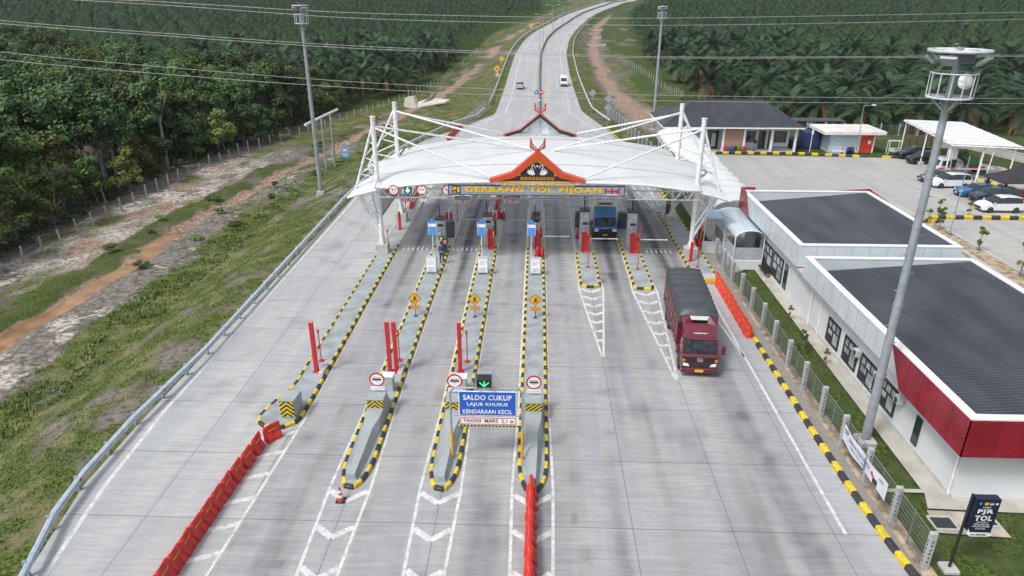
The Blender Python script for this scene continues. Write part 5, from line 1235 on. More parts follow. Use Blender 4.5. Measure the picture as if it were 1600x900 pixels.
# ---- rear yard, house, pump house, carport, gazebo
ym_ = concrete_material('yard concrete', 5.0, 5.0, 20, (.43, .425, .41))
sheet('yard', [(16.2, 61), (16.6, 99.2), (51, 97.2), (46.5, 68.6), (40.0, 68.6), (38.6, 67.0), (37.2, 52), (30, 52), (30, 61)], ym_, .012)
sheet('parking_apron', [(40.4, 68.3), (60, 68.3), (60, 40), (40.2, 40), (39.9, 66.8)], ym_, .016)
sheet('parking_strip', [(46.5, 68.9), (60, 68.9), (62, 92), (56, 103), (52.5, 103), (50.7, 96)], mat('oil stained yard concrete', (.36, .36, .34), .8, scale=.5, var=.2, grime=.35), .008)
t = thing('yard_kerb', 'yellow and black kerb in front of the brick fronted house and the orange doored hut', 'kerb', (36, 98.5, 0), 0, 'painted kerbs of the rear yard')
b = MB(); kerb(b, [(25.0, 99.5), (38.0, 99.4), (46.4, 97.5)], .3, .3, .9); kerb(b, [(48.6, 97.4), (50.8, 97.0)], .3, .3, .9); b.build('kerb_blocks', [M_YEL, M_KBLK], t, True)
t = thing('yard_kerb', 'yellow and black kerb with a rounded end below the row of parked cars', 'kerb', (45, 68.4, 0), 0, 'painted kerbs of the rear yard')
b = MB(); kerb(b, [(39.6, 66.6), (39.7, 67.6), (40.3, 68.4), (41.5, 68.65), (60, 68.65)], .35, .35, .9); b.build('kerb_blocks', [M_YEL, M_KBLK], t, True)
t = thing('yard_kerb', 'yellow and black kerb slanting past the dark gazebo roof', 'kerb', (56, 84, 0), 0, 'painted kerbs of the rear yard')
b = MB(); kerb(b, [(53.2, 88.0), (55.5, 81.0)], .35, .35, .9); b.build('kerb_blocks', [M_YEL, M_KBLK], t, True)
t = thing('planting_kerb', 'grey stained kerb strip with saplings along the side of the yard', 'kerb', (38.8, 58, 0))
b = MB(); b.slab([(37.5, 49), (38.2, 49), (38.6, 66.6), (38.2, 67)] and [(37.4, 48, .0), (37.75, 48, .0), (38.5, 67, .0), (38.2, 67.3, .0)], (0, 0, .22)); b.slab([(39.6, 48, .0), (39.9, 48, .0), (40.0, 66.6, .0), (39.7, 66.6, .0)], (0, 0, .22)); b.build('kerb_stone', M_KGREY, t, True)
b = MB(); b.poly([(37.76, 48, .12), (39.59, 48, .12), (39.69, 66.6, .12), (38.52, 66.9, .12)]); b.build('soil_bed', m_dirt, t, True)
# house
t = thing('house', 'low white house with a charcoal hipped roof and a brick panel on its porch', 'house', (28, 105, 0))
MB().box((19.2, 102.2, 0), (37.0, 111, 3.55)).build('wall', M_WALL, t, True)
MB().box((19.2, 99.9, 0), (37.4, 102.2, .22)).build('porch_floor', mat('porch tile', (.45, .44, .42), .5), t, True)
b = MB(); x0, x1, y0, y1, ze, zr = 18.0, 37.9, 99.2, 112.0, 3.75, 6.8; xa, xb, yr = 23.6, 33.4, 105.4
V = [(x0, y0, ze), (x1, y0, ze), (x1, y1, ze), (x0, y1, ze), (xa, yr, zr), (xb, yr, zr)]
b.add(V, [(0, 1, 5, 4), (1, 2, 5), (2, 3, 4, 5), (3, 0, 4), (3, 2, 1, 0)]); b.build('roof', mat('charcoal tile sheet', (.040, .044, .052), .5, var=.18, scale=.9, stretch=(1, .2, 1)), t, True)
b = MB(); b.box((x0 - .02, y0 - .05, ze - .16), (x1 + .02, y0 + .01, ze + .02)); b.box((x0 - .06, y0, ze - .16), (x0, y1, ze + .02)); b.box((x1, y0, ze - .16), (x1 + .06, y1, ze + .02)); b.build('fascia', M_WHITE, t, True)
b = MB(); b.tube((xa, yr, zr + .02), (xb, yr, zr + .02), .08, 6)
for e, f in (((x0, y0, ze), (xa, yr, zr)), ((x1, y0, ze), (xb, yr, zr)), ((x1, y1, ze), (xb, yr, zr)), ((x0, y1, ze), (xa, yr, zr))): b.tube(e, f, .07, 6)
b.build('ridge_cap', M_DARK, t, True)
for x in (19.4, 26.9, 29.9, 33.8, 37.2): MB().box((x - .15, 100.05, .22), (x + .15, 100.35, 3.72)).build('porch_column', M_WHITE, t, True)
def brick_material():
    m, tt, b = newmat('brown brick'); br = tt.nodes.new('ShaderNodeTexBrick'); br.inputs['Scale'].default_value = 3.2; br.inputs['Mortar Size'].default_value = .02
    br.inputs['Color1'].default_value = (.24, .13, .085, 1); br.inputs['Color2'].default_value = (.36, .23, .16, 1); br.inputs['Mortar'].default_value = (.38, .34, .3, 1)
    tc = tt.nodes.new('ShaderNodeTexCoord'); mp = tt.nodes.new('ShaderNodeMapping'); mp.inputs['Rotation'].default_value = (math.pi / 2, 0, 0); tt.links.new(tc.outputs['Object'], mp.inputs[0]); tt.links.new(mp.outputs[0], br.inputs['Vector'])
    tt.links.new(br.outputs['Color'], b.inputs['Base Color']); b.inputs['Roughness'].default_value = .85; return m
MB().box((27.05, 100.15, .22), (29.75, 100.35, 3.3)).build('brick_panel', brick_material(), t, True)
for x0_, x1_, z0_, z1_, nm in ((30.6, 32.0, 1.1, 2.7, 'window'), (34.9, 36.5, 1.1, 2.7, 'window'), (22.3, 23.3, .9, 2.7, 'window'), (32.6, 33.5, .25, 2.75, 'door'), (34.0, 34.6, .25, 2.75, 'door'), (25.2, 26.6, .25, 2.75, 'door')):
    o = MB().box((x0_, 102.12, z0_), (x1_, 102.19, z1_)).build(nm, M_GLASS, t, True)
    b = MB(); 
    for a, c in (((x0_ - .06, z0_), (x0_, z1_)), ((x1_, z0_), (x1_ + .06, z1_)), ((x0_ - .06, z1_), (x1_ + .06, z1_ + .06))): b.box((a[0], 102.08, a[1]), (c[0], 102.17, c[1]))
    fo = b.build('frame', M_BLACK, o); fo.location = -Vector(t.location)
MB().box((25.7, 102.05, .5), (26.3, 102.11, 2.4)).build('door_poster', mat('pale poster', (.55, .58, .6), .5), t, True)
for x, m, lb in ((27.3, M_RED, 'red litter bin leftmost of the row by the brick panel'), (28.0, M_BLUE, 'blue litter bin by the brick panel'), (28.7, M_BLACK, 'black litter bin in the middle of the row by the brick panel'), (29.1, lambda: mat('green plastic', (.03, .25, .06), .4), 'green litter bin by the brick panel'), (29.8, M_ORANGE, 'red litter bin rightmost of the row by the brick panel')):
    t = thing('litter_bin', lb, 'bin', (x, 99.75, .0), 0, 'coloured bins by the brick panel')
    b = MB(); b.lathe([(.2, .1), (.25, .85)], n=12); b.build('body', m, t)
    b = MB(); b.lathe([(.27, .85), (.27, .92), (.1, 1.05)], n=12); b.build('lid', m, t)
t = thing('porch_bench', 'dark bench with a low table on the porch right of the doors', 'bench', (35.6, 100.9, .22))
b = MB(); b.bbox((-1.1, -.2, .42), (1.1, .2, .5), .02); b.build('seat', M_DARK, t)
for x in (-.9, .9): MB().box((x - .04, -.15, 0), (x + .04, .15, .42)).build('leg', M_GALV, t)
t = thing('pole_fan', 'dark pedestal fan standing before the porch window', 'fan', (31.6, 100.5, .22))
b = MB(); b.tube((0, 0, 0), (0, 0, 1.2), .03, 6); b.lathe([(.25, 0), (.25, .04)], n=12); b.build('stand', M_DARK, t)
b = MB(); b.lathe([(.02, -.05), (.28, -.05), (.3, 0), (.28, .05), (.02, .05)], n=14, M=Matrix.Translation((0, 0, 1.3)) @ Matrix.Rotation(math.pi / 2, 4, 'X')); b.build('fan_cage', M_BLACK, t)
t = thing('lamp_post', 'short white lamp post between the house and the hut', 'lamp post', (39.5, 100.2, 0))
b = MB(); b.tube((0, 0, 0), (0, 0, 3.2), .05, 6); b.build('post', M_WHITE, t)
b = MB(); b.box((-.12, -.12, 2.7), (.12, .12, 3.3)); b.build('lantern', M_WHITE, t)
# pump house with the orange door
t = thing('pump_house', 'small white flat roofed hut with an orange red double door', 'hut', (45.5, 102, 0))
MB().box((42.3, 100.6, 0), (48.7, 105.0, 2.75)).build('wall', mat('pale blue wall', (.48, .58, .66), .6, var=.06, grime=.1), t, True)
MB().bbox((41.0, 99.6, 2.75), (49.7, 106.0, 3.2), .03).build('roof_slab', mat('pale roof slab', (.66, .65, .62), .7, scale=.4, grime=.18), t, True)
o = MB().box((46.6, 100.52, .1), (48.4, 100.59, 2.55)).build('door', M_ORANGE, t, True)
fo = MB().box((47.7, 100.5, 1.3), (48.1, 100.516, 1.8)).build('door_notice', M_WHITE, o); fo.location = -Vector(t.location)
b = MB(); b.box((46.45, 100.5, .0), (46.58, 100.58, 2.7)); b.box((48.42, 100.5, 0), (48.6, 100.58, 2.7)); b.box((46.58, 100.5, 2.58), (48.42, 100.58, 2.7)); b.build('door_frame', M_WHITE, t, True)
for x, y, lb in ((44.0, 100.0, 'orange cone left of the blue drums before the hut'), (46.1, 100.1, 'orange cone right of the blue drums before the hut')):
    t = thing('traffic_cone', lb, 'cone', (x, y, .0), 0, 'cones before the hut')
    b = MB(); b.lathe([(.2, .05), (.06, .8), (.03, .9)], n=12); b.build('cone', M_ORANGE, t); MB().box((-.25, -.25, 0), (.25, .25, .05)).build('base', M_BLACK, t)
    MB().lathe([(.17, .3), (.12, .5)], n=12).build('white_band', M_WHITE, t)
for x, lb in ((45.0, 'left dark blue drum before the hut wall'), (45.5, 'right dark blue drum before the hut wall')):
    t = thing('drum', lb, 'drum', (x, 100.2, 0), 0, 'dark blue drums before the hut')
    b = MB(); b.lathe([(.22, 0), (.24, .02), (.24, .4), (.25, .42), (.24, .44), (.24, .85), (.22, .88)], n=14); b.build('drum', mat('dark blue plastic', (.012, .025, .10), .4), t); MB().lathe([(.05, .88), (.05, .92)], n=8).build('cap', M_BLACK, t)
t = thing('planter_trough', 'low blue and white trough beside the hut corner', 'trough', (43.6, 100.2, 0))
b = MB(); b.bbox((-1.0, -.25, 0), (1.0, .25, .35), .03); b.build('trough', mat('pale blue plastic', (.35, .48, .65), .5), t); MB().box((-.9, -.2, .35), (.9, .2, .38)).build('rim', M_WHITE, t)
t = thing('skip_container', 'dark blue container stacked between the house and the hut', 'container', (41, 104.5, 0))
b = MB(); b.box((-1.3, -1.2, .15), (1.0, 1.3, 2.4))
for k in range(10): b.box((-1.25 + k * .23, -1.25, .2), (-1.15 + k * .23, -1.2, 2.35))
b.build('body', mat('container blue', (.02, .04, .14), .5, grime=.2), t)
b = MB(); b.box((-3.0, -.8, .1), (-1.4, .8, 1.2)); b.build('low_bin', mat('dark navy steel', (.02, .03, .07), .5), t)
t = thing('back_shelter', 'low dark flat roof behind the hut', 'shelter', (43, 110, 0))
MB().box((-4.5, -1.5, 3.1), (4.5, 1.5, 3.25)).build('roof', mat('dark shelter roof', (.05, .055, .06), .6), t)
for x in (-4, 0, 4): MB().tube((x, -1.2, 0), (x, -1.2, 3.1), .06, 6).build('post', M_GALV, t)
t = thing('lamp_post', 'tall slim white street lamp before the hut with a short arm', 'street lamp', (46.0, 99.6, 0))
b = MB(); b.tube((0, 0, 0), (-.35, 0, 6.7), .07, 8, .045); b.path([(-.35, 0, 6.7), (-.1, -.05, 6.85), (.9, -.1, 6.95)], .04, 6); b.build('pole', M_GALV, t); MB().bbox((.7, -.22, 6.88), (1.3, .02, 7.0), .03).build('lamp_head', M_WHITE, t)
t = thing('pipe_frame', 'white pipe frame rack right of the orange doored hut', 'rack', (51, 99.5, 0))
b = MB()
for x in (-.8, .8):
    for y in (-.3, .3): b.tube((x, y, 0), (x, y, 2), .05, 6)
b.path([(-.8, -.3, 2), (.8, -.3, 2), (.8, .3, 2), (-.8, .3, 2), (-.8, -.3, 2)], .05, 6); b.tube((-.8, -.3, 1), (.8, -.3, 1), .04, 6); b.build('frame', M_STEEL, t); MB().bbox((-.5, -.25, .5), (.1, .25, .95), .04).build('box', M_STEEL, t)
# carport
t = thing('carport', 'white monopitch carport roof on slim posts above the dark cars and the crane truck', 'carport', (55, 93, 0))
A, B_, C_, D_ = (53, 102.2, 4.5), (50.3, 84.6, 4.45), (57.8, 83.0, 4.4), (61, 101.5, 4.3)
b = MB(); n = 16; Av, Bv, Cv, Dv = map(Vector, (A, B_, C_, D_))
for i in range(n):
    f0, f1 = i / n, (i + 1) / n
    p = [Av.lerp(Bv, f0), Dv.lerp(Cv, f0), Dv.lerp(Cv, f1 - .012), Av.lerp(Bv, f1 - .012)]; b.slab([q + Vector((0, 0, .02 * (i % 2))) for q in p], (0, 0, .05))
b.build('roof', mat('white roof sheet', (.72, .74, .75), .45, grime=.08), t, True)
b = MB()
for P0, P1 in ((Av, Bv), (Bv, Cv), (Cv, Dv), (Dv, Av)): b.tube(P0 - Vector((0, 0, .12)), P1 - Vector((0, 0, .12)), .09, 6)
b.build('edge_beam', M_WHITE, t, True)
for x, y in ((53.1, 101.6), (51.7, 93.2), (50.6, 85.3), (57.4, 83.9), (60.5, 100.7), (59.0, 92.4), (54.2, 84.6)):
    MB().tube((x, y, 0), (x, y, 4.35), .09, 8).build('post', M_WHITE, t, True)
for x, y in ((51.7, 93.2), (50.6, 85.3)): MB().bbox((x - .35, y - .35, 0), (x + .35, y + .35, .45), .05).build('post_footing', M_CONC, t, True)
# gazebo
t = thing('gazebo', 'small gazebo with a black pyramid roof and red brown railing', 'gazebo', (54.6, 77.8, 0))
b = MB(); V = [(-3.2, -2.2, 2.0), (3.2, -2.2, 2.0), (3.2, 2.2, 2.0), (-3.2, 2.2, 2.0), (0, 0, 3.75), (-3.2, -2.2, 1.9), (3.2, -2.2, 1.9), (3.2, 2.2, 1.9), (-3.2, 2.2, 1.9)]
for i in range(4):
    j = (i + 1) % 4; a, c = Vector(V[i]), Vector(V[j]); top = Vector(V[4])
    for k in range(6):
        f0, f1 = k / 6, (k + 1) / 6; s0, s1 = f0 ** .75, f1 ** .75
        z0_ = Vector((0, 0, -.35 * math.sin(math.pi * f0))); z1__ = Vector((0, 0, -.35 * math.sin(math.pi * f1)))
        b.poly([a.lerp(top, f0) + z0_, c.lerp(top, f0) + z0_, c.lerp(top, f1) + z1__, a.lerp(top, f1) + z1__])
b.add(V, [(0, 3, 2, 1)] + [(5 + i, 5 + (i + 1) % 4, (i + 1) % 4, i) for i in range(4)]); b.build('roof', mat('black roof felt', (.028, .028, .032), .7, var=.3), t)
for x, y in ((-2.4, -1.6), (2.4, -1.6), (2.4, 1.6), (-2.4, 1.6)): MB().box((x - .1, y - .1, 0), (x + .1, y + .1, 2.2)).build('post', mat('red brown wood', (.16, .045, .035), .6), t)
b = MB()
for z in (.5, .75, 1.0): b.box((-2.4, -1.66, z), (2.4, -1.6, z + .09)); b.box((-2.46, -1.6, z), (-2.4, 1.6, z + .09))
for k in range(14): b.box((-2.3 + k * .35, -1.65, .1), (-2.24 + k * .35, -1.61, 1.0))
b.build('railing', mat('red brown wood', (.16, .045, .035), .6), t)
MB().box((-2.5, -1.7, 0), (2.5, 1.7, .2)).build('floor', mat('wood grey floor', (.22, .2, .2), .7), t)
# slim poles in the yard
for p, top, lb in ((G(1483, 368), 7.6, 'tall slim grey pole rising from the planting strip by the saplings'),):
    t = thing('slim_pole', lb, 'pole', p)
    MB().tube((0, 0, 0), (0, 0, top), .06, 8, .045).build('pole', M_GALV, t); MB().box((-.2, -.2, 0), (.2, .2, .12)).build('footing', M_CONC, t)
for x, y, lb in ((50.6, 79.3, 'left slim white pipe standing behind the navy car'), (51.9, 79.6, 'right slim white pipe standing behind the navy car')):
    t = thing('slim_pole', lb, 'pole', (x, y, 0), 0, 'white pipes behind the parked cars')
    MB().tube((0, 0, 0), (.25, .1, 4.6), .055, 6).build('pole', M_WHITE, t); MB().box((-.2, -.2, 0), (.2, .2, .1)).build('footing', M_CONC, t)
# rear retaining wall and chain link fence
t = thing('yard_wall', 'pale low boundary wall behind the carport', 'wall', (64, 96, 0))
b = MB(); b.slab([(60.5, 104.5, 0), (64, 104, 0), (64, 104.2, 0), (60.5, 104.7, 0)], (0, 0, 1.0)); b.slab([(64, 104, 0), (69, 84, 0), (69.2, 84, 0), (64.2, 104.2, 0)], (0, 0, 1.1)); b.build('wall', mat('pale wall render', (.45, .44, .41), .8, grime=.3), t, True)
MB().slab([(63.95, 104, 1.1), (68.95, 84, 1.1), (69.25, 84, 1.1), (64.25, 104.25, 1.1)], (0, 0, .08)).build('coping', M_CONC, t, True)
make_fence('thin wire fence on slim posts between the yard and the oil palms', [(18 + 2.9 * k, 114.6 - (0 if k < 9 else (k - 9) * .15)) for k in range(18)], (40, 114, 0), 2.0, post_w=.12)
t = thing('water_unit', 'red brown fenced unit behind the black parked cars', 'railing', (57, 104, 0))
b = MB()
for z in (.4, .8, 1.2, 1.6): b.box((-1.6, -.05, z), (1.6, .05, z + .1))
for x in (-1.6, -.5, .5, 1.6): b.box((x - .06, -.07, 0), (x + .06, .07, 1.8))
b.build('railing', mat('red brown wood', (.16, .045, .035), .6), t)
# ------------------------------------------------------------------ vehicles (fronts point along local -y)
def wheels(t, spots, r=.33, wd=.22):
    for x, y in spots:
        M = Matrix.Rotation(math.pi / 2, 4, 'Y'); s = 1 if x > 0 else -1
        b = MB(); b.lathe([(r * .62, -wd / 2), (r * .94, -wd / 2), (r, -wd / 2 + .03), (r, wd / 2 - .03), (r * .94, wd / 2), (r * .62, wd / 2)], n=20, M=M)
        o = b.build('wheel', M_TYRE, t); o.location = (x, y, r)
        b = MB(); b.lathe([(r * .64, wd / 2 * s - .02 * s), (r * .55, wd / 2 * s + .004 * s), (r * .2, wd / 2 * s - .03 * s), (.02, wd / 2 * s - .01 * s)] if s > 0 else [(.02, wd / 2 * s - .01 * s), (r * .2, wd / 2 * s - .03 * s), (r * .55, wd / 2 * s + .004 * s), (r * .64, wd / 2 * s - .02 * s)], n=20, M=M)
        b.build('rim', M_RIM, o)
def paint(name, col): return mat(name, col, .22, 0, .03, 1, .05, coat=.6)
def make_car(label, col, loc, rz, kind='mpv', group=None, L=4.5, Wd=1.78, Hh=1.7):
    t = thing('parked_car' if group else 'car', label, 'car', loc, rz, group)
    k = L / 4.5; w = Wd / 2; h = Hh / 1.7
    if kind == 'mpv':
        S = [(-2.25, .34, .70, .60, .66, .64, .55), (-2.12, .22, .84, .78, .80, .84, .66), (-1.75, .2, .87, .90, .85, .95, .72), (-1.28, .2, .88, .99, .87, 1.05, .76), (-.42, .2, .88, 1.02, .88, 1.60, .66), (.25, .2, .88, 1.03, .88, 1.68, .67), (1.3, .2, .88, 1.04, .87, 1.66, .66), (1.95, .22, .87, 1.05, .85, 1.56, .62), (2.18, .25, .85, 1.02, .82, 1.08, .70), (2.25, .35, .80, .85, .78, .88, .66)]
        iw, ir, ie = 3, 4, 7
    else:
        S = [(-2.25, .32, .70, .56, .66, .60, .55), (-2.1, .2, .84, .70, .80, .76, .66), (-1.5, .18, .87, .82, .85, .88, .72), (-1.0, .18, .88, .90, .87, .95, .76), (-.2, .18, .88, .94, .87, 1.40, .62), (.5, .18, .88, .95, .87, 1.46, .62), (1.2, .18, .88, .96, .86, 1.40, .60), (1.85, .2, .86, .98, .82, 1.08, .64), (2.15, .25, .83, .92, .8, 1.0, .64), (2.25, .35, .78, .78, .74, .84, .6)]
        iw, ir, ie = 3, 4, 6
    def ring(s):
        y, zb, wb, zbe, wbe, zt, wt = s
        y *= k; f = w / .89; pts = [(wb * .86, zb), (wb, zb + .14), (wbe * 1.01, (zb + zbe) / 2 + .06), (wbe, zbe * h), (wt, (zt - .04) * h), (wt * .6, zt * h)]
        return [(-a * f, y, z) for a, z in pts] + [(a * f, y, z) for a, z in pts[::-1]]
    Rg = [ring(s) for s in S]; body = MB(); gl = MB(); n = 12
    for i in range(len(S) - 1):
        for j in range(n):
            q = [Rg[i][j], Rg[i][(j + 1) % n], Rg[i + 1][(j + 1) % n], Rg[i + 1][j]]
            side = j in (3, 7); top = j in (4, 5, 6)
            g = (i == iw and (side or top)) or (ir <= i < ie and side) or (i == ie and top)
            if g: gl.add([tuple(p) for p in q], [(0, 3, 2, 1)], 0, False)
            else: body.add([tuple(p) for p in q], [(0, 3, 2, 1)], 0, top or j in (1, 2, 8, 9))
    body.poly(Rg[0]); body.poly(Rg[-1][::-1]); body.build('body', col, t); gl.build('window_glass', M_GLASS, t)
    b = MB(); f = w / .89
    for sd in (-1, 1):
        for i in (ir, ir + 1, ie - 1, ie):
            if i == ir and kind != 'mpv': continue
            p, q = Rg[i][3], Rg[i][4]; b.tube((abs(p[0]) * sd * 1.0, p[1], p[2]), (abs(q[0]) * sd * 1.0, q[1], q[2]), .035, 5)
    b.build('pillar', M_BLACK if kind == 'mpv' else col, t)
    for sd in (-1, 1):
        b = MB(); b.bbox((sd * (w + .08) - .09, -1.12 * k - .06, 1.0 * h), (sd * (w + .08) + .09, -1.12 * k + .06, 1.14 * h), .02); b.build('mirror', col, t)
        b = MB(); b.slab([(sd * .45, -2.17 * k, .60), (sd * .80, -2.06 * k, .62), (sd * .78, -2.0 * k, .79), (sd * .47, -2.14 * k, .76)] if sd > 0 else [(sd * .47, -2.14 * k, .76), (sd * .78, -2.0 * k, .79), (sd * .80, -2.06 * k, .62), (sd * .45, -2.17 * k, .60)], (0, -.05, .0)); b.build('headlight', M_LAMP, t)
        b = MB(); b.box((sd * .72 - .1, 2.19 * k, .72), (sd * .72 + .1, 2.27 * k, 1.0)); b.build('taillight', M_TAIL, t)
    b = MB(); b.box((-.5, -2.29 * k, .36), (.5, -2.2 * k, .58)); b.build('grille', M_BLACK, t)
    b = MB(); b.box((-.2, -2.31 * k, .4), (.2, -2.29 * k, .5)); b.box((-.2, 2.26 * k, .6), (.2, 2.28 * k, .7)); b.build('number_plate', M_BLACK if kind == 'mpv' else M_WHITE, t)
    b = MB(); b.bbox((-w * .85, -2.0 * k, .14), (w * .85, 2.0 * k, .3), .05); b.build('underbody', M_BLACK, t)
    wheels(t, [(sd * (w - .1), y * k) for sd in (-1, 1) for y in (-1.38, 1.38)])
    return t
P_WHITE = paint('white car paint', (.72, .73, .74)); P_BLACK = paint('black car paint', (.012, .012, .015)); P_BLUE = paint('mid blue car paint', (.02, .13, .36)); P_NAVY = paint('grey navy car paint', (.025, .03, .05)); P_SLATE = paint('slate blue car paint', (.05, .075, .12)); P_SILV = paint('silver car paint', (.45, .46, .48))
q = R(-90)
gp = 'cars parked along the right edge of the yard'
make_car('black car farthest back under the carport', P_BLACK, (52.7, 97.3, .01), q + .12, 'mpv', gp, 4.6)
make_car('second black car under the carport beside its front post', P_BLACK, (52.6, 93.7 + .5, .01), q + .12, 'mpv', gp, 4.4)
make_car('slate blue sedan half hidden behind the white minivan', P_SLATE, (49.2, 84.0, .01), q + .04, 'sedan', gp, 4.5)
make_car('white minivan parked behind the tall mast', P_WHITE, (49.2, 81.6, .01), q + .02, 'mpv', gp, 4.5)
make_car('bright blue sedan between the white minivan and the navy car', P_BLUE, (50.0, 77.6, .01), q + .02, 'sedan', gp, 4.4)
make_car('dark navy minivan beside the bright blue sedan', P_NAVY, (50.6, 75.3, .01), q + .02, 'mpv', gp, 4.8)
make_car('white hatchback nearest the yellow and black kerb', P_WHITE, (48.9, 71.6, .01), q, 'mpv', gp, 4.3)
make_car('silver car driving away up the left carriageway', P_SILV, (-4.3, 171.5, .1 + float(hillf(171))), R(180), 'mpv', None, 4.4)
# white van coming down the right carriageway
t = thing('van', 'white van with a tall roof coming down the right carriageway', 'van', (6.4, 176.5, .05 + float(hillf(176))))
b = MB(); prof = [(-2.5, .35), (-2.55, .9), (-2.35, 1.15), (-1.65, 2.0), (-1.3, 2.2), (2.4, 2.25), (2.5, 1.9), (2.5, .35)]
b.slab([(-.86, y, z) for y, z in prof], (1.72, 0, 0)); b.build('body', P_WHITE, t)
b = MB(); b.slab([(-.74, -2.36, 1.2), (.74, -2.36, 1.2), (.7, -1.74, 1.96), (-.7, -1.74, 1.96)], (0, -.03, .02))
for sd in (-1, 1): b.box((sd * .87 - .01, -1.4, 1.3), (sd * .87 + .01, 2.2, 1.95))
b.build('window_glass', M_GLASS, t)
b = MB(); b.bbox((-.7, -.9, 2.22), (.7, 1.8, 2.5), .08); b.build('roof_pod', P_WHITE, t)
for sd in (-1, 1):
    MB().box((sd * .66 - .14, -2.6, .75), (sd * .66 + .14, -2.5, .95)).build('headlight', M_LAMP, t); MB().box((sd * 1.0 - .08, -1.9, 1.2), (sd * 1.0 + .08, -1.8, 1.45)).build('mirror', M_BLACK, t)
MB().box((-.6, -2.6, .4), (.6, -2.54, .6)).build('grille', M_BLACK, t)
wheels(t, [(sd * .78, y) for sd in (-1, 1) for y in (-1.6, 1.5)])

# maroon lorry with a ribbed tarpaulin
P_MAR = mat('maroon lorry paint', (.115, .007, .022), .25, 0, .1, 2, .22, coat=.5)
t = thing('lorry', 'maroon lorry with a grey ribbed tarpaulin over its load heading towards the camera', 'lorry', (10.1, 40.2, 0), R(-3.5)); t.scale = (.955, 1, 1)
# local: front bumper at y=-4.35, tail at 4.6
b = MB(); b.bbox((-1.12, -4.1, .55), (1.12, -2.55, 1.25), .06)
S = [(-4.32, .50, 1.10), (-4.36, .95, 1.10), (-4.34, 1.35, 1.09), (-4.20, 1.48, 1.08), (-3.92, 2.28, 1.02), (-3.72, 2.42, .98), (-2.6, 2.5, .98)]
for (ya, za, wa), (yb, zb, wb) in zip(S[:-1], S[1:]):
    if (za, zb) != (1.48, 2.28): b.poly([(-wa, ya, za), (wa, ya, za), (wb, yb, zb), (-wb, yb, zb)])
for sd in (-1, 1):
    sp = [(sd * 1.10, -4.32, .5), (sd * 1.10, -4.36, .95), (sd * 1.09, -4.34, 1.35), (sd * 1.08, -4.2, 1.48), (sd * 1.02, -3.92, 2.28), (sd * .98, -3.72, 2.42), (sd * .98, -2.6, 2.5), (sd * 1.1, -2.6, .5)]
    b.poly(sp if sd < 0 else sp[::-1])
b.poly([(-1.1, -2.6, .5), (1.1, -2.6, .5), (.98, -2.6, 2.5), (-.98, -2.6, 2.5)])
for sd in (-1, 1): b.tube((sd * 1.05, -4.2, 1.47), (sd * 1.0, -3.9, 2.3), .06, 6)
b.build('cab', P_MAR, t)
MB().poly([(-1.0, -4.19, 1.5), (1.0, -4.19, 1.5), (.94, -3.925, 2.25), (-.94, -3.925, 2.25)]).build('windscreen', mat('windscreen glass', (.02, .025, .03), .08, var=.6, scale=2.5, spec=.45), t)
for sd in (-1, 1): b = MB(); b.slab([(sd * 1.09, -4.0, 1.52), (sd * 1.10, -3.1, 1.52), (sd * 1.02, -3.1, 2.2), (sd * 1.04, -3.8, 2.2)] if sd > 0 else [(sd * 1.04, -3.8, 2.2), (sd * 1.02, -3.1, 2.2), (sd * 1.10, -3.1, 1.52), (sd * 1.09, -4.0, 1.52)], (sd * .012, 0, 0)); b.build('side_window', M_GLASS, t)
b = MB()                                          # roof fairing
F0 = [(-.96, -3.72, 2.43), (.96, -3.72, 2.43), (1.0, -3.3, 2.85), (1.08, -2.7, 3.25), (-1.08, -2.7, 3.25), (-1.0, -3.3, 2.85)]
b.add([(-.96, -3.72, 2.43), (.96, -3.72, 2.43), (.98, -3.2, 2.92), (-.98, -3.2, 2.92), (1.12, -2.75, 3.2), (-1.12, -2.75, 3.2), (.98, -2.6, 2.5), (-.98, -2.6, 2.5), (.45, -3.05, 2.95), (-.45, -3.05, 2.95), (.62, -2.75, 3.3), (-.62, -2.75, 3.3)], [(0, 1, 2, 3), (3, 2, 8, 9), (2, 4, 10, 8), (3, 9, 11, 5), (1, 6, 4, 2), (0, 3, 5, 7)]); b.build('roof_fairing', P_MAR, t)
MB().slab([(-.5, -2.82, 3.06), (.5, -2.82, 3.06), (.6, -2.7, 3.24), (-.6, -2.7, 3.24)], (0, .04, .01)).build('load_front_board', mat('pale board', (.5, .52, .52), .5), t)
b = MB(); b.box((-1.02, -4.40, 1.02), (1.02, -4.34, 1.32)); b.box((-.95, -4.385, .62), (.95, -4.33, .86))
for k in range(4): b.box((-.95, -4.41, 1.06 + k * .065), (.95, -4.40, 1.075 + k * .065))
b.build('grille', M_BLACK, t)
b = MB()                                          # oval emblem with a crossbar
for i in range(20):
    a0, a1 = 2 * math.pi * i / 20, 2 * math.pi * (i + 1) / 20; b.tube((.19 * math.cos(a0), -4.43, 1.2 + .12 * math.sin(a0)), (.19 * math.cos(a1), -4.43, 1.2 + .12 * math.sin(a1)), .018, 5)
for sd in (-1, 1): b.tube((sd * .08, -4.43, 1.09), (sd * .08, -4.43, 1.31), .018, 5)
b.tube((-.1, -4.43, 1.2), (.1, -4.43, 1.2), .018, 5); b.build('emblem', mat('chrome', (.7, .7, .72), .15, .9), t)
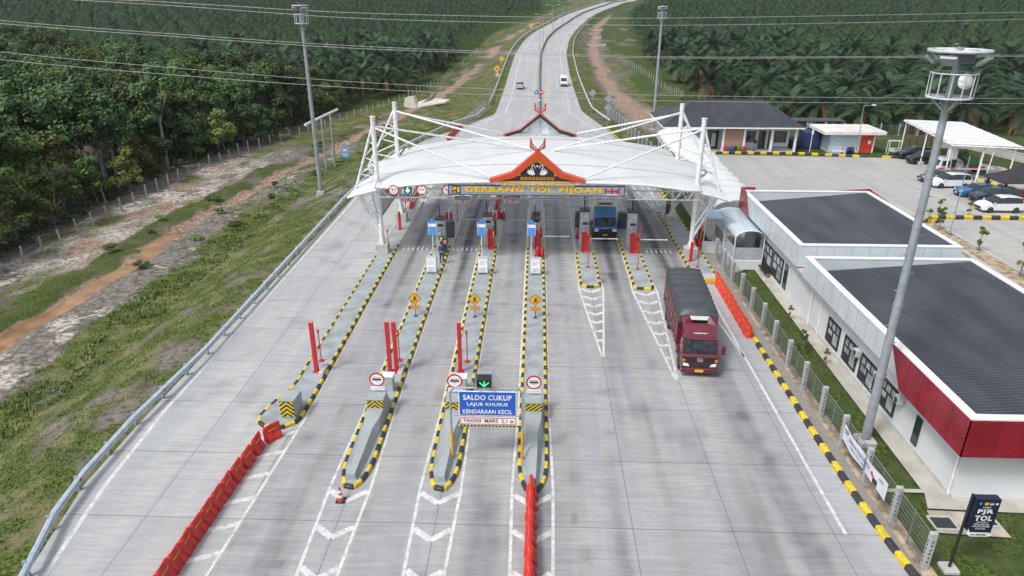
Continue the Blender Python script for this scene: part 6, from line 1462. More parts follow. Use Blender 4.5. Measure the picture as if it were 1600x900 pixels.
for sd in (-1, 1):
    MB().slab([(sd * .62, -4.41, .76), (sd * 1.0, -4.38, .78), (sd * 1.02, -4.36, .96), (sd * .7, -4.40, .92)] if sd > 0 else [(sd * .7, -4.40, .92), (sd * 1.02, -4.36, .96), (sd * 1.0, -4.38, .78), (sd * .62, -4.41, .76)], (0, -.03, 0)).build('headlight', M_LAMP, t)
    MB().box((sd * .98 - .09, -4.41, 1.06), (sd * .98 + .09, -4.35, 1.24)).build('indicator', mat('amber lens', (.6, .2, .02), .2), t)
    b = MB(); b.bbox((sd * 1.38 - .12, -4.25, 1.5), (sd * 1.38 + .12, -4.13, 2.05), .03); b.tube((sd * 1.05, -4.0, 2.2), (sd * 1.36, -4.18, 2.05), .025, 5); b.tube((sd * 1.08, -4.1, 1.5), (sd * 1.36, -4.18, 1.55), .025, 5); b.build('mirror', P_MAR, t)
b = MB(); b.bbox((-1.12, -4.44, .32), (1.12, -4.1, .62), .05); b.build('bumper', P_MAR, t)
MB().box((-.26, -4.465, .4), (.26, -4.441, .56)).build('number_plate', M_SIGNY, t)
b = MB()
for s, z, wd, h in (('RAJAWALI', 2.62, .8, .07),): pass
for k in range(7): b.cbox((-.36 + k * .12, -3.60, 2.56), (.08, .02, .05), rx=-.7)
b.build('fairing_mark', M_WHITE, t)
b = MB(); b.tube((-.8, -4.23, 1.5), (-.1, -4.13, 1.78), .012, 4); b.tube((.1, -4.23, 1.5), (.8, -4.13, 1.78), .012, 4); b.build('wiper', M_BLACK, t)
# load body
b = MB(); b.box((-1.18, -2.45, .95), (1.18, 4.6, 1.15)); 
for sd in (-1, 1):
    b.box((sd * 1.18 - .03, -2.45, 1.15), (sd * 1.18 + .03, 4.6, 2.75))
    for k in range(12): b.box((sd * 1.23 - .025, -2.4 + k * .62, .98), (sd * 1.23 + .025, -2.3 + k * .62, 2.75))
    for z in (1.4, 1.9, 2.4): b.box((sd * 1.225 - .015, -2.45, z), (sd * 1.225 + .015, 4.6, z + .06))
b.box((-1.15, 4.54, 1.15), (1.15, 4.6, 2.75)); b.box((-1.15, -2.45, 1.15), (1.15, -2.4, 2.9)); b.build('load_body', P_MAR, t)
b = MB(); N = 90; sec = [(-1.22, 2.74), (-1.22, 3.25), (-1.14, 3.56), (-.5, 3.64), (0, 3.65), (.5, 3.64), (1.14, 3.56), (1.22, 3.25), (1.22, 2.74)]
V = []
for j in range(N + 1):
    f = j / N; y = -2.62 + 7.3 * f; bul = .10 * abs(math.sin(f * 11 * math.pi)) ** .7 - .03; dz = -.25 * (max(0, .07 - f) / .07) ** 2 - .25 * (max(0, f - .94) / .06) ** 2
    for i, (x, z) in enumerate(sec): V.append((x * (1 - .012 * (1 - bul / .07)), y, z + (bul - .06 if 1 < i < 7 else 0) + (dz if 1 < i < 7 else 0)))
m_ = len(sec); b.add(V, [(j * m_ + i, j * m_ + i + 1, (j + 1) * m_ + i + 1, (j + 1) * m_ + i) for j in range(N) for i in range(m_ - 1)], 0, True)
b.poly([V[i] for i in range(m_)]); b.poly([V[N * m_ + i] for i in range(m_)][::-1])
b.build('tarpaulin', mat('dark grey tarpaulin', (.05, .056, .066), .5, var=.2, scale=1.2, stretch=(.5, 2, 1)), t)
b = MB()
for k in range(9):
    y = -2.1 + k * .8
    for sd in (-1, 1): b.tube((sd * 1.26, y, 2.8), (sd * 1.27, y + random.uniform(-.1, .1), 1.7), .012, 4)
b.build('tie_rope', mat('rope', (.35, .32, .26), .9), t)
b = MB(); b.box((-.45, -2.6, .6), (.45, 4.4, .95)); b.box((-1.1, 1.0, .55), (-.6, 2.0, 1.0)); b.tube((.9, -1.5, .75), (.9, .4, .75), .28, 10); b.build('chassis', M_BLACK, t)
wheels(t, [(sd * 1.0, y) for sd in (-1, 1) for y in (-3.3, 2.2, 3.45)], .5, .3)

# blue cab box lorry under the canopy
P_BL = paint('blue lorry paint', (.015, .11, .42))
t = thing('box_lorry', 'blue cab lorry with a tall white refrigerated box waiting at the lowered boom', 'lorry', (6.45, 63.9, 0)); t.scale = (1.06, 1, 1.05)
b = MB(); S = [(-3.55, .55, 1.02), (-3.6, 1.1, 1.02), (-3.45, 1.3, 1.0), (-3.0, 2.05, .92), (-2.85, 2.15, .9), (-2.0, 2.2, .9)]
for (ya, za, wa), (yb, zb, wb) in zip(S[:-1], S[1:]):
    if za != 1.3: b.poly([(-wa, ya, za), (wa, ya, za), (wb, yb, zb), (-wb, yb, zb)])
for sd in (-1, 1):
    sp = [(sd * wa, ya, za) for ya, za, wa in S] + [(sd * 1.0, -2.0, .55)]; b.poly(sp if sd < 0 else sp[::-1])
    b.tube((sd * .98, -3.42, 1.32), (sd * .91, -3.0, 2.05), .055, 6)
b.build('cab', P_BL, t)
MB().poly([(-.94, -3.44, 1.33), (.94, -3.44, 1.33), (.87, -3.01, 2.03), (-.87, -3.01, 2.03)]).build('windscreen', mat('windscreen glass', (.05, .065, .07), .06, spec=.8), t)
b = MB(); b.add([(-.9, -2.85, 2.16), (.9, -2.85, 2.16), (.98, -2.2, 2.72), (-.98, -2.2, 2.72), (.9, -2.0, 2.2), (-.9, -2.0, 2.2)], [(0, 1, 2, 3), (1, 4, 2), (0, 3, 5)]); b.build('roof_fairing', mat('teal blue paint', (.02, .13, .25), .3), t)
b = MB(); b.box((-.95, -3.64, .35), (.95, -3.5, .95)); b.box((-.7, -3.63, 1.0), (.7, -3.6, 1.12)); b.build('bumper', M_BLACK, t)
for sd in (-1, 1):
    MB().box((sd * .78 - .17, -3.65, .92), (sd * .78 + .17, -3.58, 1.16)).build('headlight', M_LAMP, t)
    MB().bbox((sd * 1.18 - .09, -3.4, 1.4), (sd * 1.18 + .09, -3.3, 1.85), .02).build('mirror', M_BLACK, t)
MB().box((-.22, -3.66, .55), (.22, -3.645, .68)).build('number_plate', M_SIGNY, t)
b = MB()
for k in range(5): b.box((-.22 + k * .09, -3.62, 1.18), (-.16 + k * .09, -3.6, 1.22))
b.build('bonnet_mark', M_WHITE, t)
b = MB(); b.bbox((-1.12, -1.9, .8), (1.12, 3.7, 3.65), .04); b.build('cargo_box', P_WHITE, t)
b = MB(); b.bbox((-.75, -2.25, 2.85), (.75, -1.9, 3.35), .04, 0); b.box((-.55, -2.27, 3.0), (.55, -2.25, 3.15), 1); b.build('fridge_unit', [P_SILV, M_BLACK], t)
MB().box((-.4, -2.0, .5), (.4, 3.6, .8)).build('chassis', M_BLACK, t)
wheels(t, [(sd * .9, y) for sd in (-1, 1) for y in (-2.7, 1.9)], .4, .26)

# flatbed crane truck under the carport
t = thing('crane_truck', 'white flatbed truck with red trim, green load and folded crane under the carport', 'truck', (54.4, 88.3, 0), q)
b = MB(); b.slab([(-.95, -3.6, .5), (-.95, -3.65, 1.1), (-.95, -3.3, 1.95), (-.95, -2.1, 2.05), (-.95, -2.0, .5)], (1.9, 0, 0)); b.build('cab', P_WHITE, t)
b = MB(); b.slab([(-.85, -3.62, 1.2), (.85, -3.62, 1.2), (.8, -3.34, 1.88), (-.8, -3.34, 1.88)], (0, -.02, 0))
for sd in (-1, 1): b.box((sd * .955 - .012, -3.2, 1.15), (sd * .955 + .012, -2.2, 1.85))
b.build('window_glass', M_GLASS, t)
b = MB()
for sd in (-1, 1): b.slab([(sd * .965, -3.6, .75), (sd * .965, -2.1, .95), (sd * .965, -2.1, 1.1), (sd * .965, -3.0, 1.02), (sd * .965, -3.6, .9)], (sd * .01, 0, 0))
b.box((-.9, -3.68, .7), (.9, -3.655, .9)); b.build('red_stripe', M_RED, t)
MB().bbox((-1.0, -1.3, .75), (1.0, 3.6, .95), .02).build('flatbed', P_WHITE, t)
b = MB()
for sd in (-1, 1):
    b.box((sd * 1.0 - .02, -1.3, 1.25), (sd * 1.0 + .02, 3.6, 1.3)); b.box((sd * 1.0 - .02, .6, .95), (sd * 1.0 + .02, 2.2, 1.15))
    for k in range(7): b.box((sd * 1.0 - .02, -1.3 + k * .8, .95), (sd * 1.0 + .02, -1.25 + k * .8, 1.3))
b.build('side_rail', M_RED, t)
b = MB(); b.box((-.5, -1.8, .9), (.5, -1.2, 1.9)); b.cbox((0, -.9, 2.3), (.35, 2.2, .35), rx=.5); b.cbox((0, -.3, 1.9), (.3, 1.8, .3), rx=-.6); b.build('crane', M_DARK, t)
MB().cbox((.1, .9, 1.45), (1.3, 1.2, .9), rx=.2).build('green_load', mat('green painted steel', (.03, .16, .06), .5), t)
MB().bbox((-.7, -2.0, 1.9), (.4, -1.2, 3.1), .05).build('white_cabinet', M_STEEL, t)
for sd in (-1, 1): MB().box((sd * .7 - .13, -3.7, .72), (sd * .7 + .13, -3.66, .92)).build('headlight', M_LAMP, t)
wheels(t, [(sd * .85, y) for sd in (-1, 1) for y in (-2.8, 2.1)], .4, .25)
# ------------------------------------------------------------------ masts, rails, road furniture
def mast(label, loc, h, r0, r1, dish, rc=.95, rl=1.3):
    t = thing('high_mast', label, 'light mast', loc, 0, 'high lighting masts')
    b = MB(); b.tube((0, 0, .3), (0, 0, h), r0, 12, r1)
    for k in range(1, 5): z = h * k / 5; r = r0 + (r1 - r0) * k / 5; b.tube((0, 0, z), (0, 0, z + .12), r + .02, 12)
    b.build('pole', M_GALV, t)
    for k in range(int(h / .9) - 2):                # climbing rungs
        z = 3 + k * .9; r = r0 + (r1 - r0) * z / h; sd = 1 if k % 2 else -1; MB().box((min(sd * (r - .01), sd * (r + .14)), -.02, z), (max(sd * (r - .01), sd * (r + .14)), .02, z + .04)).build('climbing_rung', M_GALV, t)
    b = MB(); b.bbox((-.45, -.45, -1.2), (.45, .45, .22), .05); b.build('footing', M_CONC, t)
    zf = h - 2.0; b = MB()
    b.lathe([(rc - .16, zf), (rc, zf), (rc, zf + .07), (rc - .16, zf + .07), (rc - .16, zf)], n=24)
    for k in range(6): a = k * math.pi / 3; b.tube((0, 0, zf + .03), (rc * math.cos(a), rc * math.sin(a), zf + .03), .035, 5)
    for i in range(24):
        a0, a1 = 2 * math.pi * i / 24, 2 * math.pi * (i + 1) / 24; b.tube((rc * math.cos(a0), rc * math.sin(a0), zf + 1.0), (rc * math.cos(a1), rc * math.sin(a1), zf + 1.0), .028, 5)
        if i % 2 == 0: b.tube((rc * .98 * math.cos(a0), rc * .98 * math.sin(a0), zf), (rc * math.cos(a0), rc * math.sin(a0), zf + 1.0), .024, 5)
    for a in (0, math.pi / 2, math.pi, -math.pi / 2): b.tube((r1 * math.cos(a), r1 * math.sin(a), zf - .5), (rc * .8 * math.cos(a), rc * .8 * math.sin(a), zf), .04, 5)
    b.build('service_cage', mat('pale grey steel', (.50, .54, .57), .45, grime=.15), t)
    b = MB(); b.lathe([(rl - .13, h - .2), (rl, h - .2), (rl, h - .09), (rl - .13, h - .09), (rl - .13, h - .2)], n=28)
    for k in range(4): a = k * math.pi / 2 + .4; b.tube((0, 0, h - .15), (rl * math.cos(a), rl * math.sin(a), h - .15), .05, 6)
    b.build('light_ring', mat('pale grey steel', (.50, .54, .57), .45, grime=.15), t)
    for k in range(4):
        a = k * math.pi / 2 + .75; o = MB().cbox((0, 0, 0), (.62, .12, .45)).build('floodlight', M_GALV, t); o.location = (rl * .82 * math.cos(a), rl * .82 * math.sin(a), h - .5); o.rotation_euler = (R(-50), 0, a + math.pi / 2 + math.pi)
        g = MB().box((-.26, -.075, -.18), (.26, -.062, .18)).build('lens', M_LAMP, o)
    b = MB(); b.tube((0, 0, h), (0, 0, h + .75), .045, 6); b.lathe([(.02, 0), (.08, .06), (.08, .2), (.02, .25)], (0, 0, h + .7), 8); b.tube((-.2, 0, h + .62), (.2, 0, h + .62), .02, 4); b.build('lightning_rod', M_DARK, t)
    if dish:
        b = MB(); M = Matrix.Translation((.12, -rc * .75, zf + .72)) @ Matrix.Rotation(R(78), 4, 'X'); b.lathe([(.03, -.08), (.2, -.05), (.31, .03), (.31, .06), (.03, .05)], n=20, M=M); b.build('dish_antenna', M_WHITE, t)
    return t
mast('tall galvanised mast with a cage and white dish rising from the lawn at right', (17.0, 29.7, 0), 19.1, .235, .14, True, .86, 1.16)
p = GT(502, 304); mast('tall galvanised mast on the grassy bank at left', (p.x, p.y, p.z + .25), 19.9 - p.z, .26, .15, False, .75, .85)
p = GT(1020, 205); mast('tall galvanised mast behind the canopy beside the far right verge', (p.x, p.y, p.z + .25), 19.2 - p.z, .28, .17, False, .75, .85)
# power cables crossing behind the canopy
wires = [[(-300, -12), (160, -1), (320, 7), (540, 19.5), (830, 26.6), (1070, 28), (1600, 19), (1900, 10)], [(-300, -22), (100, -1), (300, 11), (540, 27.7), (800, 35.5), (1070, 39.4), (1600, 30), (1900, 20)],
         [(-300, 2), (0, 32), (270, 53), (540, 71), (800, 81.5), (1070, 89), (1600, 86), (1900, 80)], [(-300, 6), (0, 36.6), (270, 57), (540, 74.8), (800, 84), (1070, 91), (1600, 88), (1900, 82.5)],
         [(-300, 43), (0, 81), (270, 106), (540, 127), (800, 140.5), (1070, 149.5), (1600, 154), (1900, 152)], [(-300, 55), (0, 93), (270, 117), (540, 136.5), (800, 149.5), (1070, 158), (1600, 162), (1900, 161)]]
for i, wv in enumerate(wires):
    pts = [AY(x, y, 97 - (i % 2) * 1.2) for x, y in wv]
    sm_ = []
    P = [pts[0]] + pts + [pts[-1]]
    for k in range(1, len(P) - 2):
        for j in range(6):
            u = j / 6; a, b0, c0, d0_ = P[k - 1], P[k], P[k + 1], P[k + 2]
            sm_.append(.5 * ((2 * b0) + (c0 - a) * u + (2 * a - 5 * b0 + 4 * c0 - d0_) * u * u + (3 * b0 - a - 3 * c0 + d0_) * u ** 3))
    b = MB(); b.path(sm_ + [pts[-1]], .03, 5)
    tag(b.build('power_cable', mat('aluminium cable', (.34, .33, .34), .5, .2)), ('upper', 'lower')[i % 2] + ' cable of the ' + ('topmost', 'middle', 'lowest')[i // 2] + ' pair of power cables crossing the view', 'cable', 'power cables')

def guardrail(label, pts, step, group='steel guardrails', refl=True, w=1.0):
    t = thing('guardrail', label, 'guardrail', pts[0], 0, group)
    P = [Vector(p) for p in pts]; b = MB(); nmax = 0
    prof = [(0, .40), (.08, .45), (.08, .52), (.02, .57), (.08, .62), (.08, .69), (0, .75), (-.025, .75), (-.025, .40)]
    R0 = []
    for i, p in enumerate(P):
        d = (P[min(i + 1, len(P) - 1)] - P[max(i - 1, 0)]).normalized(); n = Vector((d.y, -d.x, 0)).normalized(); R0.append([p + n * (u * 1.4) + Vector((0, 0, v)) for u, v in prof])
    for a, c in zip(R0[:-1], R0[1:]):
        b.add(a + c, [(k, (k + 1) % 9, 9 + (k + 1) % 9, 9 + k) for k in range(9)])
    b.build('rail', mat('pale galvanised rail', (.50, .60, .68), .4, .15, grime=.10), t, True)
    L = 0; nxt = .5; mp = None; mr = None; k = 0
    for a, c in zip(P[:-1], P[1:]):
        l = (c - a).length
        while nxt < L + l and k < 95:
            q_ = a.lerp(c, (nxt - L) / l); d = (c - a).normalized()
            if mp is None: o = MB().box((-.07, .03, -.6), (.07, .17, .78)).build('post', M_GALV, t); mp = o.data
            else: o = bpy.data.objects.new('post', mp); COL.objects.link(o); o.parent = t
            o.location = q_ - t.location; o.rotation_euler = (0, 0, math.atan2(d.y, d.x))
            if refl and k % 3 == 0:
                if mr is None: o = MB().box((-.05, -.16, .55), (.05, -.1, .66)).build('reflector', M_RED, t); mr = o.data
                else: o = bpy.data.objects.new('reflector', mr); COL.objects.link(o); o.parent = t
                o.location = q_ - t.location; o.rotation_euler = (0, 0, math.atan2(d.y, d.x))
            nxt += step; k += 1
        L += l
gp_ = [(-15.6, 9.5), (-18.3, 14.5)] + [(G(x, y, .62).x, G(x, y, .62).y) for x, y in ((36, 895), (84, 800), (130, 738), (205, 655), (320, 545), (430, 425), (540, 306), (610, 240), (642, 221), (708, 188), (744, 180), (757, 168))]
guardrail('long pale steel guardrail along the left edge of the plaza above the grassy bank', [(x, y, max(-.3, float(T(x, y)) + .06)) for x, y in gp_], 2.6)
guardrail('distant steel guardrail along the left side of the far carriageway', [(float(xlf(y)) - 2.0, y, float(T(float(xlf(y)) - 2.0, y)) + .05) for y in np.arange(146, 640, 9)], 5.5, refl=False)
guardrail('distant steel guardrail along the right side of the far carriageway', [(float(xrf(y)) + 2.1, y, float(T(float(xrf(y)) + 2.1, y)) + .05) for y in np.arange(124, 560, 8)][::-1], 5, refl=False)
t = thing('median_barrier', 'long grey concrete barrier down the middle of the far road', 'barrier', (0.4, 132, 0))
b = MB(); ys = np.arange(132, 720, 6.0)
sec = [(-.3, 0), (-.28, .15), (-.12, .4), (-.09, .9), (.09, .9), (.12, .4), (.28, .15), (.3, 0)]
RR = [[(float(cxf(max(y, 196))) + u, y, float(hillf(y)) + v) for u, v in sec] for y in ys]
for a, c in zip(RR[:-1], RR[1:]): b.add(a + c, [(k, k + 1, 9 + k, 8 + k) for k in range(7)])
b.poly(RR[0]); b.build('barrier_wall', mat('dark barrier concrete', (.22, .225, .235), .8, grime=.2), t, True)
for y in (205, 250, 300, 360, 430):
    x = float(cxf(y)); z = float(hillf(y))
    t = thing('lamp_post', 'tall double armed lamp post on the median of the far road', 'street lamp', (x, y, z), 0, 'lamp posts along the far median')
    b = MB(); b.tube((0, 0, 0), (0, 0, 10.5), .12, 6, .07); b.path([(-2.3, 0, 11.1), (-1, 0, 10.9), (0, 0, 10.4), (1, 0, 10.9), (2.3, 0, 11.1)], .05, 5); b.build('pole', M_GALV, t)
    for sd in (-1, 1): MB().bbox((sd * 2.5 - .35, -.13, 11.05), (sd * 2.5 + .35, .13, 11.2), .03).build('lamp_head', M_STEEL, t)
def small_sign(label, loc, h, parts, pole=M_GALV):
    t = thing('road_sign', label, 'road sign', loc)
    MB().tube((0, .04, -.3), (0, .04, h), .05, 6).build('post', pole, t)
    for nm, kind, z, r, m in parts:
        b = MB()
        if kind == 'disc': b.disc((0, 0, z), r)
        elif kind == 'dia': b.slab([(0, 0, z - r), (r, 0, z), (0, 0, z + r), (-r, 0, z)], (0, .03, 0))
        else: b.box((-r, 0, z - r * .6), (r, .03, z + r * .6))
        b.build(nm, m, t)
    return t
t = small_sign('round blue and red traffic signs side by side at the far median nose', (.3, 146, 0), 2.7, [('white_plate', 'box', 1.0, .28, M_WHITE)])
for sx, m, nm in ((-.52, M_BLUE, 'blue_disc'), (.52, M_RED, 'red_disc')): MB().disc((sx, -.02, 2.6), .46).build(nm, m, t)
b = MB(); b.box((.24, -.06, 2.51), (.80, -.03, 2.69)); b.slab([(-.8, -.06, 2.72), (-.45, -.06, 2.36), (-.3, -.06, 2.44), (-.66, -.06, 2.82)], (0, .02, 0)); b.box((-.7, 0, 2.72), (.7, .02, 2.78)); b.build('white_symbol', M_WHITE, t)
p = GT(777, 123); small_sign('yellow diamond warning sign above a round white sign on the left verge', p, 3.0, [('diamond', 'dia', 2.5, .95, M_SIGNY), ('round_plate', 'disc', 1.0, .55, mat('faded pink sign', (.6, .45, .42), .5)), ('arrow_mark', 'box', 2.5, .25, M_BLACK)])
p = GT(784, 106); small_sign('smaller yellow diamond warning sign farther up the left verge', p, 3.0, [('diamond', 'dia', 2.5, .85, M_SIGNY)])
p = GT(830, 48); small_sign('small yellow sign far up the left verge beside the lamp posts', p, 3.0, [('diamond', 'dia', 2.4, 1.0, M_SIGNY)])
p = G(948.5, 196); small_sign('two grey diamond sign backs stacked on one post by the right verge fence', p, 5.2, [('upper_diamond', 'dia', 4.6, .75, M_GALV), ('lower_diamond', 'dia', 3.1, .75, M_GALV)])
p = G(920, 175); small_sign('grey sign back on a pole beyond the right guardrail', (p.x + .6, p.y, -.3), 4.6, [('sign_back', 'dia', 3.9, .75, M_GALV)])
# unused sign frame and small blue sign on the left bank
p1, p2 = GT(511, 270), GT(524, 261); h = 7.6
t = thing('sign_portal', 'empty grey steel sign frame with a slanting top beam on the left bank', 'sign frame', p1)
for p in (p1, p2): MB().tube((p.x, p.y, p.z - .3), (p.x, p.y, AY(505, 183, p1.y).z if p is p1 else AY(517.5, 177, p2.y).z), .16, 8).build('post', M_GALV, t, True)
a, c = AY(505, 183, p1.y), AY(517.5, 177, p2.y); d = c - a
MB().tube(a - d * 2.0 + Vector((0, 0, .12)), c + d * .8 + Vector((0, 0, .12)), .2, 8).build('top_beam', M_STEEL, t, True)
p = GT(543, 262); t = thing('bank_sign', 'small leaning blue and white sign with a curved white top on the left bank', 'sign', p)
MB().tube((.3, 0, -.2), (0, 0, 3.6), .05, 6).build('post', M_GALV, t)
b = MB(); b.cbox((-.1, -.05, 2.4), (.95, .05, 1.7), ry=.12); b.build('board', mat('pale blue sign', (.16, .42, .75), .5), t)
b = MB(); b.cbox((-.12, -.085, 2.65), (.6, .02, .3), ry=.12); b.build('white_print', M_WHITE, t); b = MB(); b.cbox((-.08, -.085, 2.0), (.7, .02, .12), ry=.12); b.build('white_print', M_WHITE, t)
b = MB()
for k in range(6): b.cbox((-.55 + k * .2, 0, 3.55 + .25 * math.sin(k / 5 * math.pi)), (.26, .3, .06), ry=-.6 + k * .24)
b.build('curved_top', M_WHITE, t)
# concrete chute in the bank
p = GT(655, 168); t = thing('drain_chute', 'pale concrete drain chute with winged walls on the far left bank', 'drain chute', p)
b = MB(); b.slab([(-3.6, -1, -.5), (-3.2, -.6, 2.2), (-1.2, -.6, 2.6), (-.4, -1, .4), (-1.2, -1.2, -.4)], (.4, 1.2, .1)); b.slab([(-.8, -.8, -.2), (2.2, 1.2, 2.2), (2.8, 2.2, 3.1), (2.4, 3, 1.4)], (.5, .6, -.15)); b.slab([(-1.5, -1.4, -.2), (6, 1.5, .8), (7, 2.6, 1.3), (2.2, 2.8, 1.6), (-.6, .2, .9)], (0, 0, .25)); b.build('chute_wall', mat('pale shotcrete', (.52, .49, .44), .85, grime=.15), t)
# little weirs in the right hand erosion gully
for k, (px, py) in enumerate(((932, 72), (926, 60), (930, 48))):
    p = GT(px, py); t = thing('gully_weir', 'small pale concrete check weir across the red gully beyond the canopy', 'weir', p, 0, 'check weirs in the red gully')
    b = MB(); b.slab([(-3.4, 0, 1.0), (-1.2, 0, .3), (1.2, 0, .3), (3.4, 0, 1.0), (3.4, 0, -.8), (-3.4, 0, -.8)], (0, .5, 0)); b.build('wall', M_CONC, t)
# fences of concrete stakes
def stake_fence(label, pts, hh, lean=.06):
    t = thing('stake_fence', label, 'fence', pts[0]); me_ = None
    for k, p in enumerate(pts[:95]):
        if me_ is None: o = MB().box((-.08, -.08, -.4), (.08, .08, hh)).build('stake', mat('pale stake concrete', (.33, .32, .30), .85, grime=.4), t); me_ = o.data
        else: o = bpy.data.objects.new('stake', me_); COL.objects.link(o); o.parent = t
        o.location = Vector(p) - t.location; o.rotation_euler = (random.uniform(-lean, lean), random.uniform(-lean, lean), random.uniform(0, 1)); o.scale.z = random.uniform(.75, 1.05)
    b = MB()
    for z in (.6, 1.1, 1.5):
        b.path([Vector(p) + Vector((0, 0, z)) for p in pts[:95]], .012, 4)
    b.build('strand_wire', mat('rusty wire', (.16, .13, .11), .7), t, True)
fy = np.arange(52, 262, 2.9)
fx = np.interp(fy, [50, 95, 112, 129, 150, 177, 205, 262], [-50, -50.3, -48.6, -44, -38.5, -32.5, -27.5, -21.8])
stake_fence('leaning pale concrete stakes along the foot of the wood at left', [(x, y, float(T(x, y))) for x, y in zip(fx, fy)], 1.75)
pts = [GT(px, py) for px, py in ((969, 94), (985, 105), (1001, 114), (1017, 124), (1037, 142), (1053, 149), (1070, 156))]
rs = []
for a, c in zip(pts[:-1], pts[1:]):
    for k in range(5): rs.append(a.lerp(c, k / 5))
stake_fence('line of pale stakes before the oil palms beyond the red gully', [(p.x, p.y, float(T(p.x, p.y))) for p in rs], 2.0)

# ------------------------------------------------------------------ vegetation
def leaf_material(name, dark, light, scale=.25):
    m, t, b = newmat(name)
    oi = t.nodes.new('ShaderNodeObjectInfo'); g = t.nodes.new('ShaderNodeNewGeometry').outputs['Position']
    n1 = noise(t, scale, g, 3); n2 = noise(t, 3.5, g, 2)
    c = mix(t, ramp(t, n1, .35, .65), dark, light)
    c = mix(t, math_(t, 'MULTIPLY', n2, .6), c, [v * 1.5 for v in light])
    hsv = t.nodes.new('ShaderNodeHueSaturation'); t.links.new(c, hsv.inputs['Color'])
    mr = t.nodes.new('ShaderNodeMapRange'); mr.inputs['To Min'].default_value = .55; mr.inputs['To Max'].default_value = 1.5; t.links.new(oi.outputs['Random'], mr.inputs['Value']); t.links.new(mr.outputs[0], hsv.inputs['Value'])
    mh = t.nodes.new('ShaderNodeMapRange'); mh.inputs['To Min'].default_value = .475; mh.inputs['To Max'].default_value = .52; t.links.new(oi.outputs['Random'], mh.inputs['Value']); t.links.new(mh.outputs[0], hsv.inputs['Hue'])
    t.links.new(hsv.outputs[0], b.inputs['Base Color']); b.inputs['Roughness'].default_value = .6; b.inputs['Specular IOR Level'].default_value = .3
    return m
M_PALM = leaf_material('oil palm fronds', (.008, .025, .012), (.031, .070, .030), .12)
M_DEADF = mat('dry frond brown', (.14, .10, .055), .9, var=.3)
M_LEAF = [leaf_material('dark broad leaves', (.014, .034, .011), (.05, .092, .026)), leaf_material('mid broad leaves', (.026, .055, .013), (.085, .135, .032)), leaf_material('yellow green leaves', (.06, .09, .018), (.15, .19, .045))]
M_BARK = mat('grey bark', (.16, .14, .115), .9, var=.35, scale=2)
M_PBARK = mat('palm trunk bark', (.07, .055, .042), .95, var=.4, scale=4)
M_PALE = mat('pale dead bark', (.33, .31, .28), .9, var=.2)
def palm_crown(seed, nf, nl, L=4.8):
    r = np.random.default_rng(seed); V = []; F = []; Mi = []
    for i in range(nf):
        az = i * 2.399 + r.uniform(-.2, .2); f = i / nf                      # inner upright to outer drooping
        e0 = R(82) - R(88) * f ** .8 + r.uniform(-.08, .08); ln = L * (.78 + .25 * min(1, 2.2 * f)) * r.uniform(.9, 1.08)
        droop = R(62) + R(28) * f; n = 9; pos = np.zeros(3); pts = [pos.copy()]; dirs = []
        for k in range(n):
            e = e0 - droop * (k / n) ** 1.4; d = np.array([math.cos(az) * math.cos(e), math.sin(az) * math.cos(e), math.sin(e)])
            dirs.append(d); pos = pos + d * ln / n; pts.append(pos.copy())
        dirs.append(dirs[-1]); pts = np.array(pts); dirs = np.array(dirs)
        side = np.array([-math.sin(az), math.cos(az), 0])
        for k in range(n):                                                      # rachis
            o = len(V); wv = .06 * (1 - k / n) + .015
            V += [pts[k] - side * wv, pts[k] + side * wv, pts[k + 1] + side * wv, pts[k + 1] - side * wv]; F.append((o, o + 1, o + 2, o + 3)); Mi.append(0)
        for s in (-1, 1):
            for q in range(nl):
                u = .16 + .84 * (q + r.uniform(0, .6)) / nl; x = u * n; k = min(n - 1, int(x)); p = pts[k] + (pts[k + 1] - pts[k]) * (x - k); d = dirs[k]
                up = np.cross(side, d) * -1; ll = (1.05 * math.sin(math.pi * min(1, .18 + u * .78)) + .15) * r.uniform(.85, 1.1)
                dr = side * s * .62 + d * .72 + np.array([0, 0, 1.]) * (.22 - .2 * r.random())
                dr /= np.linalg.norm(dr); wv = d * (.05 + .9 / nl * .30); mid = p + dr * ll * .55; tip = p + dr * ll + np.array([0, 0, -.28 * ll])
                o = len(V); V += [p - wv * .6, p + wv * .6, mid + wv, mid - wv]; F.append((o, o + 1, o + 2, o + 3)); Mi.append(0)
                o = len(V); V += [mid - wv, mid + wv, tip + wv * .15, tip - wv * .15]; F.append((o, o + 1, o + 2, o + 3)); Mi.append(0)
    if nf > 20:
        for i in range(7):                                                      # hanging dead fronds
            az = r.uniform(0, 6.28); o = len(V); d = np.array([math.cos(az), math.sin(az), 0]); sdv = np.array([-d[1], d[0], 0])
            a = d * .3; m_ = d * 1.5 + np.array([0, 0, -.9]); e = d * 1.9 + np.array([0, 0, -2.8])
            V += [a - sdv * .1, a + sdv * .1, m_ + sdv * .5, m_ - sdv * .5, m_ - sdv * .5, m_ + sdv * .5, e + sdv * .2, e - sdv * .2]; F += [(o, o + 1, o + 2, o + 3), (o + 4, o + 5, o + 6, o + 7)]; Mi += [1, 1]
    return np.array(V), np.array(F), np.array(Mi)
LEAN = lambda: random.uniform(-.1, .1)
def palm_proto(seed, h):
    t = thing('oil_palm', 'oil palm', 'palm', (0, 0, 0))
    b = MB(); pr = [(.42, -.5), (.36, .5), (.32, h * .4), (.34, h * .75), (.46, h - .2), (.3, h + .35)]; b.lathe(pr, n=9); b.build('trunk', M_PBARK, t)
    V, F, Mi = palm_crown(seed, 25, 22); V = V + np.array([0, 0, h])
    nmesh('crown', V, F, [M_PALM, M_DEADF], Mi, t)
    return t
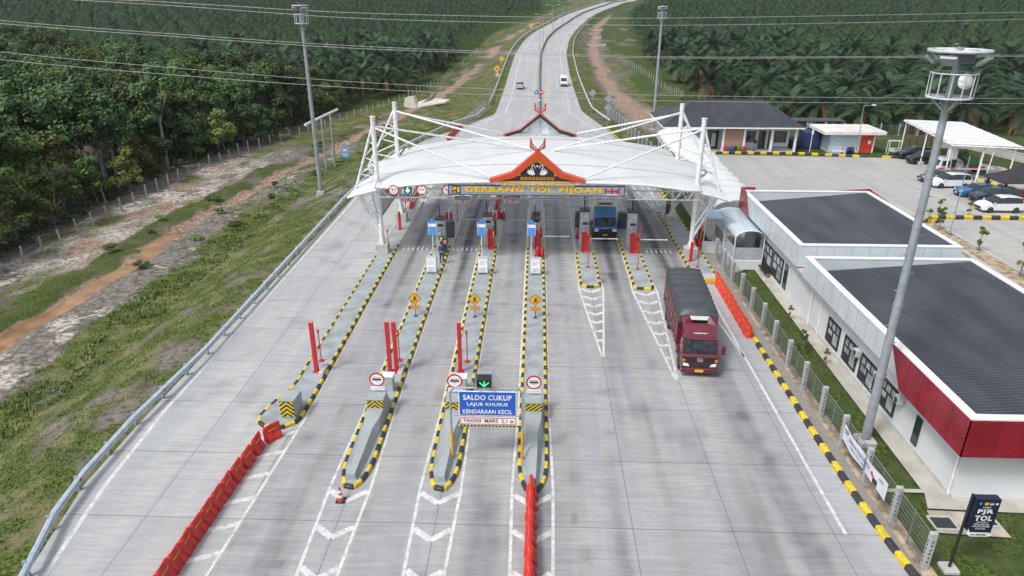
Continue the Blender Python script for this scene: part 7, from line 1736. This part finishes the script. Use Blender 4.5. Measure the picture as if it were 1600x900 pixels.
def place_ok_palm(x, y):
    if x > 0:
        b_ = float(np.interp(y, [112, 150, 165, 230, 300, 380, 440, 520, 640], [52, 40, 38, 34.5, 38, 48, 58, 76, 100]))
        return y > 117.5 and x > b_ and not (x < 52 and y < 121)
    b_ = float(np.interp(y, [150, 165, 177, 202, 242, 300, 347, 420, 480, 640], [-46, -40, -36, -31, -26, -23.5, -21.5, -14, 6, 40]))
    return x < b_ and y > 160 + max(0, -58 - x) * .68
cand = []
sp = 8.6
for iy in range(0, 70):
    for ix in range(-66, 76):
        x = ix * sp + (iy % 2) * sp / 2 + random.uniform(-1.1, 1.1); y = 112 + iy * sp * .866 + random.uniform(-1.1, 1.1)
        if abs(x) > .80 * y + 75 or y > 640: continue
        if place_ok_palm(x, y): cand.append((x, y, math.hypot(x, y) + (1000 if not -.74 * y - 4 < x < .82 * y + 4 else 0)))
cand.sort(key=lambda c: c[2])
protos = [palm_proto(5 + i, hh) for i, hh in enumerate((2.6, 3.4, 4.2, 3.6))]
used = [False] * 4
NPALM = 296
for k, (x, y, d) in enumerate(cand[:NPALM]):
    i = random.randrange(4); sc = random.uniform(1.05, 1.36); z = float(T(x, y)) - .1; rz = random.uniform(0, 6.28)
    lb, gp2 = ('dark feathery oil palm in the plantation right of the road', 'oil palms right of the road') if x > 0 else ('dark feathery oil palm in the plantation left of the road', 'oil palms left of the road')
    if y < 128 and x > 0: lb, gp2 = 'oil palm in the front row just behind the yard fence', 'front row oil palms behind the yard'
    if not used[i]: o = protos[i]; used[i] = True; o.location = (x, y, z); o.rotation_euler = (0, 0, rz); o.scale = (sc,) * 3; tag(o, lb, None, gp2)
    else: o = dup(protos[i], (x, y, z), rz, lb, gp2, (sc, sc, sc * random.uniform(.85, 1.2)))
    o.rotation_euler = (LEAN(), LEAN(), rz)
# the far plantation: too many to count, one object
VV_, FF_, MM_ = [], [], []; off = 0
far = [palm_crown(60 + i, 15, 10, 6.0) for i in range(4)]
for x, y, d in cand[NPALM:]:
    V, F, Mi = far[random.randrange(4)]; a = random.uniform(0, 6.28); c, s = math.cos(a), math.sin(a); sc = random.uniform(.85, 1.15)
    W_ = V * sc; W_ = np.stack([W_[:, 0] * c - W_[:, 1] * s + x, W_[:, 0] * s + W_[:, 1] * c + y, W_[:, 2] + float(T(x, y)) + random.uniform(3, 6.0)], -1)
    VV_.append(W_); FF_.append(F + off); MM_.append(Mi); off += len(V)
tag(nmesh('far_oil_palms', np.concatenate(VV_), np.concatenate(FF_), [M_PALM, M_DEADF], np.concatenate(MM_)), 'far oil palm plantation covering the ground to the top of the view', 'plantation', kind='stuff')

def leaf_cloud(r, cen, rad, n, size, squash=.75):
    v = r.normal(size=(n, 3)); v /= np.linalg.norm(v, axis=1)[:, None]; rr_ = rad * r.random(n)[:, None] ** .4
    c = cen + v * rr_ * np.array([1, 1, squash])
    nrm = v * .8 + r.normal(size=(n, 3)) * .35 + np.array([0, 0, .8]); nrm /= np.linalg.norm(nrm, axis=1)[:, None]
    a = np.cross(nrm, r.normal(size=(n, 3))); a /= np.linalg.norm(a, axis=1)[:, None]; b = np.cross(nrm, a)
    s = size * r.uniform(.6, 1.3, n)[:, None]
    return np.stack([c - a * s, c + b * s * .55, c + a * s, c - b * s * .55], 1).reshape(-1, 3)
def broad_tree(seed, h, cr, ncl, nleaf, size, m, bark, name='tree', base=.45):
    r = np.random.default_rng(seed); t = thing(name, 'tree', 'tree', (0, 0, 0)); b = MB()
    th = h * base; lean = r.uniform(-.08, .08, 2); top = Vector((lean[0] * h, lean[1] * h, th))
    b.path([(0, 0, -.6), (lean[0] * h * .4, lean[1] * h * .4, th * .5), top], .0, 7) if False else None
    b.tube((0, 0, -.6), (lean[0] * h * .5, lean[1] * h * .5, th * .5), .2 * h / 9, 7, .15 * h / 9); b.tube((lean[0] * h * .5, lean[1] * h * .5, th * .5), top, .15 * h / 9, 7, .11 * h / 9)
    Vs = []
    for k in range(ncl):
        ang = r.uniform(0, 6.283); rr_ = cr * math.sqrt(r.random()) * .9; z = h * (base + (1 - base) * r.random() ** .8) ; fz = (z / h - base) / (1 - base)
        rr_ *= (1.05 - .55 * fz ** 1.5); c = np.array([lean[0] * h + rr_ * math.cos(ang), lean[1] * h + rr_ * math.sin(ang), z])
        Vs.append(leaf_cloud(r, c, cr * r.uniform(.22, .42), int(nleaf * r.uniform(.6, 1.3)), size))
        if k % 2 == 0: b.tube(top * r.uniform(.8, 1.0), Vector(c), .07 * h / 9, 5, .015)
    b.build('trunk', bark, t)
    V = np.concatenate(Vs); nmesh('crown', V, np.arange(len(V)).reshape(-1, 4), [m], None, t)
    return t
tp = [broad_tree(31, 9.5, 3.3, 26, 130, .24, M_LEAF[0], M_BARK), broad_tree(32, 8.2, 2.9, 22, 140, .23, M_LEAF[1], M_BARK, base=.35), broad_tree(33, 10.8, 3.0, 24, 130, .24, M_LEAF[0], M_PALE, base=.5),
      broad_tree(34, 7.0, 2.8, 20, 140, .22, M_LEAF[2], M_BARK, base=.3), broad_tree(35, 9.0, 3.6, 30, 120, .25, M_LEAF[1], M_BARK, base=.25), broad_tree(36, 6.0, 2.6, 20, 140, .22, M_LEAF[0], M_BARK, base=.12)]
tc = []
tries = 0
while len(tc) < 900 and tries < 40000:
    tries += 1
    y = random.uniform(34, 250); x = -random.uniform(40, .80 * y + 75)
    fxx = float(np.interp(y, [50, 95, 112, 129, 160, 205], [-52.5, -52.8, -51, -47.5, -43.5, -41]))
    if x > fxx - random.random() * 2 or y > 157 + max(0, -58 - x) * .68: continue
    edge = fxx - x
    dmin = 3.4 if edge < 12 else 4.6
    if all((x - a) ** 2 + (y - c) ** 2 > dmin ** 2 for a, c, _ in tc): tc.append((x, y, math.hypot(x, y) + (1000 if x < -.74 * y - 4 else 0)))
tc.sort(key=lambda c: c[2]); usedt = [False] * 6
kinds = ('tall dark broadleaf tree', 'mid green broadleaf tree', 'tall pale trunked tree', 'light yellow green tree', 'wide spreading green tree', 'low dark bushy tree')
for x, y, d in tc[:285]:
    fxx = float(np.interp(y, [50, 95, 112, 129, 160, 205], [-52.5, -52.8, -51, -47.5, -43.5, -41])); edge = fxx - x < 4
    i = random.choice((1, 3, 5, 5, 2)) if edge else random.choice((0, 0, 1, 2, 4, 4, 3))
    sc = random.uniform(.75, 1.25) * (.9 if edge else 1.1); z = float(T(x, y)) - .1; rz = random.uniform(0, 6.28)
    lb = kinds[i] + (' at the front edge of the wood' if edge else ' inside the wood at left'); gp2 = kinds[i] + 's ' + ('at the edge' if edge else 'within the wood')
    if not usedt[i]: o = tp[i]; usedt[i] = True; o.location = (x, y, z); o.rotation_euler = (0, 0, rz); o.scale = (sc,) * 3; tag(o, lb, None, gp2)
    else: dup(tp[i], (x, y, z), rz, lb, gp2, sc)
VV_ = []; rg = np.random.default_rng(77)
for x, y, d in tc[285:]:
    z = float(T(x, y)); h = random.uniform(6, 10)
    for k in range(12): VV_.append(leaf_cloud(rg, np.array([x + rg.normal() * 1.5, y + rg.normal() * 1.5, z + h * (.35 + .65 * rg.random())]), 1.25, 55, .32))
for k in range(620):                             # undergrowth filling the floor of the wood
    y = random.uniform(36, 200); fxx = float(np.interp(y, [50, 95, 112, 129, 160, 205], [-53, -53.5, -51.5, -48, -44, -42])); x = fxx - abs(random.gauss(0, 1)) * 7 - .3
    VV_.append(leaf_cloud(rg, np.array([x, y, float(T(x, y)) + .5]), random.uniform(.6, 1.3), 60, .2, .8))
V = np.concatenate(VV_); F = np.arange(len(V)).reshape(-1, 4)
tag(nmesh('forest_thicket', V, F, [M_LEAF[0], M_LEAF[1]], (np.arange(len(F)) // 700) % 2), 'deep thicket and undergrowth of the wood at left', 'thicket', kind='stuff')
# bare pale trees at the wood's edge
def bare_tree(seed, h):
    r = np.random.default_rng(seed); t = thing('bare_tree', 'bare', 'tree', (0, 0, 0)); b = MB(); lim = MB(); p = Vector((0, 0, -.5)); d = Vector((r.uniform(-.15, .15), r.uniform(-.1, .1), 1)).normalized()
    def grow(bb, p, d, l, rad, n):
        for k in range(3):
            q_ = p + d * l / 3; bb.tube(p, q_, rad, 6, rad * .85); p = q_; rad *= .85; d = (d + Vector(r.normal(size=3)) * .1).normalized()
        if n > 0:
            for k in range(3): grow(lim, p, (d + Vector(r.normal(size=3)) * .55).normalized(), l * r.uniform(.45, .7), rad * .62, n - 1)
    grow(b, p, d, h * .55, .13, 3); b.build('trunk', M_PALE, t); lim.build('limbs', M_PALE, t); return t
b1, b2 = bare_tree(3, 9), bare_tree(8, 7)
for k, (px, py, pr, sc, lb) in enumerate(((286, 238, b1, 1.15, 'bare pale forked tree standing out at the middle of the wood edge'), (165, 318, b2, 1.0, 'bare pale leaning tree at the lower left end of the wood edge'), (365, 228, b1, .9, 'bare pale tree right of the middle of the wood edge'), (85, 350, b2, .9, 'bare pale branching shrubby tree at the far left of the wood edge'), (478, 190, b1, 1.0, 'bare pale tree behind the left mast'), (215, 285, b2, 1.1, 'slim bare tree between the two leaning pale trees'))):
    p = GT(px, py)
    if k < 2: o = pr; o.location = p; o.scale = (sc,) * 3; o['label'] = lb
    else: o = dup(pr, p, random.uniform(0, 6), lb, None, sc)
    tag(o, None, None, 'bare pale trees at the wood edge')
# shrubs and saplings
sh = broad_tree(51, 1.6, 1.0, 9, 110, .12, M_LEAF[1], M_BARK, 'shrub', .05); sh['category'] = 'shrub'
spots = []
for k in range(24):
    y = random.uniform(58, 150); x = float(dxf(y)) + random.choice((-2.6, 2.8, 5.5, -3.2)) + random.gauss(0, .7); spots.append((x, y))
for k in range(16): y = random.uniform(120, 170); x = float(xrf(y)) + random.uniform(16, 26); spots.append((x, y))
for k, (x, y) in enumerate(spots):
    z = float(T(x, y)); sc = (random.uniform(.6, 1.3), random.uniform(.4, 1.0), random.uniform(.25, .6))
    lb, g2 = ('low green shrub beside the muddy ditch at left', 'shrubs by the ditch') if x < 0 else ('low green shrub on the verge before the right oil palms', 'shrubs on the right verge')
    if k == 0: sh.location = (x, y, z); sh.scale = sc; tag(sh, lb, None, g2)
    else: dup(sh, (x, y, z), random.uniform(0, 6), lb, g2, sc)
sa = broad_tree(52, 2.6, .55, 8, 60, .13, M_LEAF[2], M_BARK, 'sapling', .3); sa['category'] = 'sapling'
for k, (x, y, sc, lb) in enumerate(((38.9, 64.3, 1.0, 'sapling beside the slim pole in the yard planting strip'), (39.4, 58.6, .95, 'round topped sapling halfway down the yard planting strip'), (39.2, 52.6, 1.25, 'tall thin sapling at the right frame edge beyond the office roof'), (39.0, 66.6, .7, 'small sapling at the end of the striped yard kerb'), (41.5, 69.3, .8, 'thin sapling between the striped kerb and the white hatchback'), (44.6, 69.3, .7, 'thin sapling in front of the white hatchback bonnet'))):
    if k == 0: sa.location = (x, y, 0); tag(sa, lb, None, 'saplings in the yard')
    else: dup(sa, (x, y, 0), k * 1.3, lb, 'saplings in the yard', sc)
lw = broad_tree(53, 1.5, .38, 9, 70, .08, M_LEAF[0], M_BARK, 'lawn_shrub', .1); lw['category'] = 'shrub'; lw.location = (17.3, 39.2, 0); lw['label'] = 'dark upright shrub on the lawn strip beside the office path'
for x, y, lb in ((17.95, 44.0, 'wispy seedling beside the path near the farther office'), (18.0, 37.6, 'wispy seedling beside the path below the office windows')): dup(sa, (x, y, 0), 1.0, lb, 'wispy lawn seedlings', .45)
yp = palm_crown(90, 14, 10, 1.5); o = thing('young_palm', 'small young palm by the kerb behind the canopy', 'palm', (22.5, 118, -.8)); nmesh('crown', yp[0] + np.array([0, 0, .6]), yp[1], [M_PALM], None, o); MB().tube((0, 0, -.4), (0, 0, .7), .16, 7).build('trunk', M_PBARK, o)

# grass tufts over the banks: nobody could count them
N = 30000; rg = np.random.default_rng(5)
xs = np.concatenate([rg.uniform(-38, -21.6, N), rg.uniform(-50, -36, N // 5), rg.uniform(9, 42, N // 4)]); ys = np.concatenate([15 + 120 * rg.random(N) ** 1.15, rg.uniform(50, 150, N // 5), rg.uniform(114, 180, N // 4)])
dl = xlf(ys) - xs; dr = xs - xrf(ys); n1 = fbm(xs * .22, ys * .16, 1); n2 = fbm(xs * .7, ys * .6, 2)
dd_ = xs - dxf(ys)
keep = np.where(dl > 0, (dl > 1.0) & (n1 * .6 + n2 * .5 + .25 * ((dl > 9.5) & (dl < 14.5)) > .50) & (np.abs(dd_) > 1.5) & ~((dd_ > 1) & (dd_ < 5.2) & (ys < 60)) & ~((dd_ < -4) & (n1 < .56)), (dr > 2.8) & (n1 > .42) & (np.abs(xs - np.interp(ys, [118, 135, 150, 190], [24, 24, 20, 15.5])) > 4) & (ys > 116))
xs, ys, dl = xs[keep], ys[keep], dl[keep]; n = len(xs); zs = T(xs, ys); B = 6
hgt = np.where((dl > 9.5) & (dl < 14.0) & (n2[keep] > .5), rg.uniform(.12, .36, n), rg.uniform(.03, .10, n))
a = rg.uniform(0, 6.283, (n, B)); sp_ = hgt[:, None] * rg.uniform(.4, 1.1, (n, B)); wv = .03 + .02 * rg.random((n, B))
bx = xs[:, None] + rg.normal(0, .10, (n, B)); by = ys[:, None] + rg.normal(0, .10, (n, B)); bz = np.repeat(zs[:, None], B, 1) - .02
tx, ty, tz = bx + np.cos(a) * sp_, by + np.sin(a) * sp_, bz + hgt[:, None] * rg.uniform(.6, 1.1, (n, B)); px, py = -np.sin(a) * wv, np.cos(a) * wv
V = np.stack([np.stack([bx - px, by - py, bz], -1), np.stack([bx + px, by + py, bz], -1), np.stack([tx + px * .3, ty + py * .3, tz], -1), np.stack([tx - px * .3, ty - py * .3, tz], -1)], 2).reshape(-1, 3)
M_GRASS = leaf_material('bank grass blades', (.032, .05, .012), (.115, .15, .036), .5)
tag(nmesh('bank_grass', V, np.arange(len(V)).reshape(-1, 4), [M_GRASS]), 'short olive green grass tufts growing on the roadside banks', 'grass', kind='stuff')

# ------------------------------------------------------------------ the humid air between here and the plantations
def haze(density):
    b = MB(); b.box((-880, -118, -8), (880, 1170, 62)); o = b.build('haze', [])
    m = bpy.data.materials.new('humid air'); m.use_nodes = True; t = m.node_tree; t.nodes.remove(t.nodes['Principled BSDF'])
    v = t.nodes.new('ShaderNodeVolumePrincipled'); v.inputs['Color'].default_value = (.86, .92, 1, 1); v.inputs['Density'].default_value = density
    t.links.new(v.outputs[0], t.nodes['Material Output'].inputs['Volume']); o.data.materials.append(m)
    tag(o, 'thin humid haze softening the distance', 'haze', kind='stuff')
haze(.00007)
